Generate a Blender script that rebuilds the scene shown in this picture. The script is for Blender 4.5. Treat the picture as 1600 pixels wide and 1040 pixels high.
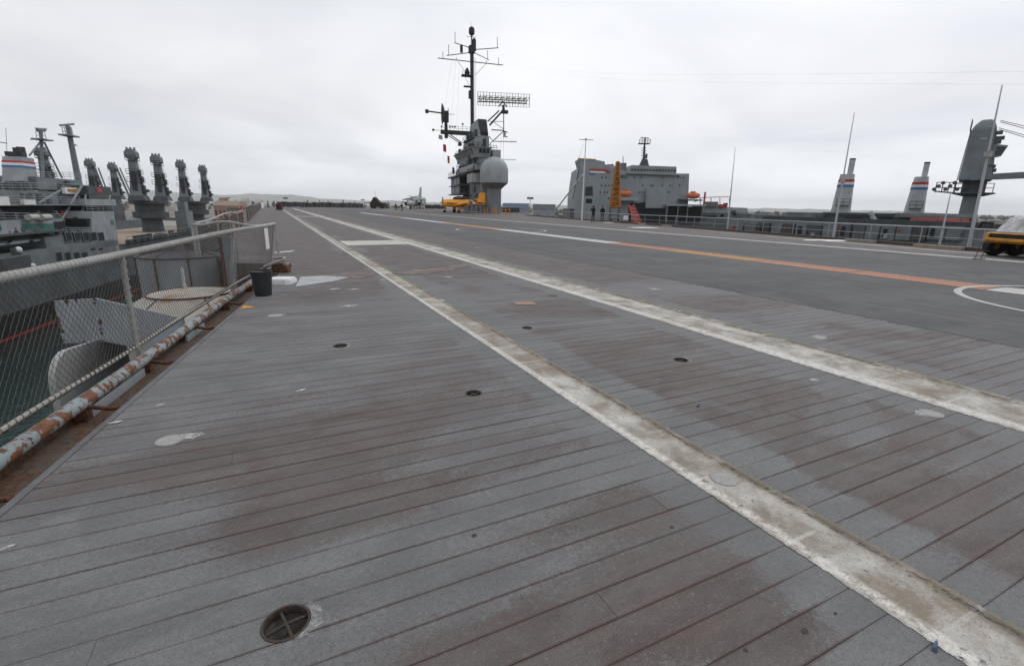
import bpy, bmesh, math, random
from mathutils import Vector, Matrix
random.seed(7)
sc = bpy.context.scene
for o in list(bpy.data.objects):
    bpy.data.objects.remove(o)

# ------------------------------------------------------------------ camera
FPX, PITCH, ROLL, EYE = 748.0, math.radians(14.85), math.radians(0.95), 1.6
cam = bpy.data.objects.new('camera', bpy.data.cameras.new('camera'))
sc.collection.objects.link(cam)
cam.data.sensor_width = 36.0
cam.data.lens = FPX / 1600 * 36
cam.data.clip_start = 0.05
cam.data.clip_end = 40000
RC = Matrix.Rotation(math.pi / 2 - PITCH, 3, 'X') @ Matrix.Rotation(ROLL, 3, 'Z')
cam.matrix_world = Matrix.Translation((0, 0, EYE)) @ RC.to_4x4()
sc.camera = cam

# ------------------------------------------------------------------ world, sun, exposure
SUN_B, SUN_E = math.radians(38), math.radians(52)      # bearing right of straight ahead, elevation
wd = bpy.data.worlds.new('World'); sc.world = wd; wd.use_nodes = True
nt = wd.node_tree; nt.nodes.clear()
def wn(t, **k):
    n = nt.nodes.new(t)
    for a, b in k.items(): setattr(n, a, b)
    return n
wl = nt.links.new
sky = wn('ShaderNodeTexSky', sky_type='NISHITA', sun_disc=False, sun_elevation=SUN_E, sun_rotation=SUN_B)
tc = wn('ShaderNodeTexCoord'); sep = wn('ShaderNodeSeparateXYZ'); wl(tc.outputs['Generated'], sep.inputs[0])
zc = wn('ShaderNodeMath', operation='MAXIMUM'); zc.inputs[1].default_value = 0.0; wl(sep.outputs[2], zc.inputs[0])
za = wn('ShaderNodeMath', operation='ADD'); za.inputs[1].default_value = 0.16; wl(zc.outputs[0], za.inputs[0])
dx = wn('ShaderNodeMath', operation='DIVIDE'); wl(sep.outputs[0], dx.inputs[0]); wl(za.outputs[0], dx.inputs[1])
dy = wn('ShaderNodeMath', operation='DIVIDE'); wl(sep.outputs[1], dy.inputs[0]); wl(za.outputs[0], dy.inputs[1])
cb = wn('ShaderNodeCombineXYZ'); wl(dx.outputs[0], cb.inputs[0]); wl(dy.outputs[0], cb.inputs[1])
n1 = wn('ShaderNodeTexNoise'); n1.inputs['Scale'].default_value = 0.55; n1.inputs['Detail'].default_value = 4; n1.inputs['Roughness'].default_value = 0.5
n1.inputs['Distortion'].default_value = 0.5
wl(cb.outputs[0], n1.inputs['Vector'])
rmp = wn('ShaderNodeValToRGB')
e = rmp.color_ramp.elements
e[0].position, e[0].color = 0.30, (7.0, 7.25, 7.8, 1)
e[1].position, e[1].color = 0.68, (10.3, 10.5, 10.75, 1)
wl(n1.outputs['Fac'], rmp.inputs[0])
# the overcast is thinner, so brighter, towards the sun's quarter and low down
gz = wn('ShaderNodeValToRGB'); g = gz.color_ramp.elements
g[0].position, g[0].color = 0.0, (1.05, 1.065, 1.09, 1)
g[1].position, g[1].color = 1.0, (0.90, 0.93, 0.965, 1)
for p, c in ((0.05, (1.03, 1.035, 1.05, 1)), (0.16, (1.055, 1.035, 1.02, 1)), (0.40, (0.98, 0.98, 0.99, 1))):
    q = g.new(p); q.color = c
wl(zc.outputs[0], gz.inputs[0])
mul = wn('ShaderNodeMixRGB', blend_type='MULTIPLY'); mul.inputs[0].default_value = 1
wl(rmp.outputs[0], mul.inputs[1]); wl(gz.outputs[0], mul.inputs[2])
dt = wn('ShaderNodeVectorMath', operation='DOT_PRODUCT'); wl(tc.outputs['Generated'], dt.inputs[0])
dt.inputs[1].default_value = (math.sin(SUN_B) * math.cos(SUN_E), math.cos(SUN_B) * math.cos(SUN_E), math.sin(SUN_E))
mr = wn('ShaderNodeMapRange'); mr.inputs[1].default_value = -0.6; mr.inputs[2].default_value = 1; mr.inputs[3].default_value = 0.70; mr.inputs[4].default_value = 1.16
wl(dt.outputs['Value'], mr.inputs[0])
mul2 = wn('ShaderNodeVectorMath', operation='SCALE'); wl(mul.outputs[0], mul2.inputs[0]); wl(mr.outputs[0], mul2.inputs['Scale'])
mx = wn('ShaderNodeMixRGB'); mx.inputs[0].default_value = 0.95
wl(sky.outputs[0], mx.inputs[1]); wl(mul2.outputs[0], mx.inputs[2])
bg = wn('ShaderNodeBackground'); bg.inputs[1].default_value = 0.1
wl(mx.outputs[0], bg.inputs[0])
wo = wn('ShaderNodeOutputWorld'); wl(bg.outputs[0], wo.inputs[0])

sl = bpy.data.lights.new('sun', 'SUN'); sl.energy = 0.8; sl.angle = math.radians(22); sl.color = (1, 0.97, 0.93)
so = bpy.data.objects.new('sun', sl); sc.collection.objects.link(so)
so.rotation_euler = (math.pi / 2 - SUN_E, 0, math.pi - SUN_B)
sc.cycles.volume_bounces = 3
vs = sc.view_settings
vs.view_transform = 'Standard'; vs.look = 'None'; vs.exposure = 0; vs.gamma = 1; vs.use_curve_mapping = False

# ------------------------------------------------------------------ frames
# world: x right, y ahead, z up, flight deck at 0.  S: t across the ship, s along her axis.  A: u across, v along the angled deck
BS, BA = math.radians(-17), math.radians(-26.2)
def fr(b):
    return (lambda p, q: (p * math.cos(b) + q * math.sin(b), -p * math.sin(b) + q * math.cos(b)))
S2, A2 = fr(BS), fr(BA)
def inv(b):
    return (lambda x, y: (x * math.cos(b) - y * math.sin(b), x * math.sin(b) + y * math.cos(b)))
iS, iA = inv(BS), inv(BA)
BC = math.atan2(712, 771)
C2, iC = fr(BC), inv(BC)
FR = {'W': (lambda p, q: (p, q), 0.0), 'S': (S2, -BS), 'A': (A2, -BA)}
def S2A(t, s): return iA(*S2(t, s))
def ray(x, y): return RC @ Vector(((x - 800) / FPX, -(y - 520) / FPX, -1))
def onY(x, y, Y):
    d = ray(x, y); k = Y / d.y
    return d.x * k, EYE + d.z * k
def onT(x, y, t):
    d = ray(x, y); dt_, ds_ = iS(d.x, d.y); k = t / dt_
    return ds_ * k, EYE + d.z * k
def onZ(x, y, z=0.0):
    d = ray(x, y); k = (z - EYE) / d.z
    return d.x * k, d.y * k

# ------------------------------------------------------------------ mesh builder
COL = sc.collection
class MB:
    def __init__(self): self.v = []; self.f = []
    def add(self, vs_, fs_):
        b = len(self.v); self.v += [tuple(p) for p in vs_]; self.f += [tuple(b + i for i in f) for f in fs_]; return self
    def hexa(self, lo, hi):
        return self.add(list(lo) + list(hi), [(3, 2, 1, 0), (4, 5, 6, 7), (0, 1, 5, 4), (1, 2, 6, 5), (2, 3, 7, 6), (3, 0, 4, 7)])
    def box(self, x0, x1, y0, y1, z0, z1):
        x0, x1 = min(x0, x1), max(x0, x1); y0, y1 = min(y0, y1), max(y0, y1); z0, z1 = min(z0, z1), max(z0, z1)
        r = lambda z: [(x0, y0, z), (x1, y0, z), (x1, y1, z), (x0, y1, z)]
        return self.hexa(r(z0), r(z1))
    def taper(self, x0, x1, y0, y1, z0, X0, X1, Y0, Y1, z1):
        return self.hexa([(x0, y0, z0), (x1, y0, z0), (x1, y1, z0), (x0, y1, z0)], [(X0, Y0, z1), (X1, Y0, z1), (X1, Y1, z1), (X0, Y1, z1)])
    def prism(self, pts, ax, a0, a1):
        n = len(pts)
        m = {'x': lambda p, a: (a, p[0], p[1]), 'y': lambda p, a: (p[0], a, p[1]), 'z': lambda p, a: (p[0], p[1], a)}[ax]
        v = [m(p, a0) for p in pts] + [m(p, a1) for p in pts]
        return self.add(v, [tuple(range(n))[::-1], tuple(range(n, 2 * n))] + [(i, (i + 1) % n, n + (i + 1) % n, n + i) for i in range(n)])
    def rings(self, rs, cap=True, close=True):
        n = len(rs[0]); v = [p for r in rs for p in r]; f = []
        for k in range(len(rs) - 1):
            for i in range(n if close else n - 1):
                j = (i + 1) % n
                f.append((k * n + i, k * n + j, (k + 1) * n + j, (k + 1) * n + i))
        if cap: f += [tuple(range(n))[::-1], tuple(range((len(rs) - 1) * n, len(rs) * n))]
        return self.add(v, f)
    def tube(self, pts, r, n=6, cap=True, r1=None):
        pts = [Vector(p) for p in pts]; rs = []; m = len(pts); a = None
        for i, p in enumerate(pts):
            d = (pts[min(i + 1, m - 1)] - pts[max(i - 1, 0)]).normalized()
            if a is None: a = Vector((0, 0, 1)) if abs(d.z) < 0.9 else Vector((1, 0, 0))
            x = (a - d * a.dot(d)).normalized(); y = d.cross(x); a = x
            rr = r if r1 is None else r + (r1 - r) * i / (m - 1)
            rs.append([p + (x * math.cos(2 * math.pi * k / n) + y * math.sin(2 * math.pi * k / n)) * rr for k in range(n)])
        return self.rings(rs, cap)
    def cyl(self, p0, p1, r0, r1=None, n=12): return self.tube([p0, p1], r0, n, True, r0 if r1 is None else r1)
    def lathe(self, c, prof, n=24, cap=True):
        return self.rings([[(c[0] + r * math.cos(2 * math.pi * k / n), c[1] + r * math.sin(2 * math.pi * k / n), c[2] + z) for k in range(n)] for r, z in prof], cap)
    def ball(self, c, r, n=12, m=7, sz=1.0):
        return self.lathe(c, [(max(r * math.sin(math.pi * i / m), r * 0.02), -r * sz * math.cos(math.pi * i / m)) for i in range(m + 1)], n)
    def rail(self, pts, h=1.0, step=1.5, r=0.02, bars=2):
        pts = [Vector(p) for p in pts]
        for a, b in zip(pts, pts[1:]):
            L = (b - a).length; k = max(1, round(L / step))
            for i in range(k + 1):
                p = a.lerp(b, i / k); self.cyl(p, p + Vector((0, 0, h)), r, n=4)
            for q in range(bars):
                z = Vector((0, 0, h * (q + 1) / bars)); self.cyl(a + z, b + z, r, n=4)
        return self
    def map(self, f): self.v = [f(p) for p in self.v]; return self
    def mesh(self, name, off=(0, 0, 0), smooth=None, bevel=0):
        m = bpy.data.meshes.new(name)
        m.from_pydata([(p[0] - off[0], p[1] - off[1], p[2] - off[2]) for p in self.v], [], self.f)
        bm = bmesh.new(); bm.from_mesh(m)
        bmesh.ops.recalc_face_normals(bm, faces=bm.faces)
        if bevel: bmesh.ops.bevel(bm, geom=bm.edges[:], offset=bevel, segments=1, affect='EDGES', clamp_overlap=True)
        bm.to_mesh(m); bm.free()
        if smooth:
            for p in m.polygons: p.use_smooth = True
            try: m.set_sharp_from_angle(angle=math.radians(smooth))
            except Exception: pass
        return m

def link(name, data, mat=None, parent=None):
    o = bpy.data.objects.new(name, data); COL.objects.link(o)
    if mat is not None: data.materials.append(mat)
    if parent is not None: o.parent = parent
    return o
class Thing:
    """an Empty at the thing's base; parts are given in the coordinates of its frame"""
    def __init__(self, name, label, cat, org, frame='W', group=None, kind=None):
        f, rz = FR[frame]
        self.e = bpy.data.objects.new(name, None); COL.objects.link(self.e); self.e.empty_display_size = 0.1
        x, y = f(org[0], org[1]); self.e.location = (x, y, org[2]); self.e.rotation_euler = (0, 0, rz)
        self.org = org
        if label: self.e['label'] = label
        if cat: self.e['category'] = cat
        if group: self.e['group'] = group
        if kind: self.e['kind'] = kind
    def part(self, name, mb, mat, parent=None, smooth=None, bevel=0, label=None, kind=None):
        o = link(name, mb.mesh(name, self.org, smooth, bevel), mat, parent or self.e)
        if label: o['label'] = label
        if kind: o['kind'] = kind
        return o
def solo(name, label, cat, org, mb, mat, frame='W', group=None, smooth=None, bevel=0, kind=None):
    f, rz = FR[frame]
    o = link(name, mb.mesh(name, org, smooth, bevel), mat)
    x, y = f(org[0], org[1]); o.location = (x, y, org[2]); o.rotation_euler = (0, 0, rz)
    if label: o['label'] = label
    if cat: o['category'] = cat
    if group: o['group'] = group
    if kind: o['kind'] = kind
    return o
def copy_tree(o, parent=None):
    c = o.copy(); COL.objects.link(c); c.parent = parent
    for ch in [q for q in o.children]: copy_tree(ch, c)
    return c

# ------------------------------------------------------------------ materials
class NT:
    def __init__(self, name):
        self.m = bpy.data.materials.new(name); self.m.use_nodes = True
        self.t = self.m.node_tree; self.b = self.t.nodes['Principled BSDF']; self.out = self.t.nodes['Material Output']
    def n(self, ty, **k):
        q = self.t.nodes.new(ty)
        for a, b in k.items(): setattr(q, a, b)
        return q
    def l(self, a, b): self.t.links.new(a, b)
    def put(self, sock, v):
        if hasattr(v, 'is_linked') or isinstance(v, bpy.types.NodeSocket): self.l(v, sock)
        else: sock.default_value = v
    def math(self, op, a, b=0.0, clamp=False):
        q = self.n('ShaderNodeMath', operation=op, use_clamp=clamp); self.put(q.inputs[0], a); self.put(q.inputs[1], b); return q.outputs[0]
    def noise(self, vec, scale, detail=3, rough=0.55, dist=0.0):
        q = self.n('ShaderNodeTexNoise'); q.inputs['Scale'].default_value = scale; q.inputs['Detail'].default_value = detail
        q.inputs['Roughness'].default_value = rough; q.inputs['Distortion'].default_value = dist
        if vec is not None: self.l(vec, q.inputs['Vector'])
        return q.outputs['Fac']
    def step(self, v, a, b, lo=0.0, hi=1.0):
        q = self.n('ShaderNodeMapRange', interpolation_type='SMOOTHSTEP')
        self.put(q.inputs[0], v); q.inputs[1].default_value = a; q.inputs[2].default_value = b; q.inputs[3].default_value = lo; q.inputs[4].default_value = hi
        return q.outputs[0]
    def mix(self, f, a, b, mode='MIX'):
        q = self.n('ShaderNodeMixRGB', blend_type=mode); self.put(q.inputs[0], f)
        for s_, v in ((q.inputs[1], a), (q.inputs[2], b)):
            if isinstance(v, tuple): v = v if len(v) == 4 else v + (1,)
            self.put(s_, v)
        return q.outputs[0]
    def pos(self, rot=0.0, sca=(1, 1, 1)):
        g_ = self.n('ShaderNodeNewGeometry'); mp = self.n('ShaderNodeMapping'); mp.inputs['Rotation'].default_value = (0, 0, rot); mp.inputs['Scale'].default_value = sca
        self.l(g_.outputs['Position'], mp.inputs[0]); return mp.outputs[0]
    def sepx(self, v):
        q = self.n('ShaderNodeSeparateXYZ'); self.l(v, q.inputs[0]); return q.outputs
    def bump(self, h, dist, strength=1.0, normal=None):
        q = self.n('ShaderNodeBump'); q.inputs['Distance'].default_value = dist; q.inputs['Strength'].default_value = strength
        self.l(h, q.inputs['Height'])
        if normal is not None: self.l(normal, q.inputs['Normal'])
        return q.outputs[0]
    def fin(self, col=None, rough=0.7, metal=0.0, normal=None, spec=0.5):
        if col is not None: self.put(self.b.inputs['Base Color'], col if not isinstance(col, tuple) else col + (1,) if len(col) == 3 else col)
        self.put(self.b.inputs['Roughness'], rough); self.b.inputs['Metallic'].default_value = metal
        self.b.inputs['Specular IOR Level'].default_value = spec
        if normal is not None: self.l(normal, self.b.inputs['Normal'])
        return self.m

def paint(name, col, var=0.12, rough=0.6, scale=1.2, streak=0.25, dirt=(0.10, 0.07, 0.05), dirt_amt=0.0, spec=0.35, metal=0.0):
    """weathered paint: broad tone drift, downward streaks, optional rust bloom"""
    t = NT(name)
    p = t.pos(); a = t.noise(p, scale, 4, 0.6); st = t.noise(t.pos(0, (1, 1, 0.08)), scale * 4, 3, 0.6)
    dk = tuple(c * (1 - var * 1.6) for c in col); lt = tuple(min(1, c * (1 + var)) for c in col)
    c = t.mix(t.step(a, 0.32, 0.68), dk, lt)
    c = t.mix(t.math('MULTIPLY', t.step(st, 0.5, 0.75), streak), c, tuple(x * 0.55 for x in col))
    if dirt_amt:
        r = t.noise(p, scale * 3.1, 5, 0.65)
        c = t.mix(t.step(r, 0.66 - dirt_amt * 0.3, 0.74 - dirt_amt * 0.3), c, dirt)
    f = t.noise(p, 55, 2); return t.fin(t.mix(t.math('MULTIPLY', f, 0.18), c, dk), rough, metal, t.bump(t.noise(p, 30, 3), 0.003, 0.4), spec)
def flat(name, col, rough=0.6, metal=0.0, spec=0.4):
    t = NT(name); p = t.pos(); a = t.noise(p, 6, 3)
    return t.fin(t.mix(t.step(a, 0.3, 0.7), tuple(c * 0.86 for c in col), tuple(min(1, c * 1.08) for c in col)), rough, metal, None, spec)

M = {}
M['ship'] = paint('ship_grey_paint', (0.172, 0.192, 0.202), 0.12, 0.6, 0.5, 0.35)
M['ship_dark'] = paint('dark_grey_paint', (0.070, 0.078, 0.082), 0.15, 0.65, 0.6, 0.3)
M['ship_light'] = paint('pale_grey_paint', (0.30, 0.32, 0.335), 0.1, 0.6, 0.5, 0.3)
M['island'] = paint('island_grey_paint', (0.30, 0.322, 0.33), 0.14, 0.6, 0.8, 0.4)
M['roro'] = paint('light_ship_grey', (0.265, 0.287, 0.298), 0.07, 0.6, 0.25, 0.3)
M['island_dark'] = paint('sooty_black_paint', (0.042, 0.044, 0.046), 0.2, 0.7, 0.8, 0.2)
M['radome'] = paint('radome_grey', (0.33, 0.36, 0.37), 0.07, 0.55, 0.7, 0.2)
M['hull'] = paint('hull_grey', (0.11, 0.128, 0.137), 0.15, 0.6, 0.3, 0.45, (0.10, 0.06, 0.04), 0.0)
M['boot'] = flat('black_boot_topping', (0.012, 0.013, 0.013), 0.6)
M['redline'] = flat('red_waterline_paint', (0.28, 0.045, 0.025), 0.6)
M['white'] = paint('white_paint', (0.72, 0.72, 0.70), 0.06, 0.5, 0.8, 0.15)
M['red'] = flat('red_paint', (0.42, 0.035, 0.03), 0.5)
M['blue'] = flat('blue_paint', (0.05, 0.14, 0.33), 0.5)
M['orange'] = flat('lifeboat_orange', (0.58, 0.15, 0.055), 0.5)
M['glass'] = flat('dark_window_glass', (0.012, 0.016, 0.018), 0.15, 0, 0.6)
M['teal'] = flat('teal_tinted_glass', (0.03, 0.17, 0.14), 0.2, 0, 0.6)
M['black'] = flat('black_rubber', (0.012, 0.012, 0.012), 0.75)
M['opening'] = flat('painted_interior_shade', (0.018, 0.022, 0.027), 0.9)  # near-black colour stands in for the shade inside openings and under the wing
M['yellow'] = paint('aircraft_yellow', (0.86, 0.36, 0.015), 0.06, 0.4, 1.0, 0.1, spec=0.5)
M['gse'] = paint('faded_yellow_vehicle_paint', (0.56, 0.25, 0.025), 0.2, 0.55, 2.0, 0.4, (0.12, 0.05, 0.02), 0.25)
M['tower'] = paint('yellow_orange_tower_paint', (0.42, 0.175, 0.03), 0.2, 0.6, 2, 0.5, (0.14, 0.05, 0.02), 0.35)
M['maroon'] = flat('dark_maroon_paint', (0.05, 0.016, 0.012), 0.5)
M['green'] = flat('dark_green_cover', (0.02, 0.085, 0.06), 0.7)
M['jet'] = paint('light_aircraft_grey', (0.33, 0.35, 0.36), 0.08, 0.5, 1, 0.2)
M['brown'] = flat('brown_canvas', (0.045, 0.028, 0.02), 0.9)
M['steel'] = paint('galvanised_steel', (0.33, 0.325, 0.31), 0.12, 0.55, 3.0, 0.2, (0.12, 0.06, 0.03), 0.08)
M['pole'] = paint('pale_pole_paint', (0.42, 0.43, 0.44), 0.08, 0.5, 1, 0.1)
M['concrete'] = flat('quay_concrete', (0.27, 0.235, 0.20), 0.85)
M['sand'] = flat('sandy_deck_boards', (0.30, 0.245, 0.19), 0.85)
M['brick'] = flat('warehouse_brick', (0.30, 0.17, 0.13), 0.85)
M['plastic'] = flat('white_plastic', (0.72, 0.72, 0.72), 0.4)
M['bucket'] = flat('charcoal_plastic', (0.022, 0.024, 0.026), 0.55)
M['lamp'] = flat('floodlight_housing', (0.10, 0.095, 0.085), 0.6)
M['cloth_dark'] = flat('black_cloth', (0.012, 0.012, 0.014), 0.9)
M['denim'] = flat('dark_denim', (0.03, 0.035, 0.05), 0.9)
M['khaki'] = flat('pale_khaki_cloth', (0.22, 0.18, 0.14), 0.9)
M['skin'] = flat('skin', (0.42, 0.24, 0.17), 0.6)
M['hair'] = flat('dark_hair', (0.015, 0.011, 0.009), 0.7)
M['redcloth'] = flat('red_flag_cloth', (0.55, 0.03, 0.03), 0.8)
M['slide'] = flat('faded_red_paint', (0.42, 0.10, 0.075), 0.7)

def rusty(name, col, amt, rust=(0.16, 0.055, 0.022), rust2=(0.07, 0.028, 0.016), scale=5.0, rough=0.65, sca=(1, 1, 1)):
    t = NT(name); p = t.pos(0, sca)
    a = t.noise(p, scale, 6, 0.65, 0.3); b = t.noise(p, scale * 4, 4, 0.6)
    m = t.step(t.math('ADD', t.math('MULTIPLY', a, 0.75), t.math('MULTIPLY', b, 0.25)), 0.60 - amt * 0.28, 0.635 - amt * 0.28)
    r = t.mix(t.step(b, 0.35, 0.65), rust, rust2)
    s = t.noise(p, scale * 0.6, 3); c0 = t.mix(t.step(s, 0.35, 0.65), tuple(x * 0.82 for x in col), col)
    c0 = t.mix(t.math('MULTIPLY', t.step(a, 0.40, 0.62), 0.35), c0, tuple(x * 0.5 + y * 0.5 for x, y in zip(col, rust)))
    return t.fin(t.mix(m, c0, r), rough, 0, t.bump(t.math('ADD', m, t.math('MULTIPLY', b, 0.4)), 0.004, 0.5), 0.35)
M['pipe'] = rusty('pale_blue_paint_over_rust', (0.25, 0.295, 0.305), 0.40, (0.19, 0.072, 0.028), (0.10, 0.042, 0.022), 6.5)
M['rust'] = rusty('rust_brown_steel', (0.10, 0.055, 0.035), 0.62, (0.14, 0.05, 0.02), (0.045, 0.022, 0.014), 7)
M['gutter'] = rusty('rusty_gutter', (0.10, 0.075, 0.055), 0.42, (0.13, 0.06, 0.03), (0.05, 0.03, 0.02), 9)
M['locker'] = rusty('pale_grey_locker_paint', (0.33, 0.36, 0.38), -0.10, (0.17, 0.07, 0.03), (0.09, 0.04, 0.02), 2.6)
M['dome'] = rusty('rust_stained_cream_paint', (0.44, 0.40, 0.35), 0.10, (0.26, 0.14, 0.075), (0.34, 0.24, 0.16), 1.6)
M['tub'] = rusty('pale_grey_shield_paint', (0.27, 0.30, 0.315), -0.2, scale=2)
M['rope'] = rusty('weathered_rope_wrap', (0.33, 0.315, 0.285), -0.05, (0.30, 0.22, 0.15), (0.22, 0.17, 0.12), 14)
M['wire'] = rusty('galvanised_wire', (0.105, 0.098, 0.09), 0.2, (0.10, 0.05, 0.03), (0.05, 0.03, 0.02), 4)
M['cup'] = rusty('dark_cup_iron', (0.045, 0.038, 0.032), 0.25, (0.085, 0.042, 0.022), (0.03, 0.022, 0.017), 22)
M['margin'] = paint('margin_bar_paint', (0.125, 0.125, 0.125), 0.2, 0.6, 3, 0.1)

PLANK = 0.152
U_COAT_ = 8.0
V_NEAR = 53 * PLANK                 # planks are pieces of their own up to here along the angled deck
def deck_mat(name, mode):
    """mode: 'plank' near boards, 'sheet' the boards too far off to pick apart, 'coat' the landing area's coating, 'caulk'"""
    t = NT(name)
    uv = t.pos(BA); sx = t.sepx(uv); u, v = sx[0], sx[1]
    q = t.n('ShaderNodeMapping'); q.inputs['Scale'].default_value = (0.55, 1.0, 1.0); t.l(uv, q.inputs[0]); st = q.outputs[0]
    if mode in ('plank',):
        oi = t.n('ShaderNodeObjectInfo'); rnd = oi.outputs['Random']
    else:
        wnz = t.n('ShaderNodeTexWhiteNoise', noise_dimensions='2D'); cv = t.n('ShaderNodeCombineXYZ')
        row = t.math('FLOOR', t.math('DIVIDE', v, PLANK)); t.l(row, cv.inputs[0])
        t.l(t.math('FLOOR', t.math('ADD', t.math('DIVIDE', u, 3.4), t.math('MULTIPLY', row, 0.377))), cv.inputs[1])
        t.l(cv.outputs[0], wnz.inputs['Vector']); rnd = wnz.outputs['Value']
    big = t.noise(st, 0.50, 5, 0.62, 0.9); mid = t.noise(st, 2.3, 4, 0.62, 0.3); fine = t.noise(uv, 26, 4, 0.65); grain = t.noise(uv, 110, 3, 0.65)
    speck = t.noise(uv, 42, 6, 0.82)
    q3 = t.n('ShaderNodeMapping'); q3.inputs['Scale'].default_value = (0.12, 1.0, 1.0); t.l(uv, q3.inputs[0]); along = t.noise(q3.outputs[0], 7.0, 5, 0.65)
    if mode == 'coat':
        c = t.mix(t.step(big, 0.3, 0.7), (0.078, 0.076, 0.076), (0.120, 0.118, 0.117))
        c = t.mix(t.math('MULTIPLY', t.step(mid, 0.45, 0.75), 0.5), c, (0.055, 0.054, 0.055))
        q2 = t.n('ShaderNodeMapping'); q2.inputs['Scale'].default_value = (2.4, 0.05, 1.0); t.l(uv, q2.inputs[0])
        c = t.mix(t.math('MULTIPLY', t.step(t.noise(q2.outputs[0], 1.0, 4, 0.6), 0.47, 0.68), 0.55), c, (0.145, 0.142, 0.140))
        c = t.mix(t.math('MULTIPLY', fine, 0.35), c, (0.055, 0.055, 0.058))
        c = t.mix(t.math('MULTIPLY', t.step(t.noise(uv, 0.9, 6, 0.7, 0.8), 0.56, 0.70), 0.5), c, (0.125, 0.118, 0.112))
        c = t.mix(t.math('MULTIPLY', t.step(t.noise(uv, 0.5, 5, 0.65, 1.5), 0.60, 0.68), 0.6), c, (0.050, 0.049, 0.050))
        c = t.mix(t.math('MULTIPLY', t.step(t.noise(uv, 5.0, 5, 0.7), 0.66, 0.72), 0.6), c, (0.15, 0.10, 0.075))
        jo = t.math('ABSOLUTE', t.math('SUBTRACT', t.math('FRACT', t.math('DIVIDE', u, 2.44)), 0.5)); c = t.mix(t.math('MULTIPLY', t.step(jo, 0.490, 0.497), 0.4), c, (0.04, 0.038, 0.038))
        ed = t.math('SUBTRACT', u, U_COAT_); al = t.step(t.math('ADD', ed, t.math('MULTIPLY', t.math('SUBTRACT', t.noise(uv, 3.0, 6, 0.75), 0.5), 0.55)), 0.16, 0.26)
        t.fin(c, 0.8, 0, t.bump(t.noise(uv, 60, 3), 0.006, 0.6), 0.3)
        tr = t.n('ShaderNodeBsdfTransparent'); ms = t.n('ShaderNodeMixShader'); t.l(al, ms.inputs[0]); t.l(tr.outputs[0], ms.inputs[1]); t.l(t.b.outputs[0], ms.inputs[2]); t.l(ms.outputs[0], t.out.inputs[0])
        return t.m
    grey = t.mix(t.step(mid, 0.3, 0.72), (0.110, 0.108, 0.107), (0.208, 0.205, 0.202))
    grey = t.mix(t.math('MULTIPLY', t.step(fine, 0.42, 0.68), 0.45), grey, (0.122, 0.121, 0.120))
    # bare, brown-worn boards: broad areas, broken up board by board, and less near the painted lines
    w = t.math('ADD', t.math('MULTIPLY', big, 0.70), t.math('MULTIPLY', t.math('SUBTRACT', rnd, 0.5), 0.055))
    w = t.math('ADD', w, t.math('MULTIPLY', along, 0.18)); w = t.math('ADD', w, t.math('MULTIPLY', fine, 0.10))
    far = t.step(v, 8.5, 12.0, 0.0, 0.13); w = t.math('ADD', w, far)
    def band(c0, hw): return t.step(t.math('ABSOLUTE', t.math('SUBTRACT', u, c0)), hw - 0.1, hw + 0.14, 0.16, 0.0)
    w = t.math('SUBTRACT', w, t.math('ADD', band(2.42, 0.48), band(5.4, 0.72)))
    w = t.math('SUBTRACT', w, t.step(u, 0.5, -1.2, 0.0, 0.10))
    brown = t.mix(t.step(along, 0.35, 0.65), (0.074, 0.047, 0.040), (0.112, 0.077, 0.066))
    def blob(x, y, ru, rv, amp):
        X_, Y_ = onZ(x, y); uc, vc = iA(X_, Y_)
        a_ = t.math('DIVIDE', t.math('SUBTRACT', u, uc), ru); b_ = t.math('DIVIDE', t.math('SUBTRACT', v, vc), rv)
        return t.math('MULTIPLY', t.math('EXPONENT', t.math('MULTIPLY', t.math('ADD', t.math('MULTIPLY', a_, a_), t.math('MULTIPLY', b_, b_)), -1.0)), amp)
    for bl in ((400, 710, 0.72, 0.52, 0.17), (490, 790, 0.36, 0.26, 0.14), (600, 650, 0.6, 0.35, 0.12), (960, 575, 0.9, 0.95, 0.19), (1170, 625, 0.9, 0.6, 0.17), (1060, 930, 0.55, 0.34, 0.17), (850, 1010, 0.4, 0.22, 0.13), (1200, 1000, .3, .16, .12), (1590, 860, 0.5, 0.75, 0.17), (1400, 770, .55, .4, .13), (1280, 720, .4, .3, .10),
               (1480, 590, 0.8, 0.9, 0.10), (120, 760, .5, .3, .09), (700, 560, .8, .5, .06), (900, 480, 1.2, 1.0, .05), (560, 405, 1.6, 1.6, 0.10), (720, 405, 2.2, 2.4, 0.10), (960, 420, 1.8, 3.0, 0.08), (480, 365, 2.2, 5, 0.10), (740, 850, .3, .15, .06), (950, 790, .3, .16, .07)):
        w = t.math('ADD', w, blob(*bl))
    w = t.math('SUBTRACT', w, blob(720, 880, .55, .28, .10)); w = t.math('SUBTRACT', w, blob(560, 560, 1.2, .7, .05)); w = t.math('SUBTRACT', w, blob(300, 920, .8, .3, .06))
    w = t.math('ADD', w, t.math('MULTIPLY', t.math('SUBTRACT', speck, 0.5), 0.16)); w = t.math('ADD', w, t.math('MULTIPLY', t.math('SUBTRACT', grain, 0.5), 0.10))
    wear = t.step(w, 0.455, 0.555)
    c = t.mix(t.math('MULTIPLY', wear, t.step(t.noise(st, 3.4, 6, 0.72, 0.6), 0.38, 0.60, 0.95, 0.60)), grey, brown)
    # pale chalky scuffs, dark grime and pin spots
    c = t.mix(t.math('MULTIPLY', t.step(t.noise(st, 1.1, 6, 0.7, 1.2), 0.55, 0.74), 0.42), c, (0.235, 0.24, 0.245))
    c = t.mix(t.math('MULTIPLY', t.step(t.noise(st, 0.9, 5, 0.65, 0.5), 0.58, 0.72), 0.5), c, (0.070, 0.070, 0.074))
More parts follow.
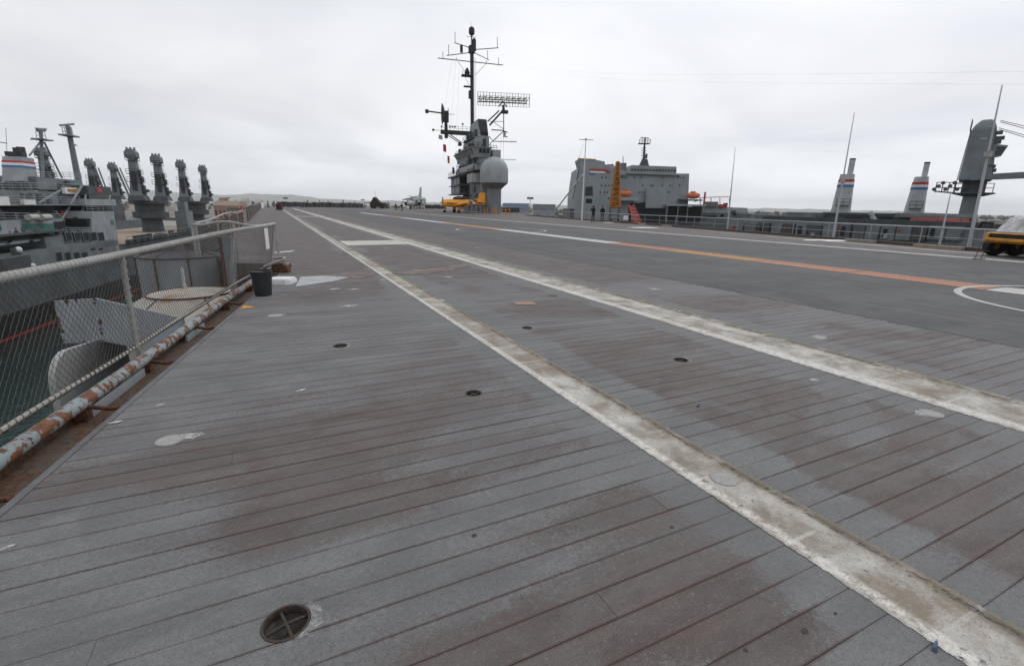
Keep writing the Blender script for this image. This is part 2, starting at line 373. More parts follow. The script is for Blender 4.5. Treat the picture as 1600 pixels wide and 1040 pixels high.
    c = t.mix(t.math('MULTIPLY', t.step(speck, 0.52, 0.66), 0.62), c, (0.078, 0.073, 0.070))
    c = t.mix(t.math('MULTIPLY', t.step(speck, 0.45, 0.32), 0.45), c, (0.27, 0.268, 0.262))
    c = t.mix(t.math('MULTIPLY', t.math('SUBTRACT', rnd, 0.5), 0.30), c, (0.30, 0.30, 0.30), 'ADD') if False else t.mix(t.step(rnd, 0.0, 1.0, 0.0, 0.10), c, (0.06, 0.058, 0.058))
    c = t.mix(t.math('MULTIPLY', t.step(grain, 0.40, 0.66), 0.42), c, (0.066, 0.064, 0.063)); c = t.mix(t.math('MULTIPLY', t.step(t.noise(uv, 240, 2, 0.6), 0.50, 0.70), 0.35), c, (0.27, 0.27, 0.268))
    # rusty bleed along the seams, coming and going
    fs = t.math('ABSOLUTE', t.math('SUBTRACT', t.math('FRACT', t.math('DIVIDE', v, PLANK)), 0.5))
    sb_ = t.step(t.math('ADD', fs, t.math('MULTIPLY', t.math('SUBTRACT', speck, 0.5), 0.09)), 0.405, 0.492)
    sb_ = t.math('MULTIPLY', sb_, t.step(t.math('ADD', w, t.math('MULTIPLY', t.noise(q3.outputs[0], 11, 3, 0.6), 0.42)), 0.50, 0.76, 0.06, 0.80))
    c = t.mix(sb_, c, t.mix(speck, (0.060, 0.038, 0.033), (0.085, 0.052, 0.044)))
    hgt = t.math('ADD', t.math('MULTIPLY', along, 0.6), t.math('MULTIPLY', fine, 0.5))
    if mode == 'caulk':
        c = t.mix(t.step(w, 0.28, 0.48), (0.135, 0.118, 0.112), (0.082, 0.048, 0.040))
        return t.fin(c, 0.9, 0, None, 0.2)
    if mode == 'sheet':
        fr_ = t.math('FRACT', t.math('DIVIDE', v, PLANK)); d = t.math('ABSOLUTE', t.math('SUBTRACT', fr_, 0.5))
        seam = t.step(d, 0.455, 0.490)
        c = t.mix(t.math('MULTIPLY', seam, 0.75), c, t.mix(t.step(w, 0.26, 0.46), (0.110, 0.098, 0.094), (0.060, 0.036, 0.030)))
        hgt = t.math('SUBTRACT', hgt, t.math('MULTIPLY', seam, 1.2))
    return t.fin(c, t.step(mid, 0.3, 0.7, 0.62, 0.82), 0, t.bump(hgt, 0.004, 0.55), 0.35)
M['plank'] = deck_mat('weathered_deck_board', 'plank')
M['sheet'] = deck_mat('weathered_deck_far_boards', 'sheet')
M['coat'] = deck_mat('dark_landing_coating', 'coat')
M['caulk'] = deck_mat('brown_seam_caulk', 'caulk')

def stripe_mat(name, col, dirt, c0, hw, wear=0.5, hole=0.30):
    """thick old deck paint: dirty towards one edge, chipped along both, thin enough in places to lose"""
    t = NT(name); uv = t.pos(BA); sx = t.sepx(uv); u, v = sx[0], sx[1]
    e_ = t.math('DIVIDE', t.math('SUBTRACT', u, c0), hw)             # -1 .. 1 across the line
    a = t.noise(uv, 3.2, 6, 0.68, 0.4); b = t.noise(uv, 22, 5, 0.7); g2 = t.noise(uv, 130, 2, 0.7); bl = t.noise(uv, 1.1, 3, 0.6)
    c = t.mix(t.step(t.math('ADD', t.math('MULTIPLY', b, .5), t.math('MULTIPLY', g2, .5)), 0.38, 0.62), tuple(x * 0.70 for x in col), tuple(min(1, x * 1.12) for x in col))
    d = t.math('ADD', t.math('MULTIPLY', a, 0.55), t.math('MULTIPLY', b, 0.25)); d = t.math('ADD', d, t.math('MULTIPLY', bl, 0.35))
    d = t.math('ADD', d, t.step(e_, 0.30, 0.95, 0.0, 0.10)); d = t.math('ADD', d, t.step(e_, -0.5, -1.0, 0.0, -0.05))
    d = t.math('ADD', d, t.math('MULTIPLY', t.math('SUBTRACT', g2, 0.5), 0.16))
    c = t.mix(t.math('MULTIPLY', t.step(d, 0.66 - wear * 0.22, 0.84 - wear * 0.18), 0.9), c, dirt)
    # joints of the boards telegraph through the paint
    fr_ = t.math('FRACT', t.math('DIVIDE', v, PLANK * 4)); seam = t.step(t.math('ABSOLUTE', t.math('SUBTRACT', fr_, 0.5)), 0.470, 0.49)
    c = t.mix(t.math('MULTIPLY', seam, t.step(bl, 0.4, 0.6, 0.0, 0.5)), c, tuple(min(1, x * 1.1) for x in col))
    c = t.mix(t.math('MULTIPLY', t.step(t.math('ABSOLUTE', t.math('ADD', e_, 0.72)), 0.24, 0.04), t.step(b, 0.40, 0.58, 0.15, 0.8)), c, tuple(min(1, x * 1.22) for x in col))
    c = t.mix(t.math('MULTIPLY', t.step(t.math('ABSOLUTE', t.math('SUBTRACT', e_, 0.78)), 0.20, 0.05), t.step(a, 0.44, 0.54, 0.0, 0.8)), c, (0.11, 0.093, 0.066))
    c = t.mix(t.math('MULTIPLY', t.step(g2, 0.50, 0.66), 0.5), c, tuple(x * 0.8 for x in dirt))
    edge = t.math('ABSOLUTE', e_)
    h = t.math('ADD', t.math('MULTIPLY', b, 0.8), t.math('MULTIPLY', a, 0.2)); h = t.math('SUBTRACT', h, t.step(edge, 0.91, 1.02, 0.0, 0.26))
    h = t.math('SUBTRACT', h, t.step(t.math('ABSOLUTE', t.math('SUBTRACT', e_, 0.72)), 0.22, 0.0, 0.0, 0.10))
    h = t.math('ADD', h, t.math('MULTIPLY', t.math('SUBTRACT', g2, 0.5), 0.10)); alpha = t.step(h, hole - 0.02, hole + 0.07)
    tr = t.n('ShaderNodeBsdfTransparent'); mxs = t.n('ShaderNodeMixShader')
    t.fin(c, 0.75, 0, t.bump(t.math('ADD', b, t.math('MULTIPLY', seam, 0.5)), 0.003, 0.5), 0.3)
    t.l(alpha, mxs.inputs[0]); t.l(tr.outputs[0], mxs.inputs[1]); t.l(t.b.outputs[0], mxs.inputs[2]); t.l(mxs.outputs[0], t.out.inputs[0])
    return t.m
WHT, DRT = (0.58, 0.555, 0.51), (0.19, 0.152, 0.108)

# ================================================================== THE SETTING
WATER = -17.3
# ---- water, land, hills
t = NT('harbour_water'); p = t.pos(0, (1, 1, 1))
wv = t.math('ADD', t.noise(p, 0.55, 4, 0.6), t.math('MULTIPLY', t.noise(p, 2.2, 3, 0.6), 0.35))
M['water'] = t.fin((0.012, 0.030, 0.026), 0.16, 0, t.bump(wv, 0.25, 0.6), 0.22)
mb = MB(); mb.add([(-9000, -600, WATER), (9000, -600, WATER), (9000, 9000, WATER), (-9000, 9000, WATER)], [(0, 1, 2, 3)])
o = link('water', mb.mesh('water'), M['water']); o['kind'] = 'structure'
t = NT('far_shore'); p = t.pos(); M['shore'] = t.fin(t.mix(t.step(t.noise(p, 0.02, 4), 0.4, 0.6), (0.11, 0.10, 0.085), (0.20, 0.18, 0.16)), 0.95)
mb = MB(); pts = [(-4200, 620), (-1500, 640), (-700, 560), (-420, 470), (-150, 520), (300, 480), (900, 380), (2600, 300), (6000, 900), (6000, 8800), (-6000, 8800)]
mb.prism(pts, 'z', WATER - 1, WATER + 2.2)
o = link('shore', mb.mesh('shore'), M['shore']); o['kind'] = 'structure'
t = NT('hill_scrub'); p = t.pos(); M['hills'] = t.fin(t.mix(t.step(t.noise(p, 0.004, 5), 0.4, 0.6), (0.06, 0.075, 0.05), (0.12, 0.115, 0.075)), 0.95)
mb = MB(); prof = []
for i in range(0, 121):
    x = -6200 + i * 104
    k = max(0.0, min(1.0, (-900 - x) / 4300)); k = k * k * (3 - 2 * k)
    h = 25 + 105 * k + (10 + 12 * k) * math.sin(i * 0.31 + 1) + 7 * math.sin(i * 0.83) + 4 * math.sin(i * 1.9) + random.uniform(-3, 3)
    prof.append((x, h))
mb.rings([[(x, 7200 + 250 * math.sin(i * 0.4), WATER) for i, (x, h) in enumerate(prof)], [(x, 7700 + 120 * math.sin(i * 0.4), h * 0.6) for i, (x, h) in enumerate(prof)],
          [(x, 8300, h) for x, h in prof], [(x, 8750, WATER) for x, h in prof]], cap=False, close=False)
o = link('hills', mb.mesh('hills', smooth=60), M['hills']); o['kind'] = 'structure'

# ---- flight deck
def clip(poly, f):
    out = []
    for i, a in enumerate(poly):
        b = poly[(i + 1) % len(poly)]; fa, fb = f(a), f(b)
        if fa >= 0: out.append(a)
        if (fa >= 0) != (fb >= 0):
            k = fa / (fa - fb); out.append((a[0] + (b[0] - a[0]) * k, a[1] + (b[1] - a[1]) * k))
    return out
TP = -1.93
P = [S2A(TP, -9), S2A(TP, 14.0), S2A(-3.7, 14.6)]
v0 = S2A(-4.3, 17.4)[1]
P += [(-1.65, v0), (-1.8, 60), (-2.2, 120), (-2.0, 158)]
P += [S2A(-16, 190), S2A(33, 182), S2A(33.5, 92), S2A(27.3, 84), S2A(26.6, 32), S2A(25.8, 14), S2A(25.0, -9)]
U_COAT = 8.3
deck = Thing('flight_deck', None, None, (0, 0, 0), 'A', kind='structure')
mb = MB()
far = clip(P, lambda q: q[1] - V_NEAR); near_r = clip(clip(P, lambda q: V_NEAR - q[1]), lambda q: q[0] - U_COAT)
near_l = clip(clip(P, lambda q: V_NEAR - q[1]), lambda q: U_COAT - q[0])
mb.prism(far, 'z', -0.9, 0.0); mb.prism(near_r, 'z', -0.9, 0.0)
mb.prism(near_l, 'z', -0.9, -0.07)
deck.part('deck_plating', mb, M['sheet'])
mb = MB(); mb.prism(near_l, 'z', -0.065, -0.0028)
caulk = deck.part('seam_caulk', mb, M['caulk'])
# boards
def edge_u(v):                       # where the port edge crosses a row
    a, b = S2A(TP + 0.0, -9), S2A(TP, 14.0)
    return a[0] + (b[0] - a[0]) * (v - a[1]) / (b[1] - a[1])
planks = []
for k in range(-2, 53):
    va, vb = k * PLANK + 0.0011, (k + 1) * PLANK - 0.0011
    us = [None]; u = edge_u(va) + random.uniform(0.9, 6.4)
    while u < U_COAT - 0.9:
        us.append(u); u += random.choice((4.2, 4.9, 5.5, 6.4))
    us.append(U_COAT - 0.004)
    for a, b in zip(us, us[1:]):
        z = random.uniform(-0.0012, 0.0008)
        if a is None: la, lb = edge_u(va) + 0.04, edge_u(vb) + 0.04
        else: la = lb = a + 0.0006
        rb = b - (0.0006 if b < U_COAT - 0.1 else 0)
        c = 0.0016
        low = [(la, va), (rb, va), (rb, vb), (lb, vb)]; top = [(la + c, va + c), (rb - c, va + c), (rb - c, vb - c), (lb + c, vb - c)]
        m = MB(); m.rings([[(x, y, -0.03) for x, y in low], [(x, y, z - c) for x, y in low], [(x, y, z) for x, y in top]])
        m2 = m.mesh('plank', ((la + rb) / 2, (va + vb) / 2, 0))
        o = link('plank', m2, M['plank'], deck.e); o.location = ((la + rb) / 2, (va + vb) / 2, 0)
        planks.append((o, min(la, lb), rb, va, vb))

def A_of(x, y, z=0.0): return iA(*onZ(x, y, z))
# ---- tie-down cups sunk in the boards
cups = [(A_of(447, 972), 0.092, 'round tie-down cup with crossed bars and fresh white paint along one rim, nearest the camera'),
        (A_of(740, 614), 0.075, 'round tie-down cup left of the narrow white stripe, in mid deck'),
        (A_of(532, 540), 0.085, 'tie-down cup nearest the chain-link fence, ringed in white'),
        (A_of(824, 512), 0.075, 'small dark tie-down cup between the two white stripes, farther than the rusty one'),
        (A_of(1064, 562), 0.082, 'rusty tie-down cup with a white smear between the two white stripes')]
cutters = []
dg_objs = {}
for (u, v), r, lab in cups:
    m = MB(); m.lathe((u, v, 0), [(r, -0.2), (r, 0.1)], 28)
    c = link('cutter', m.mesh('cutter'), None, deck.e); cutters.append(c)
    for rec in planks + [(caulk, -99, 99, -99, 99)]:
        o = rec[0]
        if rec[1] - r < u < rec[2] + r and rec[3] - r < v < rec[4] + r:
            md = o.modifiers.new('cut', 'BOOLEAN'); md.operation = 'DIFFERENCE'; md.object = c; md.solver = 'EXACT'; dg_objs[o.name] = o
bpy.context.view_layer.update()
dg = bpy.context.evaluated_depsgraph_get()
new = {n: bpy.data.meshes.new_from_object(o.evaluated_get(dg)) for n, o in dg_objs.items()}
for n, o in dg_objs.items():
    o.modifiers.clear(); o.data = new[n]
for c in cutters: bpy.data.objects.remove(c)
t = NT('worn_white_smear'); p = t.pos(); a = t.noise(p, 14, 5, 0.7); b = t.noise(p, 60, 3)
oc = t.n('ShaderNodeTexCoord'); ox = t.sepx(oc.outputs['Object'])
rr = t.math('SQRT', t.math('ADD', t.math('MULTIPLY', ox[0], ox[0]), t.math('MULTIPLY', ox[1], ox[1])))
t.fin(t.mix(b, (0.50, 0.49, 0.475), (0.58, 0.575, 0.565)), 0.7)
al = t.step(t.math('SUBTRACT', t.math('ADD', t.math('ADD', t.math('MULTIPLY', a, 0.30), t.math('MULTIPLY', b, 0.15)), 0.26), t.math('MULTIPLY', rr, 0.62)), 0.36, 0.56)
tr = t.n('ShaderNodeBsdfTransparent'); ms = t.n('ShaderNodeMixShader'); t.l(al, ms.inputs[0]); t.l(tr.outputs[0], ms.inputs[1]); t.l(t.b.outputs[0], ms.inputs[2]); t.l(ms.outputs[0], t.out.inputs[0])
M['smear'] = t.m
def smear(u, v, lu, lv, hole=None, rot=0.0, z=0.0032):
    """a thin worn coat of white paint on the boards, around (u, v)"""
    m = MB(); n = 20; ring = []
    inner = []
    for i in range(n):
        a = 2 * math.pi * i / n; k = random.uniform(0.8, 1.15)
        x, y = lu * math.cos(a) * k, lv * math.sin(a) * k
        ring.append((x * math.cos(rot) - y * math.sin(rot), x * math.sin(rot) + y * math.cos(rot), 0))
    m.add(ring, [tuple(range(n))])
    if hole is not None:
        m = MB(); cx, cy, hr = hole; v_ = []; f_ = []
        for i in range(n + 1):
            a = hole_arc[0] + (hole_arc[1] - hole_arc[0]) * i / n
            w = 0.004 + lu * math.sin(math.pi * i / n) ** 0.7 * random.uniform(0.75, 1.2)
            v_ += [(cx + hr * math.cos(a), cy + hr * math.sin(a), 0), (cx + (hr + w) * math.cos(a), cy + (hr + w) * math.sin(a), 0)]
            if i: f_.append((2 * i - 2, 2 * i - 1, 2 * i + 1, 2 * i))
        m.add(v_, f_)
    o = link('white_paint_smear', m.mesh('white_paint_smear'), M['smear'], deck.e); o.location = (u, v, z)
for i, ((u, v), r, lab) in enumerate(cups):
    T = Thing('tie_down_cup', lab, 'tie-down', (u, v, 0), 'A', 'tie-down cups in the deck boards')
    m = MB(); m.lathe((u, v, 0), [(r - 0.001, -0.058), (r - 0.001, 0.002), (r - 0.010, 0.003), (r - 0.013, -0.006), (r * 0.86, -0.035), (r * 0.45, -0.052), (0.004, -0.055)], 28, cap=False)
    T.part('cup', m, M['cup'], smooth=40)
    for an in (0.25, 1.82):
        m = MB(); d = Vector((math.cos(an), math.sin(an), 0)) * (r - 0.008); c = Vector((u, v, -0.012))
        m.tube([c - d + Vector((0, 0, -0.006)), c - d * 0.5, c + Vector((0, 0, 0.003)), c + d * 0.5, c + d + Vector((0, 0, -0.006))], 0.0075, 7)
        T.part('bar', m, M['cup'], smooth=60)
    hole_arc = (-1.3, 0.9)
    if i in (0, 4, 2, 3): smear(u, v, (0.045, 0, 0.02, 0.012, 0.05)[i], 0.1, (0, 0, r + 0.001))
# capped cups: low round lids, painted over
def cap(x, y, r, lab, mat, sm=None, dz=0.0):
    u, v = A_of(x, y)
    m = MB(); m.lathe((u, v, dz), [(r, 0.0015), (r - 0.003, 0.006), (r - 0.014, 0.007), (r - 0.018, 0.0045), (r * 0.5, 0.006), (0.003, 0.0065)], 28)
    solo('round_deck_plate', lab, 'deck plate', (u, v, 0), m, mat, 'A', 'capped tie-downs', smooth=30)
    if sm: smear(u + sm[0], v + sm[1], sm[2], sm[3])
M['cap'] = rusty('chalky_white_cap', (0.34, 0.33, 0.315), 0.02, (0.20, 0.13, 0.09), (0.26, 0.2, 0.15), 18)
cap(265, 688, 0.085, 'round white-painted deck cap with a pale smear, left near the fence', M['cap'], (0.10, 0.02, 0.12, 0.05))
cap(1455, 646, 0.085, 'round white deck cap below the wide white stripe at right', M['cap'], (-0.06, 0.03, 0.09, 0.05))
cap(1131, 748, 0.085, 'round cap painted over inside the narrow white stripe', M['cap'], None, 0.0025)
cap(430, 493, 0.10, 'low white deck cap in front of the black bucket', M['cap'], (0.02, 0.0, 0.16, 0.09))
# ---- landing coating and painted lines, each a thin sheet
mb = MB(); mb.add([(7.7, -4, 0.002), (23.0, -4, 0.002), (23.0, 128, 0.002), (12.5, 150, 0.002), (8.5, 60, 0.002), (7.7, 26, 0.002)], [(0, 1, 2, 3, 4, 5)])
deck.part('landing_coating', mb, M['coat'])
def line(name, u0, u1, va, vb, mat, z=0.0032):
    m = MB(); m.add([(u0, va, z), (u1, va, z), (u1, vb, z), (u0, vb, z)], [(0, 1, 2, 3)]); return deck.part(name, m, mat)
line('white_stripe', 2.12, 2.53, -1.0, 140, stripe_mat('narrow_stripe_paint', WHT, DRT, 2.325, 0.205, 1.0, 0.335))
line('white_stripe', 4.96, 5.84, -1.0, 140, stripe_mat('wide_stripe_paint', WHT, DRT, 5.40, 0.44, 0.85, 0.325))
cs = stripe_mat('cross_stripe_paint', WHT, DRT, 3.9, 2.2, 0.35, 0.36)
line('white_stripe', 2.54, 4.95, 19.9, 22.3, cs)
line('white_stripe', 2.54, 4.95, 62.5, 64.0, cs)
cw = stripe_mat('centre_line_white', (0.55, 0.54, 0.51), (0.28, 0.25, 0.22), 14.3, 0.55, 0.35, 0.33)
co = stripe_mat('centre_line_orange', (0.42, 0.175, 0.095), (0.36, 0.24, 0.18), 14.3, 0.55, 0.6, 0.33)
cy_ = stripe_mat('centre_line_amber', (0.42, 0.22, 0.075), (0.40, 0.26, 0.17), 14.3, 0.55, 0.45, 0.31)
def vv(x):
    y = 380 + 0.121 * (x - 955); return A_of(x, y)[1]
seg = [(1900, 1548, cw), (1548, 1330, co), (1330, 1180, co), (1180, 1040, cy_), (1040, 955, co), (955, 775, cw), (772, 690, cy_), (688, 625, cw), (624, 597, co), (596, 560, cw)]
vprev = -3.0
for xa, xb, m_ in seg:
    vb_ = vv(xb); line('centre_line', 13.78, 14.82, vprev, vb_, m_, 0.005); vprev = vb_ + 0.05
line('white_stripe', 22.95, 23.65, -3, 125, stripe_mat('landing_edge_white', (0.50, 0.48, 0.45), (0.22, 0.19, 0.17), 23.3, 0.35, 0.5, 0.36))
wl2 = stripe_mat('foul_line_white', (0.48, 0.46, 0.43), (0.22, 0.19, 0.17), 26.0, 3.0, 0.4, 0.33)
a0, a1, b0, b1 = S2A(24.0, 2), S2A(24.4, 2), S2A(24.9, 84), S2A(24.5, 84)
mb = MB(); mb.add([(q[0], q[1], 0.005) for q in (a0, a1, b1 if False else b0, b1)], [(0, 1, 2, 3)]); deck.part('foul_line', mb, wl2)
def ringline(cu, cv, r, w, a0=0.0, a1=2 * math.pi):
    m = MB(); n = 72; v_ = []; f_ = []
    for i in range(n + 1):
        a = a0 + (a1 - a0) * i / n
        v_ += [(cu + (r - w) * math.cos(a), cv + (r - w) * math.sin(a), 0.0075), (cu + r * math.cos(a), cv + r * math.sin(a), 0.0075)]
        if i: f_.append((2 * i - 2, 2 * i - 1, 2 * i + 1, 2 * i))
    m.add(v_, f_); deck.part('landing_circle', m, cw2)
cw2 = stripe_mat('circle_white', (0.52, 0.51, 0.49), (0.3, 0.29, 0.27), 14.0, 6.0, 0.3, 0.30)
ringline(13.95, 2.35, 2.8, 0.13)
ringline(13.9, 30.2, 3.1, 0.13)
# pale patches of old paint and bare plates
M['old_white'] = M['smear']
def patch(pts, mat, name, z=0.006, th=0.0):
    m = MB(); q = [A_of(*p_) for p_ in pts]
    m.prism(q, 'z', 0.0015, z); return deck.part(name, m, mat)
t = NT('worn_brown_panel'); p = t.pos(); M['brownpanel'] = t.fin(t.mix(t.step(t.noise(p, 2.5, 6, .7), .4, .62), (0.115, 0.085, 0.072), (0.20, 0.165, 0.145)), .85)
M['plate'] = paint('bare_pale_plate', (0.36, 0.365, 0.37), 0.12, 0.55, 3, 0.1)
patch([(462, 448), (470, 433), (508, 431), (545, 434), (520, 440)], M['plate'], 'steel_plate', 0.010)
patch([(505, 430), (548, 425), (590, 428), (566, 436), (548, 434)], M['brownpanel'], 'worn_panel', 0.006)
patch([(612, 427), (668, 421), (728, 412), (732, 414), (700, 424), (640, 430)], M['brownpanel'], 'worn_panel', 0.006)
patch([(428, 394), (461, 391), (455, 394), (430, 396)], M['plate'], 'steel_plate', 0.010)
t = NT('orange_square_outline'); p = t.pos(); M['osq'] = t.fin(t.mix(t.step(t.noise(p, 25, 5, 0.7), 0.42, 0.58), (0.34, 0.13, 0.08), (0.30, 0.24, 0.19)), 0.8)
patch([(806, 476), (802, 472), (833, 472), (839, 476)], M['osq'], 'orange_patch', 0.006)
patch([(376, 483), (381, 477), (400, 480)], M['gse'], 'yellow_triangle_mark', 0.006)
patch([(858, 462), (861, 460.5), (871, 461.5), (868, 463.5)], M['rust'], 'rust_spot', 0.005)
for (x, y, lu, lv, ro) in ((600, 437, 0.5, 0.06, 0.35), (650, 422, 1.4, 0.05, 0.1), (700, 433, 0.7, 0.08, -0.9), (522, 452, 0.22, 0.09, 0.2), (470, 610, 0.05, 0.02, 0.5), (250, 633, 0.04, 0.015, 0.4),
                           (180, 660, 0.05, 0.02, 0.3), (1022, 452, 0.28, 0.14, 0.1), (1040, 490, 0.2, 0.12, 0.3), (1280, 527, 0.22, 0.08, 0.3), (605, 388, 1.0, 0.25, 0.4), (745, 387, 0.9, 0.3, 0.2),
                           (690, 470, 0.3, 0.05, 1.2), (1272, 594, 0.05, 0.03, 0.1), (10, 856, 0.035, 0.012, 0.4), (553, 452, 0.3, 0.07, 0.1), (545, 478, 0.25, 0.08, 0.2), (820, 356, 2.5, 0.3, 0.2)):
    u, v = A_of(x, y); smear(u, v, lu, lv, None, ro, 0.0052)
for (x, y, lu, lv, z) in ((1295, 376, 1.5, 0.4, 0.03), (1585, 393, 1.8, 0.35, 0.03), (1005, 356, 1.3, 0.4, 0.03), (950, 348, 0.6, 0.25, 0.03)):
    X, Y = onZ(x, y); m = MB(); n = 14
    m.rings([[(X + lu * math.cos(6.283 * i / n) * k * random.uniform(0.8, 1.1), Y + lv * math.sin(6.283 * i / n) * k * random.uniform(0.8, 1.1), h) for i in range(n)] for k, h in ((1, 0.008), (0.9, 0.03), (0.45, 0.055))])
    solo('white_sheet', {1295: 'white plastic sheet lying flat by the starboard rail', 1585: 'white sheet lying on the deck beside the yellow vehicle', 1005: 'long white sheet on the deck below the red ladder slide', 950: 'small white sheet on the deck near the two people'}[x],
         'plastic sheet', (X, Y, 0), m, M['plastic'], smooth=60)
# small scraps
def scrap(x, y, lab, mat, L=0.05, nm='scrap', cat='litter'):
    X, Y = onZ(x, y); m = MB()
    m.rings([[(X - L, Y - 0.006, 0.003), (X - L * 0.5, Y - 0.015, 0.003), (X, Y - 0.012, 0.004), (X + L * 0.7, Y + 0.004, 0.004), (X + L, Y + 0.02, 0.006), (X, Y + 0.016, 0.003)],
             [(X - L, Y - 0.004, 0.009), (X - L * 0.5, Y - 0.008, 0.02), (X, Y - 0.004, 0.024), (X + L * 0.7, Y + 0.008, 0.026), (X + L, Y + 0.022, 0.024), (X, Y + 0.012, 0.02)]])
    solo(nm, lab, cat, (X, Y, 0), m, mat)
M['scrapblue'] = flat('dull_blue_plastic', (0.07, 0.10, 0.17), 0.4)
scrap(1461, 1014, 'small curled blue-grey plastic scrap beside the narrow white stripe, bottom right', M['scrapblue'], 0.018)
scrap(1091, 635, 'tiny blue-grey scrap on brown boards between the stripes', M['scrapblue'], 0.018)
M['stain'] = flat('dark_round_stain', (0.045, 0.033, 0.03), 0.8)
for x, y, r in ((1257, 986, 0.016), (1165, 1015, 0.010), (741, 836, 0.014), (1050, 823, 0.010), (1305, 958, 0.008)):
    u, v = A_of(x, y); m = MB(); n = 12
    m.add([(u + r * random.uniform(0.8, 1.15) * math.cos(6.283 * i / n), v + r * random.uniform(0.6, 0.9) * math.sin(6.283 * i / n), 0.0025) for i in range(n)], [tuple(range(n))]); deck.part('stain', m, M['stain'])

# ---- the carrier's own side below the deck edge
hullT = Thing('carrier_hull', None, None, (0, 0, -8), 'S', kind='structure')
m = MB(); m.prism([(-2.0, -30), (-2.0, 14), (-3.6, 15), (-4.2, 18), (-15, 150), (8, 205), (24, 150), (25, 80), (24.5, -30)], 'z', WATER - 2, -0.91)
hullT.part('hull_side', m, M['hull'])
m = MB(); m.box(-3.05, -2.02, -4, 14.4, -2.1, -2.02)
hullT.part('catwalk', m, M['ship_dark'])
# margin bar, gutter and rusty guard pipe along the port edge
m = MB(); m.box(TP - 0.012, TP + 0.035, -4, 13.9, -0.04, 0.0018); deck_margin = solo('margin_bar', 'grey steel margin bar along the ends of the deck boards', 'edge bar', (TP, 4, 0), m, M['margin'], 'S')
m = MB(); m.prism([(-1.96, -0.03), (-1.96, -0.085), (-2.27, -0.10), (-2.285, -0.03), (-2.305, -0.03), (-2.305, -0.14), (-1.945, -0.14), (-1.945, -0.03)], 'y', -3, 13.8)
T = Thing('edge_gutter', 'rusty gutter channel running along the port deck edge below the pipe', 'gutter', (-2.15, 5, -0.14), 'S')
T.part('channel', m, M['gutter'])
for s0, s1, tt in ((4.35, 5.35, -2.18), (6.6, 7.3, -2.18)):
    m = MB(); m.box(tt - 0.012, tt + 0.012, s0, s1, -0.09, -0.012); T.part('pale_board', m, M['tub'], label='pale grey board standing in the gutter')
T = Thing('guard_pipe', 'pale blue painted pipe with heavy rust along the deck edge at left', 'pipe', (-2.215, 5, 0), 'S')
m = MB(); pp = [(-2.215 + 0.006 * math.sin(s * 1.3), s, 0.05 + 0.008 * math.sin(s * 0.9)) for s in [2.0 + 0.35 * i for i in range(31)]]; pp += [(-2.14, 13.1, 0.06), (-2.02, 13.35, 0.06), (-1.86, 13.42, 0.05)]
m.tube(pp, 0.055, 14); T.part('pipe', m, M['pipe'], smooth=60)
for i, s in enumerate((3.05, 4.32, 5.5, 6.95, 8.6, 10.4, 12.2)):
    m = MB(); m.tube([(-2.20, s, 0.02), (-2.02, s - 0.02, -0.012), (-1.95, s - 0.05, 0.004)], 0.018, 7); m.box(-2.265, -2.17, s - 0.05, s + 0.05, -0.10, 0.0)
    T.part('bracket', m, M['rust'], smooth=40)

# ---- chain-link fences
def chain(m, P, L, Ht, dw, dh, r):
    n = int(L / dw); k = int(Ht / dh)
    for i in range(n):
        pts = []
        for j in range(k + 1):
            sg = (1 if (j % 2) else -1) * (1 if i % 2 else -1)
            a = (i + 0.5) * dw + sg * dw * 0.5; h = j * dh
            p = P(a, h); pts.append((p[0] + random.uniform(-.002, .002), p[1], p[2]))
        v_ = []; f_ = []
        for q, p in enumerate(pts):
            v_ += [(p[0] + r, p[1], p[2]), (p[0] - r * 0.5, p[1] + r * 0.87, p[2]), (p[0] - r * 0.5, p[1] - r * 0.87, p[2])]
            if q:
                b = 3 * q
                for w in range(3): f_.append((b - 3 + w, b - 3 + (w + 1) % 3, b + (w + 1) % 3, b + w))
        m.add(v_, f_)
def helix(m, P, L, r, wr, pitch, n=8):
    pts = []; k = int(L / pitch * n)
    for i in range(k):
        a = i / n * pitch; th = 2 * math.pi * i / n; c = P(a)
        pts.append((c[0] + r * math.cos(th), c[1], c[2] + r * math.sin(th)))
    m.tube(pts, wr, 5)
FT, FZ = -2.39, 0.10
S0, S1 = 2.0, 13.5
def ft(s): return FT + (0.08 * max(0, s - 10) / 3.5)
def ftop(s): return FT + 0.02 + 0.22 * max(0, (s - 6) / 7.5) ** 1.2 if s > 6 else FT + 0.02
T = Thing('chain_link_fence', 'near chain-link safety fence with rope-wrapped top rail along the port edge', 'fence', (FT, 6, 0), 'S')
m = MB(); top = [(ftop(s), s, 1.075 + 0.012 * math.sin(s * 0.8)) for s in [S0 + (S1 - S0) * i / 30 for i in range(31)]]
m.tube(top, 0.035, 10); tr_ = T.part('top_rail', m, M['steel'], smooth=60)
def ptop(a):
    s = S0 + a; return (ftop(s), s, 1.075 + 0.012 * math.sin(s * 0.8))
m = MB(); helix(m, ptop, S1 - S0 - 2.0, 0.0355, 0.0055, 0.062); T.part('lashing', m, M['rope'], tr_, smooth=60)
m = MB(); m.tube([(ft(s), s, FZ + 0.006 * math.sin(s * 2)) for s in [S0 + (S1 - S0) * i / 30 for i in range(31)]], 0.019, 8); br = T.part('bottom_rail', m, M['rope'], smooth=60)
m = MB(); helix(m, lambda a: (ft(S0 + a), S0 + a, FZ), S1 - S0, 0.021, 0.0065, 0.075); T.part('lashing', m, M['wire'], br, smooth=60)
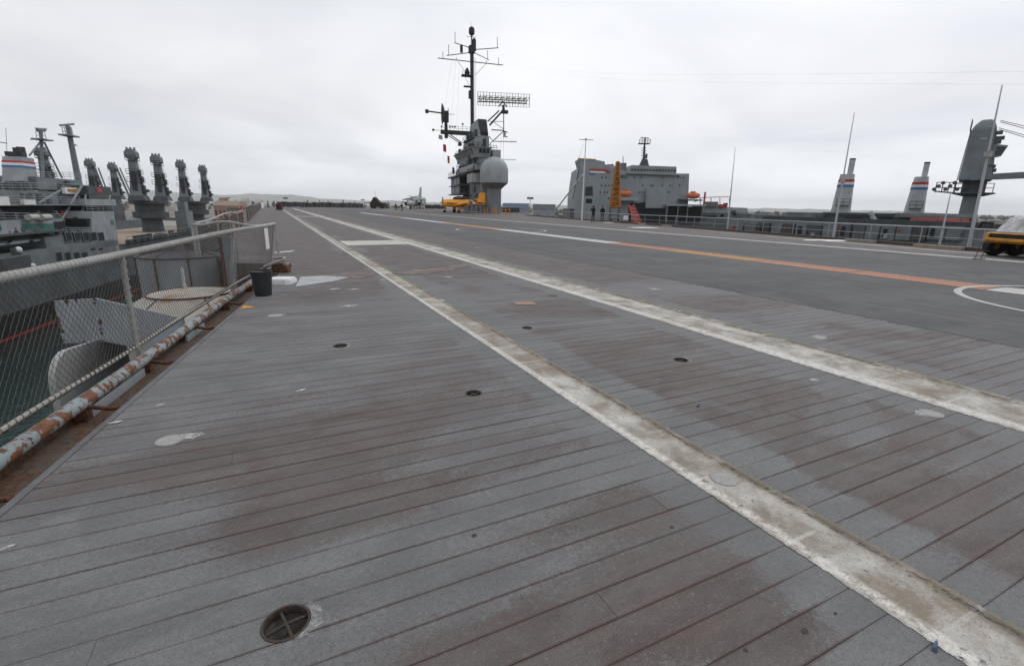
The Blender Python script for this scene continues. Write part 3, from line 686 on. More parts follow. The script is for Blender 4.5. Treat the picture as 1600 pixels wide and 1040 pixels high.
for s in (2.2, 5.82, 9.9, 13.48):
    m = MB(); m.tube([(ft(s), s, -0.25), (ft(s), s, 0.3), (ftop(s), s, 1.09)], 0.026, 8)
    pt = T.part('post', m, M['steel'], smooth=60)
    m = MB(); helix2 = []
    for i in range(90):
        h = 0.1 + 0.95 * i / 90; th = i * 0.75; helix2.append((ft(s) + (ftop(s) - ft(s)) * h + 0.031 * math.cos(th), s + 0.031 * math.sin(th), h))
    m.tube(helix2, 0.0035, 4); T.part('lashing', m, M['rope'], pt)
m = MB()
def Pf(a, h):
    s = S0 + a; k = (h) / 0.96; return (ft(s) * (1 - k) + ftop(s) * k, s, FZ + h)
chain(m, Pf, S1 - S0, 0.97, 0.034, 0.0405, 0.0021)
T.part('wire_mesh', m, M['wire'], kind='stuff')
m = MB(); m.box(ftop(12.3) + 0.04, ftop(12.3) + 0.045, 12.1, 12.5, 0.55, 1.02); T.part('white_tag', m, M['plastic'])

def far_fence(lab, p0, p1, n, h, frame='A', dw=0.11, r=0.006, mesh=True):
    T = Thing('safety_fence', lab, 'fence', (p0[0], p0[1], 0), frame, 'safety fences farther along the port edge')
    a = Vector((p0[0], p0[1], 0)); b = Vector((p1[0], p1[1], 0)); L = (b - a).length
    sag = lambda k: h + 0.05 * math.sin(k * 9 + p0[1])
    m = MB(); m.tube([tuple(a.lerp(b, i / 20)) [:2] + (sag(i / 20),) for i in range(21)], 0.035, 6); T.part('top_rail', m, M['steel'])
    for i in range(n + 1):
        q = a.lerp(b, i / n); m = MB(); m.cyl((q.x, q.y, -0.2), (q.x, q.y, h + 0.03), 0.035, n=6); T.part('post', m, M['steel'])
    if mesh:
        m = MB(); chain(m, lambda s_, hh: (a.x + (b.x - a.x) * s_ / L, a.y + (b.y - a.y) * s_ / L, 0.05 + hh), L, h - 0.05, dw, dw * 1.2, r); T.part('wire_mesh', m, M['wire'], kind='stuff')
q0, q1 = S2A(-2.35, 14.9), S2A(-4.55, 15.5)
far_fence('short fence across the step in the deck edge, behind the near fence', q0, q1, 2, 1.0, mesh=False)
q2 = S2A(-4.55, 15.8)
far_fence('sagging fence section just beyond the step in the deck edge', q2, (-1.75, 38), 4, 1.02, dw=0.12, r=0.007)
far_fence('middle fence section farther along the port edge', (-1.75, 42), (-1.95, 78), 8, 1.25, dw=0.2, r=0.012)
far_fence('distant fence section on the port side near the bow', (-2.0, 80), (-2.2, 140), 14, 1.4, dw=0.3, r=0.02)

# ================================================================== THINGS AT THE PORT EDGE
# bent pale screen plate hung outboard, with rusted edges
def locker():
    P0, P1, P2 = (-4.6, 8.87), (-3.9, 8.53), (-2.5, onT(285, 497, -2.5)[0])
    def zz(x, y, P):
        d = ray(x, y); return EYE + d.z / math.hypot(d.x, d.y) * math.hypot(P[0], P[1])
    za, zb_, zc = (zz(83, 539, P0), zz(83, 470, P0)), (zz(151, 536, P1), zz(150, 466, P1)), (zz(151, 536, P1) - .05, onT(285, 497, -2.5)[1])
    T = Thing('screen_plate', 'bent pale grey steel plate with rust-spotted edges hung outboard of the fence', 'steel plate', (P1[0], P1[1], zb_[0]), 'S')
    def pan(A, B, zA, zB, nm, th=.03):
        d = Vector((B[0] - A[0], B[1] - A[1])); n = Vector((-d.y, d.x)).normalized() * th; m = MB()
        m.hexa([(A[0], A[1], zA[0]), (B[0], B[1], zB[0]), (B[0] + n.x, B[1] + n.y, zB[0]), (A[0] + n.x, A[1] + n.y, zA[0])], [(A[0], A[1], zA[1]), (B[0], B[1], zB[1]), (B[0] + n.x, B[1] + n.y, zB[1]), (A[0] + n.x, A[1] + n.y, zA[1])])
        return T.part(nm, m, M['locker'], bevel=.006)
    f = pan(P0, P1, za, zb_, 'front_plate'); g = pan(P1, P2, zb_, zc, 'side_plate')
    d = Vector((P1[0] - P0[0], P1[1] - P0[1])).normalized(); n = Vector((d.y, -d.x)) * .008
    for k in range(26):
        q = random.random(); e_ = random.choice((0, 1, 2, 3)); w = random.uniform(.01, .035)
        if e_ < 2: a = q; h = random.uniform(.0, .05) if e_ else 1 - random.uniform(0, .05)
        else: a = random.uniform(0, .06) if e_ == 2 else 1 - random.uniform(0, .06); h = q
        p = (P0[0] + (P1[0] - P0[0]) * a + n.x * .4, P0[1] + (P1[1] - P0[1]) * a + n.y * .4); z = (za[0] + (za[1] - za[0]) * h) * (1 - a) + (zb_[0] + (zb_[1] - zb_[0]) * h) * a
        m = MB(); m.rings([[(p[0] + d.x * w * math.cos(6.283 * i / 7) * random.uniform(.7, 1.3) + n.x * o_, p[1] + d.y * w * math.cos(6.283 * i / 7) + n.y * o_, z + w * math.sin(6.283 * i / 7) * random.uniform(.6, 1.4)) for i in range(7)] for o_ in (0, .5)]); T.part('rust_scab', m, M['rust'], f)
    m = MB(); m.hexa([(P0[0] + .05, P0[1] + .05, za[0] + .02), (P1[0], P1[1] + .05, zb_[0] + .02), (P2[0] - .05, P2[1], zc[0] + .02), (P0[0] + .9, P0[1] + 1.3, za[0] - .05)], [(P0[0] + .05, P0[1] + .05, za[0] + .05), (P1[0], P1[1] + .05, zb_[0] + .05), (P2[0] - .05, P2[1], zc[0] + .05), (P0[0] + .9, P0[1] + 1.3, za[0] - .02)]); T.part('floor_plate', m, M['ship_dark'])
locker()
# rounded pale chute below it
M['chute'] = rusty('chalky_white_paint', (0.40, 0.405, 0.40), -.05, (0.25, 0.16, 0.10), (0.3, 0.24, 0.18), 2.0)
T = Thing('curved_chute', 'rounded pale panel below the locker, seen through the fence', 'panel', (-3.6, 7.6, -1.6), 'S')
m = MB(); R = 0.42; cs_, cz_ = 7.75, -0.82
arc = [(cs_ - R * math.cos(a), cz_ + R * math.sin(a)) for a in [math.pi / 2 * i / 10 for i in range(11)]]
m.prism(arc + [(cs_ + 1.6, cz_ + R - .15), (cs_ + 1.6, cz_ - 0.6), (cs_ - R, cz_ - 0.6)], 'x', -4.06, -3.98); T.part('shell', m, M['chute'], smooth=35)
# shallow rust-stained dome
T = Thing('round_tank_top', 'shallow round tank top, cream paint streaked with rust, beyond the fence', 'tank', (-3.75, 12.0, -1.6), 'S')
dc = (-3.75, 12.0, -0.86)
m = MB(); m.lathe(dc, [(1.50, -0.6), (1.50, 0.0), (1.46, 0.05), (1.2, 0.26), (0.82, 0.47), (0.78, 0.50), (0.55, 0.54), (0.02, 0.58)], 40); T.part('dome', m, M['dome'], smooth=25)
m = MB(); m.tube([(dc[0] + 0.80 * math.cos(6.283 * i / 32), dc[1] + 0.80 * math.sin(6.283 * i / 32), dc[2] + 0.50) for i in range(33)], 0.02, 6); T.part('rim_bead', m, M['rust'])
m = MB(); m.tube([(dc[0] - 0.1, dc[1] + 0.1, dc[2] + 0.52), (dc[0] - 0.25, dc[1] + 0.5, dc[2] + 0.62), (dc[0] - 0.32, dc[1] + 0.75, dc[2] + 0.95)], 0.035, 7); T.part('vent_stub', m, M['rope'])
for a in (0.6, 1.7, 2.9, 4.2, 5.3):
    m = MB(); m.tube([(dc[0] + r_ * math.cos(a), dc[1] + r_ * math.sin(a), dc[2] + z_) for r_, z_ in ((0.82, 0.475), (1.2, 0.268), (1.46, 0.058))], 0.014, 5); T.part('seam_bead', m, M['rust'])
# splinter tub behind it
T = Thing('gun_tub', 'pale round shield tub with rusty pipe frame behind the tank top', 'gun tub', (-5.15, 16.4, -2), 'S')
tcn = (-5.15, 16.4, 0); R = 1.15; ZT = 0.05
m = MB(); m.lathe(tcn, [(R, -2.0), (R, ZT), (R - 0.03, ZT), (R - 0.03, -2.0)], 40, cap=False); T.part('shield', m, M['tub'], smooth=40)
m = MB(); m.tube([(tcn[0] + (R + .01) * math.cos(6.283 * i / 40), tcn[1] + (R + .01) * math.sin(6.283 * i / 40), ZT) for i in range(41)], 0.022, 6); T.part('top_ring', m, M['gutter'])
for i in range(9):
    a = 6.283 * i / 9 + 0.2; p = (tcn[0] + (R + .02) * math.cos(a), tcn[1] + (R + .02) * math.sin(a))
    m = MB(); m.tube([(p[0], p[1], -1.8), (p[0], p[1], ZT)], 0.02, 5); T.part('stanchion', m, M['gutter'])
    m = MB(); m.tube([(p[0], p[1], ZT), (tcn[0], tcn[1], 0.40)], 0.013, 5); T.part('frame_pipe', m, M['gutter'])
# grey post at the step
T = Thing('davit_post', 'grey steel box post beside the end of the near fence', 'post', (-3.35, 14.2, -1.5), 'S')
m = MB(); m.box(-3.52, -3.30, 14.1, 14.3, -1.5, 0.72); T.part('post', m, M['ship']); m = MB(); m.box(-3.60, -3.53, 14.1, 14.25, -1.5, 0.70); T.part('side_plate', m, M['rust'])
# bucket
X, Y = onZ(412, 461)
T = Thing('bucket', 'charcoal plastic bucket standing at the deck edge by the fence end', 'bucket', (X, Y, 0))
m = MB(); m.lathe((X, Y, 0), [(0.004, 0.012), (0.125, 0.012), (0.126, 0.0), (0.135, 0.004), (0.172, 0.40), (0.182, 0.402), (0.184, 0.43), (0.176, 0.435), (0.166, 0.40), (0.128, 0.02), (0.004, 0.02)], 36, cap=False); T.part('body', m, M['bucket'], smooth=40)
m = MB(); m.tube([(X + 0.18 * math.cos(a), Y - 0.1 * math.sin(a), 0.40 + 0.05 * math.sin(a) * 0.6) for a in [math.pi * i / 12 for i in range(13)]], 0.005, 5); T.part('handle', m, M['steel'])
# white plastic lid box
X, Y = onZ(441, 442)
T = Thing('plastic_tub', 'low white plastic box with clipped corners lying by the deck edge', 'plastic box', (X, Y, 0))
def octo(a, b, c): return [(X - a + c, Y - b), (X + a - c, Y - b), (X + a, Y - b + c), (X + a, Y + b - c), (X + a - c, Y + b), (X - a + c, Y + b), (X - a, Y + b - c), (X - a, Y - b + c)]
m = MB(); m.prism(octo(0.24, 0.22, 0.07), 'z', 0.0, 0.075); T.part('base', m, M['plastic'])
m = MB(); m.prism(octo(0.22, 0.20, 0.06), 'z', 0.076, 0.105); T.part('lid', m, M['plastic'])
# rusty chock and cable by the pipe end
X, Y = onZ(440, 425)
T = Thing('rusty_chock', 'rusty deck chock with curled pipe at the end of the guard pipe', 'chock', (X, Y, 0))
m = MB(); m.prism([(X - 0.22, 0.0), (X + 0.2, 0.0), (X + 0.17, 0.16), (X + 0.05, 0.22), (X - 0.18, 0.18)], 'y', Y - 0.09, Y + 0.09); T.part('block', m, M['rust'], bevel=0.015)
m = MB(); m.tube([(X - 0.35, Y - 0.1, 0.13), (X - 0.1, Y - 0.12, 0.22), (X + 0.12, Y - 0.08, 0.30), (X + 0.05, Y + 0.1, 0.33), (X - 0.25, Y + 0.2, 0.30)], 0.035, 8); T.part('curled_pipe', m, M['rope'], smooth=50)

# ================================================================== SHIPS TO PORT
def sbox(m, x0, x1, yt, yb, t, dep, far=-1):
    """box whose face towards the carrier lies on t and covers that patch of the view; depth goes outboard"""
    ym, xm = (yt + yb) / 2, (x0 + x1) / 2
    s0, s1 = onT(x0, ym, t)[0], onT(x1, ym, t)[0]; z1, z0 = onT(xm, yt, t)[1], onT(xm, yb, t)[1]
    m.box(t, t + dep * far, s0, s1, z0, z1); return min(s0, s1), max(s0, s1), z0, z1
def crane(T, t, s, zb, zt, sc_=1.0, lean=0.0):
    """one of a pair of tall jib-crane posts: drum, tapering house, platforms, knobbed head"""
    H_ = zt - zb; W = 2.0 * sc_
    m = MB(); m.taper(t - W, t + W, s - W, s + W, zb, t - W * .8, t + W * .8, s - W * .8, s + W * .8, zb + H_ * .10); T.part('crane_base', m, M['ship_dark'])
    m = MB(); m.taper(t - W * .72, t + W * .72, s - W * .72, s + W * .72, zb + H_ * .10, t - W * .50, t + W * .50, s - W * .5, s + W * .5, zb + H_ * .42)
    m.taper(t - W * .50, t + W * .50, s - W * .5, s + W * .5, zb + H_ * .42, t - W * .40, t + W * .40, s - W * .4, s + W * .4, zb + H_ * .78); tw = T.part('crane_tower', m, M['ship'])
    m = MB(); hz = zb + H_ * .78; r = W * .70
    m.prism([(t + r * math.cos(a), hz + H_ * .12 + H_ * .115 * math.sin(a)) for a in [math.pi / 8 + math.pi / 4 * i for i in range(8)]], 'y', s - r * .8, s + r * .8)
    for k in (-.6, 0, .6): m.box(t + k * r - .2, t + k * r + .2, s - .15, s + .15, hz + H_ * .2, hz + H_ * .26)
    T.part('crane_head', m, M['ship'])
    for k, w in ((.78, .60), (.52, .70), (.36, .76)):
        z = zb + H_ * k; m = MB(); m.box(t - W * w, t + W * w, s - W * w, s + W * w, z, z + 0.14); m.rail([(t - W * w, s - W * w, z + .14), (t + W * w, s - W * w, z + .14), (t + W * w, s + W * w, z + .14)], 1.1, 1.3, 0.05); T.part('platform', m, M['ship_dark'])
    m = MB(); m.box(t + W * .30, t + W * .62, s - W * .28, s + W * .28, zb + H_ * .14, zb + H_ * .60); m.box(t - W * .28, t + W * .28, s - W * .66, s - W * .3, zb + H_ * .14, zb + H_ * .58)
    T.part('recess_shade_block', m, M['island_dark'])  # dark boxes on the tower faces stand in for shaded recesses
    m = MB(); 
    for k in range(14): z = zb + H_ * (.12 + .05 * k); m.tube([(t + W * .70, s + W * .5, z), (t + W * .70, s + W * .25, z)], .03, 3)
    for q in (.25, .5): m.tube([(t + W * .78, s + W * q, zb + H_ * .1), (t + W * .5, s + W * q, zb + H_ * .8)], .03, 3)
    T.part('ladder', m, M['ship_light'])
    m = MB(); m.box(t + W * .45, t + W * .95, s - W * .45, s + W * .1, zb + H_ * .12, zb + H_ * .30); m.box(t + W * .4, t + W * .75, s - W * .1, s + W * .5, zb + H_ * .36, zb + H_ * .48)
    m.cyl((t + W * .9, s - W * .6, zb + H_ * .2), (t + W * .9, s + W * .7, zb + H_ * .2), W * .22, n=10); T.part('winch', m, M['island_dark'])
    m = MB(); m.tube([(t - W * .3, s + W * .5, zb + H_ * .8), (t - W * .2, s + W * 1.6, zb + H_ * .15)], 0.05, 4); m.tube([(t + W * .3, s + W * .5, zb + H_ * .8), (t + W * .3, s + W * 1.5, zb + H_ * .15)], 0.05, 4); T.part('rigging', m, M['ship_dark'])
def s_at(x, t, y=320): return onT(x, y, t)[0]
def pair(T, t, xs, zb, zt, sc_):
    for x in xs: crane(T, t, s_at(x, t, 290), zb, zt, sc_)
    s0, s1 = s_at(xs[0], t), s_at(xs[1], t); m = MB(); sm_ = (s0 + s1) / 2
    m.lathe((t, sm_, 0), [(2.6, -7), (2.4, -3.6), (4.2, -3.2), (4.2, -1.7), (3.4, -1.5), (3.4, 0.4), (4.6, 0.6), (4.6, zb)], 20); T.part('crane_pedestal', m, M['ship_dark'], smooth=30)

T = Thing('crane_ship', 'grey crane ship moored to port with banded funnel and teal bridge windows', 'ship', (-58, 90, WATER), 'S')
def hull(T, t0, t1, s0, s1, zd, flare=0.6, bow=18, bw=1.1):
    m = MB(); tm = (t0 + t1) / 2
    def ring(k, z, g=0): return [(t0 - g, s0, z), (t0 - g, s1 - bow, z), (t0 - (t0 - tm) * 0.45 * -1 * -1, s1 - bow * 0.35, z), (tm, s1, z), (t1 + (tm - t1) * 0.45, s1 - bow * .35, z), (t1 + g, s1 - bow, z), (t1 + g, s0, z)]
    a = [(t0 + flare, s0), (t0 + flare, s1 - bow), ((t0 + tm) / 2 + flare * 0, s1 - bow * .4), (tm, s1 - 2), ((t1 + tm) / 2, s1 - bow * .4), (t1 - flare, s1 - bow), (t1 - flare, s0)]
    b = [(t0, s0), (t0, s1 - bow), ((t0 + tm) / 2 + 0.8 * (1 if t0 > tm else -1), s1 - bow * .3), (tm, s1 + 2), ((t1 + tm) / 2 + 0.8 * (1 if t1 > tm else -1), s1 - bow * .3), (t1, s1 - bow), (t1, s0)]
    lerp = lambda k: [(p[0] + (q[0] - p[0]) * k, p[1] + (q[1] - p[1]) * k) for p, q in zip(a, b)]
    zs = [(WATER - 2, 0), (WATER + 3.6, 0.35), (zd, 1)]
    m = MB(); m.rings([[(x, y, z) for x, y in lerp(k)] for z, k in zs[1:]]); T.part('hull', m, M['hull'])
    m = MB(); m.rings([[(x, y, z) for x, y in lerp(k)] for z, k in ((WATER - 2, 0.0), (WATER + 0.45, 0.12))] + [[(x, y, WATER + 0.45) for x, y in lerp(0.12)], [(x, y, WATER + 3.59) for x, y in lerp(0.35)]]); T.part('boot_topping', m, M['boot'])
    m = MB(); g = 0.06 * (1 if t0 > tm else -1); m.rings([[(x + (g if abs(x - t0) < abs(x - t1) else -g), y, z) for x, y in lerp(0.12)] for z in (WATER + 0.25, WATER + 0.62)], cap=False); T.part('waterline', m, M['redline'])
hull(T, -47.03, -71, -60, 205, -7.2, 0.0)
# working deck beyond the house, with stores along its edge
sA = s_at(186, -47, 385)
m = MB(); m.box(-46.8, -69, sA + 1, 186, -7.19, -7.05); dk = T.part('cargo_deck', m, M['sand'])
for k in range(9):
    m = MB(); s = sA + 6 + k * 8.0; m.box(-48, -68, s, s + 0.25, -7.05, -7.0); T.part('deck_line', m, M['gse'], dk)
for k in range(22):
    s = sA + 3 + k * 3.3; m = MB(); h = random.uniform(0.5, 1.5); m.box(-46.3, -46.3 - random.uniform(0.3, 1.0), s, s + random.uniform(1.2, 2.9), -7.05, -7.05 + h); T.part('bulwark_locker', m, M['ship_dark'])
m = MB(); m.rail([(-46.2, sA + 2, -7.0), (-46.2, 185, -7.0)], 1.3, 3, 0.05); T.part('deck_rail', m, M['ship'])
pair(T, -57, (214, 251), 1.4, 14.2, 1.0)
pair(T, -59, (287, 320), 1.4, 14.6, 1.0)
m = MB(); s_, z_ = onT(292, 345, -52); m.box(-51, -54, s_ - 3, s_ + 3, -7, -1.5); m.box(-51.5, -53.5, s_ - 1.5, s_ + 1.5, -1.5, 1.2); T.part('mast_house', m, M['ship'])
M['cream0'] = flat('dull_cream_canister', (0.42, 0.41, 0.36), .6)
# superstructure, level by level
m = MB(); sbox(m, -90, 186, 392, 430, -47, 20); sbox(m, 72, 186, 383, 392.5, -47, 18); T.part('lower_plating', m, M['ship'])
m = MB()
a_ = onT(145, 330, -47); b_ = onT(178, 330, -47); c_ = onT(187, 392, -47); d_ = onT(143, 392, -47)
m.prism([a_, b_, c_, d_], 'x', -47.02, -60); T.part('front_house', m, M['ship_light'])
m = MB(); sbox(m, 70, 150, 366, 384, -47.2, 16); T.part('side_plating', m, M['ship'])
def win(xs, yt, yb, t, mat, nm='window', w=8.0, h=None):
    for x in xs:
        m = MB(); ym = (yt + yb) / 2; s0, s1 = onT(x - w / 2, ym, t)[0], onT(x + w / 2, ym, t)[0]; z1, z0 = onT(x, yt, t)[1], onT(x, yb, t)[1]
        wo_ = T.part(nm, m.box(t + 0.04, t - 0.3, s0, s1, z0, z1), mat)
        m = MB()
        for q in (0, 1):
            m.box(t + 0.06, t - 0.02, s0 - .05 + q * (s1 - s0), s0 + .05 + q * (s1 - s0), z0 - .05, z1 + .05)
        m.box(t + 0.055, t - 0.02, s0, s1, z1 - .02, z1 + .05); m.box(t + 0.055, t - 0.02, s0, s1, z0 - .05, z0 + .02); T.part('window_frame', m, M['ship'], wo_)
win((107, 121, 134, 146, 157.5), 363, 376, -46.99, M['opening'], w=9.5)
win((92, 106, 120, 132.5), 394, 408, -46.99, M['opening'], w=9.5)
win((145, 157), 387, 391, -46.99, M['opening'], w=7)
win((175.5,), 343.5, 351, -46.99, M['teal'], w=4)
m = MB(); sbox(m, 136, 163, 341, 352, -47.3, 4); T.part('shelter_opening', m, M['opening'])
m = MB(); sbox(m, -90, 100, 345, 368, -48, 16); bh = T.part('bridge_house', m, M['ship_light'])
win((39, 48.5, 59, 69.5, 79.5), 349.5, 359.5, -47.98, M['teal'], w=8.5)
win((-2,), 350, 360, -47.98, M['teal'], w=6)
m = MB(); sbox(m, 85, 103, 346, 357, -47.9, 3); T.part('window', m, M['opening'])
m = MB(); sbox(m, -90, 75, 368, 392, -48.5, 15); sbox(m, -90, 104, 367, 370, -46.6, 6); T.part('boat_deck', m, M['ship_dark'])
m = MB(); s0, z0 = onT(-20, 392, -46.9); s1, z1 = onT(72, 370, -46.9); n = 12
m.rings([[(-46.9 - 1.1 - 1.1 * math.cos(6.283 * i / 10) * w, s0 + (s1 - s0) * k / n, (z0 + z1) / 2 + (z1 - z0) * .46 * math.sin(6.283 * i / 10) * w) for i in range(10)] for k in range(n + 1) for w in (max(0.15, math.sin(math.pi * (0.06 + 0.88 * k / n)) ** 0.45),)]); T.part('lifeboat', m, M['ship'], smooth=50)
for x in (17, 51):
    m = MB(); sbox(m, x - 2, x + 2, 375, 379, -46.7, .2); T.part('porthole', m, M['glass'])
m = MB(); sbox(m, -60, 38, 326, 345, -50, 10); T.part('open_deck_bay', m, M['opening'])
m = MB(); sbox(m, -90, 120, 318.5, 321.5, -48.4, 14); T.part('deck_edge', m, M['ship'])
m = MB(); sbox(m, 38, 124, 321.5, 345, -53, 8); T.part('house_recess', m, M['ship_dark'])
m = MB(); sbox(m, -90, 132, 297, 319, -51.5, 11); T.part('upper_house', m, M['ship'])
win((35, 49), 302, 307, -51.4, M['glass'], 'porthole', 3)
win((95,), 303, 311, -51.4, M['teal'], w=6)
for x0, x1, yt, yb, t_, mt, nm in ((38, 56, 312, 320, -48.2, 'white', 'white_locker'), (102, 124, 293, 303, -50.5, 'white', 'name_board'), (-20, 15, 307, 321, -48.3, 'white', 'white_screen'), (108, 122, 295.5, 298.5, -50.3, 'gse', 'board_lettering_panel'),
                                   (113, 119, 309, 319, -50.6, 'red', 'red_locker'), (97, 103, 330, 342, -50.8, 'red', 'red_locker'), (64, 69, 277, 281, -53, 'orange', 'life_ring')):
    m = MB(); sbox(m, x0, x1, yt, yb, t_, 0.5); T.part(nm, m, M[mt])
for x in (51, 71):
    m = MB(); s, z = onT(x, 339.5, -47.2); L = abs(onT(x + 7, 339, -47.2)[0] - s); m.cyl((-47.2, s - L, z), (-47.2, s + L, z), 0.45, n=12); T.part('raft_canister', m, M['cream0'], smooth=40)
m = MB(); sbox(m, 58, 125, 279, 297.5, -53, 8); T.part('pilot_house', m, M['ship'])
win((107, 112.5, 118, 123), 284, 294, -52.95, M['teal'], w=4.2)
win((92, 100), 286, 292, -52.95, M['glass'], w=4)
m = MB(); sbox(m, 137, 174, 291, 305, -49, 6); T.part('wing_roof', m, M['ship_dark']); m = MB(); sbox(m, 152, 159, 294, 301, -48.9, .4); T.part('red_light_box', m, M['red'])
m = MB(); sbox(m, 139, 170, 305, 312, -50.5, 5); T.part('window_band', m, M['glass'])
m = MB(); s0, z0 = onT(136, 321.5, -48); s1, z1 = onT(182, 311.5, -48); m.prism([(-48.2, s0), (-47.6, s0 + 1), (-47.6, s1 - 1.5), (-49.5, s1 + .3), (-56, s1 + .3), (-56, s0)], 'z', z0, z1); T.part('bridge_wing', m, M['ship_light'])
m = MB(); sbox(m, 138, 176, 321.6, 330, -49.5, 9); T.part('wing_underside', m, M['opening'])
# funnel with bands
def band_funnel(T, pts, t0, t1, bands, mat, ax='x'):
    """raked funnel: outline in (s, z); bands wrap it a touch proud"""
    (sl0, sr0, z0), (sl1, sr1, z1) = pts
    at_ = lambda z: (sl0 + (sl1 - sl0) * (z - z0) / (z1 - z0), sr0 + (sr1 - sr0) * (z - z0) / (z1 - z0))
    def blk(za, zb, g):
        a, b = at_(za), at_(zb); m = MB(); m.hexa([(t0 + g, a[0] - g, za), (t0 + g, a[1] + g, za), (t1 - g, a[1] + g, za), (t1 - g, a[0] - g, za)], [(t0 + g, b[0] - g, zb), (t0 + g, b[1] + g, zb), (t1 - g, b[1] + g, zb), (t1 - g, b[0] - g, zb)]); return m
    fu = T.part('funnel', blk(z0, z1, 0), mat)
    for za, zb, mt in bands: T.part('funnel_band', blk(za, zb, 0.06), M[mt], fu)
    return fu
tF = -54
zF = lambda y: onT(34, y, tF)[1]
fu = band_funnel(T, ((onT(34, 297, tF)[0], onT(63, 297, tF)[0], zF(297)), (onT(34, 245, tF)[0], onT(52, 245, tF)[0], zF(245))), tF, tF - 2.6, ((zF(254.5), zF(251.3), 'red'), (zF(258.4), zF(254.6), 'white'), (zF(261.6), zF(258.5), 'blue')), M['ship_light'])
m = MB(); sbox(m, 33, 42, 238, 245, tF - .2, 2.2); sbox(m, 30, 34, 231, 238, tF - .5, .9); sbox(m, 36, 40, 230, 238, tF - .5, .9); T.part('exhaust', m, M['island_dark'], fu)
m = MB(); sbox(m, 40, 45, 284, 296, tF + .1, .2); T.part('door', m, M['ship_dark'], fu)
# signal mast (tripod) and radar mast
def pt(x, y, t): s, z = onT(x, y, t); return (t, s, z)
m = MB(); m.tube([pt(64, 205, -57), pt(68, 297, -57)], 0.28, 8); m.tube([pt(63, 222, -57), pt(46, 243, -57)], 0.16, 6); m.tube([pt(69, 222, -57), pt(97, 278, -57)], 0.16, 6)
m.tube([pt(48, 218, -57), pt(84, 219.5, -57)], 0.09, 5); m.tube([pt(54, 200, -57), pt(74, 201, -57)], 0.06, 5); m.box(-58, -56, onT(58, 216, -57)[0], onT(72, 216, -57)[0], onT(64, 219, -57)[1], onT(64, 217, -57)[1])
m.rail([pt(58, 217, -56), pt(72, 217, -56)], 1.2, 1, 0.05); m.tube([pt(58, 203, -57), pt(70, 203, -57)], 0.3, 6); T.part('tripod_mast', m, M['ship'])
m = MB(); m.tube([pt(106, 197, -56), pt(127, 305, -56)], 0.42, 10, True, 0.62); T.part('radar_mast', m, M['ship'], smooth=40)
m = MB(); m.tube([pt(94, 196, -56), pt(115, 194, -56)], 0.2, 6); m.rail([pt(99, 211, -55.2), pt(114, 211, -55.2)], 1.4, 1, 0.06); m.box(-57, -55, onT(100, 211, -56)[0], onT(115, 211, -56)[0], onT(107, 213, -56)[1], onT(107, 211, -56)[1]); m.tube([pt(110, 226, -56), pt(119, 227, -56)], 0.15, 5); T.part('radar', m, M['ship'])
m = MB(); m.tube([pt(-2, 222, -57), pt(11, 224, -57)], 0.08, 5); m.tube([pt(9, 200, -57), pt(11, 240, -57)], 0.04, 4); T.part('aerial', m, M['ship'])
crane(T, -64, s_at(72, -64, 270), onT(68, 300, -64)[1], onT(66, 233, -64)[1], .75)
m = MB()
for x0, x1, y, t_ in ((58, 128, 279, -52.9), (-30, 132, 297, -51.4), (-30, 120, 318.5, -48.4), (-30, 100, 345, -47.9), (136, 178, 330, -47.1), (104, 145, 366, -47.1)):
    m.rail([pt(x0, y, t_), pt(x1, y, t_)], 1.1, 2.2, 0.035, 3)
T.part('railings', m, M['ship_light'])
m = MB()
for k in range(60):
    x = random.uniform(-40, 130); y = random.choice((318, 297, 345, 367)); t_ = {318: -49.5, 297: -52.2, 345: -49, 367: -48}[y]; s, z = onT(x, y, t_); w = random.uniform(.3, .9); h = random.uniform(.5, 1.7)
    m.box(t_, t_ - w, s, s + w * random.uniform(.6, 1.6), z, z + h)
T.part('deck_fittings', m, M['ship_dark'], kind='stuff')
m = MB()
for xa, ya, xb, yb in ((60, 318, 95, 297), (95, 345, 128, 290), (85, 330, 100, 345), (125, 345, 135, 300)):
    m.tube([pt(xa, ya, -49), pt(xb, yb, -49.5)], 0.2, 6)
T.part('davit', m, M['ship'])
m = MB(); sbox(m, 4, 50, 401, 420, -43, 4); sbox(m, 24, 33, 387, 401, -44, .5); T.part('deck_machinery', m, M['ship_dark'])
m = MB(); s, z = onT(51, 415, -43); m.ball((-43, s, z), 0.35, 8, 5); s, z = onT(29, 390, -44); m.ball((-44, s, z), 0.4, 8, 5); T.part('floodlight', m, M['white'])

# a second crane ship behind the first
T = Thing('crane_ship', 'farther grey crane ship behind the first, two crane posts with slanted jibs', 'ship', (-92, 150, WATER), 'S')
hull(T, -80, -104, 60, 245, -5.5, -0.5)
pair(T, -88, (147, 181), 1.6, 14.4, 0.95)
for x, xe in ((146, 166), (180, 203)):
    m = MB(); a = pt(x + 2, 262, -87); b = pt(xe, 309, -87)
    m.tube([a, b], 0.38, 4); m.tube([(a[0] + 1, a[1], a[2]), (b[0] + 1, b[1], b[2])], 0.25, 4); T.part('jib', m, M['ship_light'])
m = MB(); sbox(m, 150, 196, 318, 356, -80.5, 12); T.part('deckhouse', m, M['ship_dark'])
for x, y, r in ((201, 322, .8), (198, 326, .6), (222, 345, .8), (228, 340, .7)):
    m = MB(); s, z = onT(x, y, -82); m.box(-82, -83, s - r, s + r, z - r, z + r * 1.2); T.part('sand_coloured_crate', m, M['sand'])
pts_ = [pt(172, 335, -79.9), pt(215, 345, -79.9)]; m = MB(); m.rail(pts_, 1.2, 2, .05); T.part('railings', m, M['ship'])

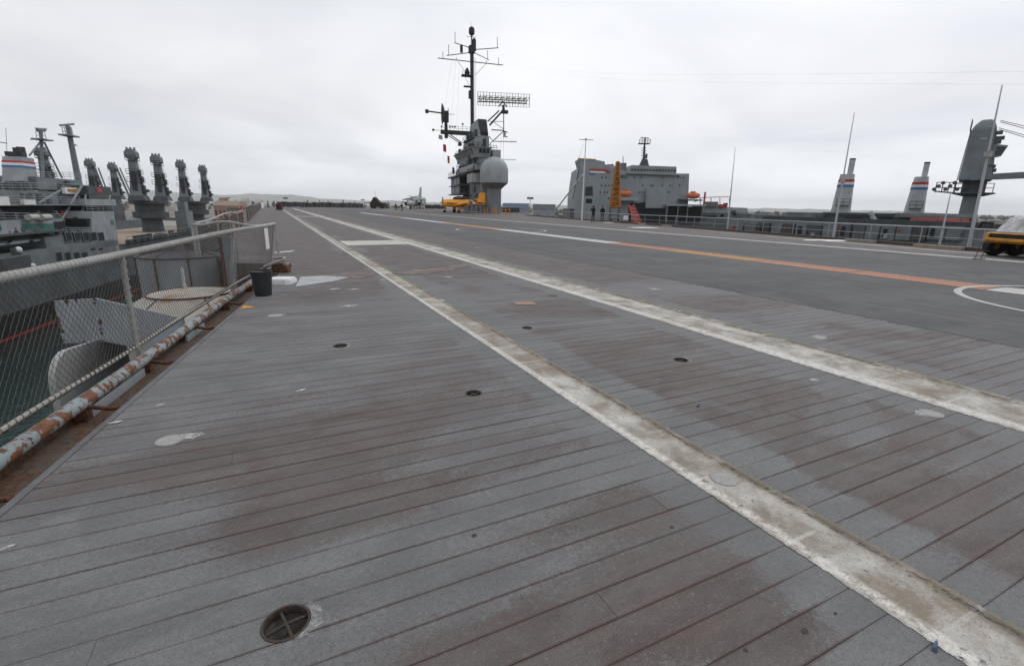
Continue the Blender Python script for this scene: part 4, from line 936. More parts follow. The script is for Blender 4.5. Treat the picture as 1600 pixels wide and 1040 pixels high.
# ================================================================== THE ISLAND
def onS(x, y, s):
    d = ray(x, y); dt_, ds_ = iS(d.x, d.y); k = s / ds_
    return dt_ * k, EYE + d.z * k
def ps(x, y, s): t_, z_ = onS(x, y, s); return (t_, s, z_)
T = Thing('island', 'tall grey carrier island with round radome, dark pole mast and lattice radar aerial', 'island', (26, 112, 0), 'S')
I, IL, ID = M['island'], M['radome'], M['island_dark']
m = MB(); m.box(24.7, 27.2, 105.2, 126, 0, 8.6); m.box(24.5, 24.7, 108, 122, 2.2, 2.5); base = T.part('base_house', m, I)
for s, z, h in ((107.5, 0.2, 1.9), (112, 0.2, 1.9), (117, .2, 1.9)):
    m = MB(); m.box(24.60, 24.68, s, s + .8, z, z + h); T.part('door', m, ID, base)
m = MB()
for i in range(14):
    s = random.uniform(106, 125); z = random.uniform(1, 7); m.box(24.45, 24.69, s, s + random.uniform(.3, 1.5), z, z + random.uniform(.2, .8))
for i in range(10): s = 106 + i * 2; m.cyl((24.55, s, 0.2), (24.55, s, random.uniform(4, 8)), 0.08, n=5)
T.part('fittings', m, M['ship_dark'], base, kind='stuff')
# radome on its column
rc = (27.0, 103.2, 0)
m = MB(); m.lathe(rc, [(1.55, 0), (1.55, 5.0), (2.85, 6.15), (2.95, 6.2)], 28); T.part('radome_column', m, M['ship'], smooth=30)
m = MB(); m.lathe(rc, [(2.95, 6.21), (2.98, 6.3), (2.98, 8.6)] + [(2.98 * math.cos(a), 8.6 + 2.9 * math.sin(a)) for a in [math.pi / 2 * i / 10 for i in range(1, 10)]] + [(0.25, 11.5), (0.02, 11.52)], 40); rd = T.part('radome', m, IL, smooth=40)
for i in range(8):
    a = math.pi * 2 * i / 8 + .2; m = MB(); c_, s_ = math.cos(a), math.sin(a)
    m.tube([(rc[0] + r * c_, rc[1] + r * s_, z) for r, z in [(2.99, 6.3), (2.99, 8.6)] + [(2.99 * math.cos(b), 8.6 + 2.91 * math.sin(b)) for b in (.3, .6, .9, 1.2)]], 0.03, 4); T.part('radome_seam', m, M['island'], rd)
m = MB(); m.box(27.4, 29.2, 106, 109, 10.0, 13.2); m.box(27.0, 28.9, 105.2, 112, 8.6, 10.0); T.part('after_house', m, I)
# port gallery, forward
m = MB(); m.box(21.9, 24.7, 117, 131, 4.0, 4.25); m.box(22.0, 24.6, 117.2, 130.8, 6.1, 6.3); m.box(21.8, 24.7, 116, 131.5, 8.2, 8.5); gl = T.part('gallery_decks', m, M['ship_dark'])
m = MB(); m.box(22.4, 24.7, 118, 130, 4.25, 8.2); T.part('gallery_house', m, M['ship'], gl)
for s, z, h in ((118.2, 4.6, 1.3), (118.2, 6.6, 1.4), (121.5, 6.5, 1.5), (125, 4.6, 1.4), (127.5, 6.6, 1.4)):
    m = MB(); m.box(22.28, 22.38, s, s + 1.9, z, z + h); T.part('gallery_panel', m, M['ship_light'], gl)
m = MB(); m.box(22.5, 24.4, 117.90, 117.98, 4.5, 5.9); m.box(22.5, 24.4, 117.9, 117.98, 6.5, 8.0); T.part('gallery_window', m, M['glass'], gl)
m = MB(); m.rail([(21.9, 117, 8.5), (21.9, 131, 8.5)], 1.1, 1.5, .04); m.rail([(21.9, 116.9, 4.25), (24.6, 116.9, 4.25)], 1.1, 1.5, .04); T.part('gallery_rail', m, M['ship'], gl)
# tubs and bridge levels
def tub(t0, t1, s0, s1, z0, z1, mat, nm='bridge_tub'):
    m = MB(); c = 0.7; m.prism([(t0 + c, s0), (t1, s0), (t1, s1), (t0 + c, s1), (t0, s1 - c), (t0, s0 + c)], 'z', z0, z1); return T.part(nm, m, mat)
tub(22.9, 24.69, 105.6, 112.5, 6.4, 8.3, M['ship_light'])
tub(23.0, 24.9, 113.0, 126, 8.5, 8.75, M['ship_dark'])
tub(22.9, 27.6, 104.8, 126.5, 8.75, 9.0, M['ship_dark']); tub(23.0, 24.6, 106, 125.8, 9.0, 10.2, I); tub(24.3, 27.3, 105.4, 125, 9.0, 11.7, I, 'bridge_house')
tub(23.6, 24.3, 105.4, 114, 10.2, 10.4, M['ship_dark']); tub(23.2, 24.25, 114.5, 123, 10.6, 11.5, M['ship_light'])
m = MB(); m.taper(23.5, 26.5, 105.2, 124.8, 11.5, 22.7, 26.7, 104.4, 126.2, 13.3); ph = T.part('pilot_house', m, I)
tub(22.4, 26.9, 104.1, 126.6, 13.3, 13.5, M['ship'])
for i in range(11):
    s = 106.3 + i * 1.65; m = MB(); m.hexa([(23.02, s, 12.3), (23.2, s, 12.3), (23.2, s + 1.25, 12.3), (23.02, s + 1.25, 12.3)], [(22.68, s, 13.1), (22.9, s, 13.1), (22.9, s + 1.25, 13.1), (22.68, s + 1.25, 13.1)]); T.part('window', m, M['glass'], ph)
for i in range(3):
    t_ = 24.1 + i * .8; m = MB(); m.hexa([(t_, 104.74, 12.3), (t_ + .6, 104.74, 12.3), (t_ + .6, 104.9, 12.3), (t_, 104.9, 12.3)], [(t_, 104.40, 13.1), (t_ + .6, 104.40, 13.1), (t_ + .6, 104.6, 13.1), (t_, 104.6, 13.1)]); T.part('window', m, M['glass'], ph)
tub(23.9, 26.4, 105.2, 121.5, 13.42, 15.6, I, 'upper_house'); tub(23.3, 26.2, 108, 119, 15.6, 15.8, M['ship_dark'])
m = MB(); m.box(25.0, 25.7, 105.08, 105.18, 13.6, 15.2); T.part('doorway', m, ID)
m = MB()
for i in range(80):
    s = random.uniform(105.5, 126); z = random.choice((9.0, 10.4, 11.5, 13.45, 15.8, 8.5)); t_ = random.uniform(22.9, 24.2); w = random.uniform(.25, .9); m.box(t_, t_ + w, s, s + w * 1.5, z, z + random.uniform(.4, 1.3))
for s0, s1, t_, z in ((106, 125, 23.0, 10.2), (105, 126, 23.1, 13.42), (108, 119, 23.4, 15.8), (106, 112, 22.95, 8.3)): m.rail([(t_, s0, z), (t_, s1, z)], 1.0, 1.6, .035)
m.rail([(22.9, 104.7, 13.42), (26.6, 104.7, 13.42)], 1.0, 1.2, .035)
T.part('bridge_fittings', m, M['ship_dark'], kind='stuff')
# stack: pale casing with a dark raked cap facing aft
m = MB(); m.hexa([(24.0, 105.3, 15.6), (26.3, 105.3, 15.6), (26.3, 115, 15.6), (24.0, 115, 15.6)], [(24.2, 106.6, 18.9), (26.1, 106.6, 18.9), (26.1, 114, 18.9), (24.2, 114, 18.9)]); T.part('stack', m, I)
m = MB(); m.hexa([(24.55, 105.45, 16.3), (26.25, 105.45, 16.3), (26.25, 106.9, 16.3), (24.55, 106.9, 16.3)], [(24.3, 106.3, 19.15), (26.1, 106.3, 19.15), (26.1, 114.2, 19.1), (24.3, 114.2, 19.1)]); T.part('stack_cap', m, ID)
m = MB(); m.box(24.7, 26.2, 105.2, 105.4, 15.9, 16.4); T.part('stack_mouth', m, M['black'])
# pole mast
SM = 117
def stt(x, y): return ps(x, y, SM)
m = MB(); m.tube([stt(738, 205), stt(737.3, 78)], 0.42, 12); m.tube([stt(737.3, 80), stt(737, 56)], 0.16, 8); mast = T.part('pole_mast', m, ID, smooth=50)
m = MB(); c = stt(737, 48); m.lathe(c, [(0.2, -1.0), (0.62, -0.7), (0.68, 0.1), (0.5, 0.6), (0.1, 0.8)], 12); m.tube([c, (c[0] - .2, c[1], c[2] + 1.7)], 0.03, 4); T.part('masthead_aerial', m, ID, mast, smooth=50)
m = MB(); c = stt(741, 69); m.lathe(c, [(0.42, -1.4), (0.42, 0.8), (0.2, 1.15), (0.02, 1.2)], 10); T.part('electronics_pod', m, ID, mast)
m = MB(); c = stt(737, 77); m.lathe(c, [(0.75, -0.8), (0.75, 0.5), (0.4, 0.8)], 10); T.part('electronics_pod', m, ID, mast)
m = MB(); c = stt(721, 76); m.cyl((c[0], c[1], c[2] - .8), (c[0], c[1], c[2] + .7), 0.32, n=8); T.part('electronics_pod', m, ID, mast)
m = MB()
for a, b, r in (((684, 91), (786, 102), .10), ((710, 67), (738, 76), .09), ((738, 78), (779, 75), .09), ((698, 87), (738, 82), .09), ((742, 83), (764, 94), .08), ((729, 57), (744, 58.5), .05)):
    m.tube([stt(*a), stt(*b)], r, 5)
for a, b in (((711, 67), (711, 50)), ((777, 75), (777, 58)), ((701, 87), (701, 70)), ((762, 94), (762, 79)), ((692, 92), (692, 81)), ((713, 94), (713, 90)), ((760, 99), (760, 95)), ((779, 101), (779, 90))): m.tube([stt(*a), stt(*b)], 0.06, 4)
for a, b in (((715, 96), (730, 116)), ((760, 99), (742, 118)), ((727, 121), (735, 138))): m.tube([stt(*a), stt(*b)], 0.04, 4)
T.part('yards', m, ID, mast)
m = MB(); c = stt(733, 118); m.box(c[0] - 1.7, c[0] + .6, c[1] - .8, c[1] + .8, c[2] - .25, c[2]); m.rail([(c[0] - 1.7, c[1] - .8, c[2]), (c[0] + .2, c[1] - .8, c[2])], .7, .8, .03); m.lathe((c[0] - .5, c[1] - .3, c[2]), [(.5, 0), (.6, .5), (.2, 1.4)], 9); T.part('mast_platform', m, ID, mast)
m = MB(); c = stt(733, 135); m.box(c[0] - 1.2, c[0] + .6, c[1] - .5, c[1] + .5, c[2] - .2, c[2]); T.part('mast_platform', m, ID, mast)
m = MB(); c = stt(734, 148); m.box(c[0] - .2, c[0] + .4, c[1] - .5, c[1] + .5, c[2] - .8, c[2] + .8); T.part('electronics_box', m, ID, mast)
m = MB()
for q in (0, 2): m.tube([stt(741.5 + q, 190), stt(741 + q, 90)], 0.02, 4)
for k in range(40): y = 190 - k * 2.5; m.tube([stt(741.5, y), stt(743.5, y)], 0.015, 3)
T.part('ladder', m, ID, mast)
# height-finder on its port arm
SA = 118
a2 = lambda x, y: ps(x, y, SA)
m = MB(); c0, c1 = a2(689, 209), a2(735, 201); m.box(c0[0], c1[0], SA - .7, SA + .7, c0[2], c0[2] + .8); m.tube([a2(704, 211), a2(720, 222)], .12, 5); m.tube([a2(696, 209), a2(722, 226)], .1, 5); m.rail([(c0[0], SA - .7, c0[2] + .8), (c1[0], SA - .7, c0[2] + .8)], .9, 1, .03); arm = T.part('radar_arm', m, ID)
m = MB(); c = a2(697, 200); m.cyl((c[0], c[1], c[2] - 2.2), (c[0], c[1], c[2] + 3.2), .42, .3, 10); m.box(c[0] - .5, c[0] + .6, c[1] - .4, c[1] + .4, c[2] + 1.2, c[2] + 3.6); hf = T.part('height_finder_pedestal', m, ID, arm)
m = MB(); c = a2(692, 178); m.rings([[(c[0] + w * .9, c[1] + 1.6 * math.cos(6.283 * i / 16) * k, c[2] + 2.2 * math.sin(6.283 * i / 16) * k) for i in range(16)] for w, k in ((.42, .15), (.3, .6), (-.1, 1.0), (-.2, 1.0), (.1, .6), (.25, .15))]); T.part('dish', m, ID, arm, smooth=50)
m = MB(); m.tube([a2(692, 177), a2(669, 174)], .16, 6); c = a2(667, 174); m.cyl((c[0] - .35, c[1], c[2]), (c[0] + .35, c[1], c[2]), .42, n=8); m.tube([a2(692, 178), a2(711, 179)], .1, 5, True, .03); m.tube([a2(701, 180), a2(700, 169)], .08, 5); T.part('feed_horn', m, ID, arm)
m = MB()
for x in (690, 703, 707, 711): c = a2(x, 198); m.ball(c, .22, 6, 4)
c = a2(723, 194); m.ball(c, .25, 6, 4); m.tube([c, (c[0], c[1], c[2] - 1.2)], .03, 4); c = a2(677, 203); m.ball(c, .3, 6, 4); m.tube([c, a2(690, 204)], .05, 4); T.part('navigation_lights', m, ID, arm)
# air-search aerial: a lattice mattress on braced struts
SB_ = 108
b2 = lambda x, y, s=SB_: ps(x, y, s)
tl, tr_, bl = b2(746.5, 143.5), b2(827.5, 147), b2(746.5, 164.5); Wd = tr_[0] - tl[0]; Hh = tl[2] - bl[2]; dzr = (tr_[2] - tl[2]) + 0.17
m = MB()
def bp(i, j, d=0.0): return (tl[0] + Wd * i, SB_ - d, bl[2] + Hh * j - 0.35 * i * 0 + (b2(827.5, 168)[2] - bl[2]) * i)
for i in range(0, 19): m.tube([bp(i / 18, 0), bp(i / 18, 1)], .035 if i % 2 else .06, 4)
for j in range(0, 5): m.tube([bp(0, j / 4), bp(1, j / 4)], .035, 4)
for i in range(0, 9):
    x = (i + .5) / 9; m.tube([bp(x, .75), bp(x, .72, -1.1)], .06, 4); m.tube([bp(x, .3), bp(x, .35, -1.1)], .06, 4); m.tube([bp(x, .3, -1.1), bp(x, .75, -1.1)], .06, 4); m.tube([bp(x, .3, -1.1), bp(min(1, x + .09), .75, -.4)], .06, 4)
for j in (.38, .55, .7): m.tube([bp(0.03, j, -1.1), bp(.97, j, -1.1)], .09, 4)
m.tube([bp(.5, .45, -1), bp(.42, .02, -1)], .12, 4); m.tube([bp(.5, .45, -1), bp(.58, .02, -1)], .12, 4); aer = T.part('search_aerial', m, ID)
m = MB(); c = b2(787, 175); m.box(c[0] - .5, c[0] + .9, SB_ - .5, SB_ + .5, c[2] - .3, c[2] + .3); m.cyl((c[0], SB_, c[2]), bp(.5, .1, -.5), .3, n=8)
for a, b, r in (((765, 196), (783, 176), .2), ((762, 190), (780, 173), .15), ((787, 178), (787, 215), .1), ((768, 203), (787, 204), .12), ((765, 190), (787, 190), .06), ((770, 190), (787, 202), .06), ((787, 205), (771, 220), .1), ((769, 221), (807, 221.5), .09), ((770, 220), (764, 213), .08), ((769, 221), (764, 228), .07), ((781, 249), (806, 250), .06), ((787, 205), (793, 207), .12), ((789, 214), (793, 214), .1), ((789, 205), (789, 214), .15)):
    m.tube([b2(*a), b2(*b)], r, 5)
c = b2(767, 234); m.rail([(c[0], SB_, c[2]), (c[0] + 1.4, SB_, c[2])], .9, .7, .05); m.box(c[0], c[0] + 1.4, SB_ - .4, SB_ + .4, c[2] - .12, c[2])
m.tube([b2(787, 215), b2(786, 249)], .02, 3); m.tube([b2(783, 215), b2(782, 249)], .02, 3); T.part('aerial_struts', m, ID, aer)
m = MB()
for x0, y0, x1, y1 in ((706, 92, 690, 205), (712, 95, 702, 235), (718, 96, 712, 240)): m.tube([ps(x0, y0, SM), ps(x1, y1, SM)], .012, 3)
m.tube([ps(697, 202, SA), ps(693, 250, SA)], .012, 3); hal = T.part('halyards', m, ID)
# signal flags, hung from the halyards
def flag(x, y, w, h, mats, lab):
    F = Thing('signal_flag', lab, 'flag', ps(x, y, SA), 'S', 'signal flags')
    c = ps(x, y, SA); n = len(mats)
    for k, mt in enumerate(mats):
        m = MB(); g = lambda q: 0.12 * math.sin(q * 6)
        m.rings([[(c[0] - w / 2 + w * q, SA - .3 + g(q) + d, c[2] + h * (0.5 - (k + e) / n) - .2 * q) for e, d in ((0, 0), (1, 0), (1, .02), (0, .02))] for q in (0, .25, .5, .75, 1)])
        F.part('cloth', m, M[mt])
flag(694.5, 231, 0.7, 1.6, ['redcloth'], 'bright red signal flag hanging left of the island')
flag(700.5, 249, 0.5, 1.6, ['khaki', 'redcloth', 'gse'], 'faded striped signal flag below the bright red one')
flag(688, 214, 0.9, 0.9, ['jet'], 'pale grey flag under the radar arm')
flag(708, 266, 0.5, 1.4, ['maroon'], 'dark maroon flag beside the port gallery')

# ================================================================== AIRCRAFT
def loft(m, secs, n=14):
    """fuselage along local x from sections (x, zc, half width, half height)"""
    m.rings([[(x, hw * math.cos(6.283185 * i / n), zc + hh * math.sin(6.283185 * i / n)) for i in range(n)] for x, zc, hw, hh in secs])
def place(T, x, y, rz):
    T.e.location = (x, y, T.e.location.z); T.e.rotation_euler = (0, 0, rz)
def wing(m, r0, r1, tip0, tip1, z0, z1, th, y0, y1):
    m.hexa([(r0, y0, z0 - th / 2), (r1, y0, z0 - th / 2), (tip1, y1, z1 - th * .3), (tip0, y1, z1 - th * .3)], [(r0 + .1, y0, z0 + th / 2), (r1, y0, z0 + th / 2), (tip1, y1, z1 + th * .3), (tip0 + .05, y1, z1 + th * .3)])
X, Y = onY(723, 331, 104)[0], 104
T = Thing('trainer_plane', 'yellow propeller trainer aircraft parked in front of the island', 'airplane', (0, 0, 0)); place(T, X, Y, math.radians(24))
YL = M['yellow']
m = MB(); loft(m, [(-4.25, 1.95, .5, .5), (-4.15, 1.95, .72, .72), (-3.3, 1.95, .76, .78), (-2.2, 1.95, .70, .84), (-.6, 1.95, .66, .88), (.8, 2.0, .58, .80), (2.2, 2.05, .40, .58), (3.6, 2.1, .24, .40), (4.7, 2.12, .08, .34)]); fz = T.part('fuselage', m, YL, smooth=50)
m = MB(); loft(m, [(-2.3, 2.62, .1, .1), (-1.9, 2.85, .40, .34), (-1.2, 2.98, .46, .42), (0.1, 2.95, .44, .40), (.7, 2.72, .25, .2)], 12); T.part('canopy', m, M['glass'], smooth=50)
m = MB(); m.hexa([(3.2, -.08, 2.4), (4.85, -.06, 2.2), (4.85, .06, 2.2), (3.2, .08, 2.4)], [(3.9, -.05, 4.2), (4.75, -.05, 4.2), (4.75, .05, 4.2), (3.9, .05, 4.2)]); m.hexa([(2.2, -.06, 2.5), (3.4, -.06, 2.4), (3.4, .06, 2.4), (2.2, .06, 2.5)], [(3.5, -.04, 3.0), (3.6, -.04, 3.0), (3.6, .04, 3.0), (3.5, .04, 3.0)]); T.part('fin', m, YL)
m = MB(); m.hexa([(4.3, -.06, 1.75), (4.95, -.05, 1.75), (4.95, .05, 1.75), (4.3, .06, 1.75)], [(4.75, -.05, 4.2), (5.15, -.04, 4.15), (5.15, .04, 4.15), (4.75, .05, 4.2)]); T.part('rudder', m, YL)
for sg in (-1, 1):
    m = MB(); wing(m, -2.3, .1, -1.7, -.5, 1.45, 2.0, .28, sg * .4, sg * 6.1); T.part('wing', m, YL)
    m = MB(); wing(m, 3.3, 4.5, 3.7, 4.5, 2.3, 2.35, .12, sg * .15, sg * 2.4); T.part('tailplane', m, YL)
    m = MB(); m.cyl((-1.3, sg * 1.55, 1.5), (-1.35, sg * 1.6, .42), .08, n=8); m.box(-1.65, -.95, sg * 1.78 - .02, sg * 1.78 + .02, .5, 1.35); T.part('gear_leg', m, YL)
    m = MB(); m.cyl((-1.35, sg * 1.6 - .12, .36), (-1.35, sg * 1.6 + .12, .36), .36, n=16); T.part('wheel', m, M['black'])
    m = MB(); m.lathe((0, 0, 0), [(0.02, 0), (.46, 0), (.46, .02), (.02, .02)], 20); sgm = m.mesh('star_disc')
    o = link('roundel_disc', sgm, M['blue'], T.e); o.location = (1.55, sg * .56, 2.05); o.rotation_euler = (math.pi / 2 * sg * 1.0, 0, 0)
    m = MB(); st = [(.42 * math.cos(math.pi / 2 + i * math.pi / 5) * (1 if i % 2 == 0 else .4), .42 * math.sin(math.pi / 2 + i * math.pi / 5) * (1 if i % 2 == 0 else .4)) for i in range(10)]; m.prism(st, 'z', .021, .03); m.box(-.95, -.40, -.14, .14, .0, .012); m.box(.40, .95, -.14, .14, 0, .012)
    q = link('star', m.mesh('star'), M['white'], T.e); q.location = o.location; q.rotation_euler = o.rotation_euler
m = MB(); m.cyl((-3.75, 0, 1.4), (-3.9, 0, .42), .07, n=8); T.part('gear_leg', m, YL); m = MB(); m.cyl((-3.9, -.1, .3), (-3.9, .1, .3), .3, n=14); T.part('wheel', m, M['black'])
m = MB(); m.rings([[(-4.75, .03, 1.95 + 0), (-4.75, -.03, 1.95), (-4.75, 0, 1.98)], [(-4.25, .2, 1.85), (-4.25, -.2, 1.85), (-4.25, 0, 2.15)]]); loft(m, [(-4.85, 1.95, .03, .03), (-4.6, 1.95, .16, .16), (-4.25, 1.95, .22, .22)], 10); pr = T.part('spinner', m, YL)
for a in (2.2, 2.2 + 2.094, 2.2 + 4.189):
    m = MB(); d = Vector((0, math.cos(a), math.sin(a))); e_ = Vector((0.05, -math.sin(a) * .11, math.cos(a) * .11)); c = Vector((-4.5, 0, 1.95))
    m.hexa([c + d * .15 - e_, c + d * .15 + e_, c + d * .15 + e_ + Vector((.04, 0, 0)), c + d * .15 - e_ + Vector((.04, 0, 0))], [c + d * 1.4 - e_, c + d * 1.4 + e_, c + d * 1.4 + e_ + Vector((.03, 0, 0)), c + d * 1.4 - e_ + Vector((.03, 0, 0))]); T.part('propeller_blade', m, M['black'], pr)
m = MB()
for sg in (-1, 1):
    pts = [(-3.6, 2.02), (-2.6, 2.02), (-1.4, 1.85), (-.3, 1.45), (.3, 1.2), (.05, 1.15), (-.7, 1.5), (-1.8, 1.75), (-2.8, 1.85), (-3.6, 1.85)]
    m.prism(pts, 'y', sg * .60, sg * .80)
T.part('exhaust_stain_panel', m, M['maroon'])
m = MB(); m.box(2.3, 3.1, -.47, .47, 2.35, 2.62); m.box(2.2, 3.0, -.44, .44, 1.5, 1.68); T.part('green_cover', m, M['green']); 
# lettering along the after fuselage
def text3(body, size, mat, parent, loc, rot, name='lettering'):
    cu = bpy.data.curves.new(name, 'FONT'); cu.body = body; cu.size = size; cu.align_x = 'CENTER'; cu.align_y = 'CENTER'; cu.extrude = 0.004
    tmp = bpy.data.objects.new('tmp', cu); COL.objects.link(tmp); bpy.context.view_layer.update()
    me = bpy.data.meshes.new_from_object(tmp.evaluated_get(bpy.context.evaluated_depsgraph_get())); bpy.data.objects.remove(tmp); bpy.data.curves.remove(cu)
    o = link(name, me, mat, parent); o.location = loc; o.rotation_euler = rot; return o
text3('NAVY', .42, M['maroon'], T.e, (3.45, -.33, 2.12), (math.pi / 2, 0, .09))

X, Y = onY(648, 322, 172)[0], 172
T = Thing('folded_jet', 'light grey jet with folded wings crossing over its back, left of the island', 'airplane', (0, 0, 0)); place(T, X, Y, math.radians(90 - 6))
J = M['jet']
m = MB(); loft(m, [(-7.2, 1.7, .1, .1), (-6.6, 1.75, .6, .6), (-5, 1.9, 1.0, 1.1), (-2, 2.0, 1.1, 1.2), (2, 2.0, 1.05, 1.15), (5, 2.2, .6, .8), (8, 2.6, .15, .3)]); T.part('fuselage', m, J, smooth=50)
m = MB(); loft(m, [(-5.2, 2.75, .1, .1), (-4.6, 2.9, .75, .45), (-3.4, 2.95, .8, .5), (-2.6, 2.9, .2, .2)], 10); T.part('canopy', m, M['glass'], smooth=50)
m = MB(); m.hexa([(4.2, -.1, 2.6), (8, -.1, 2.6), (8, .1, 2.6), (4.2, .1, 2.6)], [(7.0, -.06, 7.6), (8.8, -.06, 7.6), (8.8, .06, 7.6), (7.0, .06, 7.6)]); T.part('fin', m, J)
for sg in (-1, 1):
    m = MB(); wing(m, -1.8, 1.5, -1.5, 1.2, 3.0, 3.0, .35, sg * .6, sg * 4.0); T.part('wing_root', m, J)
    m = MB(); sh = 0.5 * sg; m.hexa([(-1.4 + sh, sg * 4.0, 2.95), (1.0 + sh, sg * 4.0, 2.95), (1.0 + sh, sg * 4.0, 3.2), (-1.4 + sh, sg * 4.0, 3.2)], [(-1.0 + sh, -sg * 1.6, 4.35), (.6 + sh, -sg * 1.6, 4.35), (.6 + sh, -sg * 1.6, 4.5), (-1.0 + sh, -sg * 1.6, 4.5)]); T.part('folded_wing', m, J)
    m = MB(); m.cyl((-2.0, sg * 2.3, 1.75), (1.3, sg * 2.3, 1.75), .72, .55, 16); m.box(-1, 1, sg * 2.2, sg * 2.4, 2.3, 2.9); T.part('engine', m, J, smooth=40)
    m = MB(); m.cyl((-2.05, sg * 2.3, 1.75), (-1.9, sg * 2.3, 1.75), .6, n=14); T.part('intake', m, M['opening'])
    m = MB(); m.cyl((.5, sg * 1.4, 1.2), (.6, sg * 1.6, .4), .12, n=8); m.cyl((.6, sg * 1.5, .4), (.6, sg * 1.8, .4), .4, n=14); T.part('main_gear', m, M['black'])
    m = MB(); m.cyl((-.7, sg * 3.9, 2.9), (-.7, sg * 3.9, 2.1), .06, n=6); m.cyl((-1.6, sg * 3.9, 2.2), (.4, sg * 3.9, 2.2), .22, n=8); T.part('wing_pylon', m, J)
    m = MB(); wing(m, 6.4, 8.2, 7.2, 8.4, 3.0, 3.1, .12, sg * .1, sg * 2.3); T.part('tailplane', m, J)
m = MB(); m.cyl((-5, 0, 1.2), (-5.1, 0, .3), .1, n=8); m.cyl((-5.1, -.2, .3), (-5.1, .2, .3), .3, n=12); T.part('nose_gear', m, M['black'])

# ================================================================== THINGS AT THE FAR END OF THE DECK
X0, Y0 = onY(590, 325, 168)[0], 168
T = Thing('covered_crane', 'brown canvas-covered deck vehicle with peaked top and thin pole, far along the deck', 'vehicle', (X0, Y0, 0))
m = MB(); m.box(X0 - 2.2, X0 + 2.4, Y0 - 1.5, Y0 + 2, .5, 2.0); T.part('body', m, M['brown'], bevel=.1)
m = MB(); m.prism([(X0 - 2.0, 2.0), (X0 + 1.0, 2.0), (X0 + .2, 2.9), (X0 - .5, 3.7), (X0 - .9, 3.7), (X0 - 1.5, 2.7)], 'y', Y0 - 1.2, Y0 + 1.4); T.part('cover', m, M['brown'])
m = MB(); m.cyl((X0 - .6, Y0, 3.6), (X0 - .6, Y0, 6.0), .05, n=5); T.part('pole', m, M['pole'])
for sx in (-1.5, 1.5):
    for sy in (-1.2, 1.6):
        m = MB(); m.cyl((X0 + sx - .0, Y0 + sy - .2, .45), (X0 + sx, Y0 + sy + .2, .45), .45, n=12); T.part('wheel', m, M['black'])
m = MB(); m.tube([(X0 - 4.2, Y0 - .5, 0), (X0 - 4.2, Y0 - .5, 1.9), (X0 - 2.1, Y0 - .5, 1.9)], .12, 6); m.tube([(X0 + 3.1, Y0 - .5, 0), (X0 + 3.1, Y0 - .5, 1.8)], .15, 6); T.part('boom', m, M['brown'])
# dark canvas screen round the bow
def screen(lab, x0, x1, Yd, h0, h1, n, mats, grp=None):
    T = Thing('deck_screen', lab, 'screen', (onY((x0 + x1) / 2, 325, Yd)[0], Yd, 0), group=grp)
    a, b = onY(x0, 325, Yd)[0], onY(x1, 325, Yd)[0]
    for i in range(n):
        p, q = a + (b - a) * i / n, a + (b - a) * (i + 1) / n; m = MB(); m.box(p + .04, q - .04, Yd, Yd + .08, h0 + random.uniform(0, .1), h1 + random.uniform(-.12, .1)); T.part('panel', m, random.choice(mats))
        m = MB(); m.cyl((p, Yd + .15, 0), (p, Yd + .15, h1 + .15), .06, n=5); T.part('post', m, M['steel'])
    m = MB(); m.cyl((a, Yd + .15, h1 + .12), (b, Yd + .15, h1 + .12), .05, n=5); T.part('top_rail', m, M['steel'])
M['canvas'] = flat('dark_grey_canvas', (0.055, 0.050, 0.047), 0.9); M['canvas2'] = flat('grey_brown_canvas', (0.085, 0.072, 0.062), 0.9)
screen('long dark canvas screen across the far port bow', 434, 568, 165, .1, 1.65, 22, [M['canvas'], M['canvas2'], M['ship_dark']], 'screens round the bow')
screen('dark canvas screen between the jet and the yellow plane', 664, 697, 178, .1, 1.5, 7, [M['canvas'], M['ship_dark']], 'screens round the bow')
screen('low dark screen behind the island on the starboard bow', 776, 812, 120, .05, 1.2, 8, [M['canvas'], M['ship_dark']], 'screens round the bow')
X, Y = onZ(437, 328)
T = Thing('deck_hatch_box', 'small dark box at the far end of the narrow white stripe', 'box', (X, Y, 0)); m = MB(); m.box(X - .5, X + .5, Y - .5, Y + .5, 0, 1.0); m.box(X - .6, X + .6, Y - .6, Y + .6, 1.0, 1.15); T.part('box', m, M['maroon'], bevel=.03)
# yellow barricade posts beside the island
for i, x in enumerate((757, 761, 769, 775, 784, 790, 796)):
    X, _ = onY(x, 333, 100); m = MB(); m.cyl((X, 100, 0), (X, 100, 1.15), .09, n=8); m.lathe((X, 100, 0), [(.25, 0), (.25, .08), (.1, .1)], 10)
    labs = ['leftmost', 'second', 'third', 'fourth', 'fifth', 'sixth', 'rightmost']
    T = Thing('barricade_post', labs[i] + ' of the yellow barricade posts at the foot of the island', 'barrier post', (X, 100, 0), group='yellow barricade posts'); T.part('post', m, M['gse'])
    if x in (769, 784):
        m = MB(); X2 = onY((775, 796)[x == 784], 333, 100)[0]; m.box(X + .1, X2 - .1, 99.97, 100.03, .75, .9)
        if x == 769: m.box(X + .1, X2 - .1, 99.97, 100.03, .3, .6)
        T.part('cross_bar', m, M['gse'])

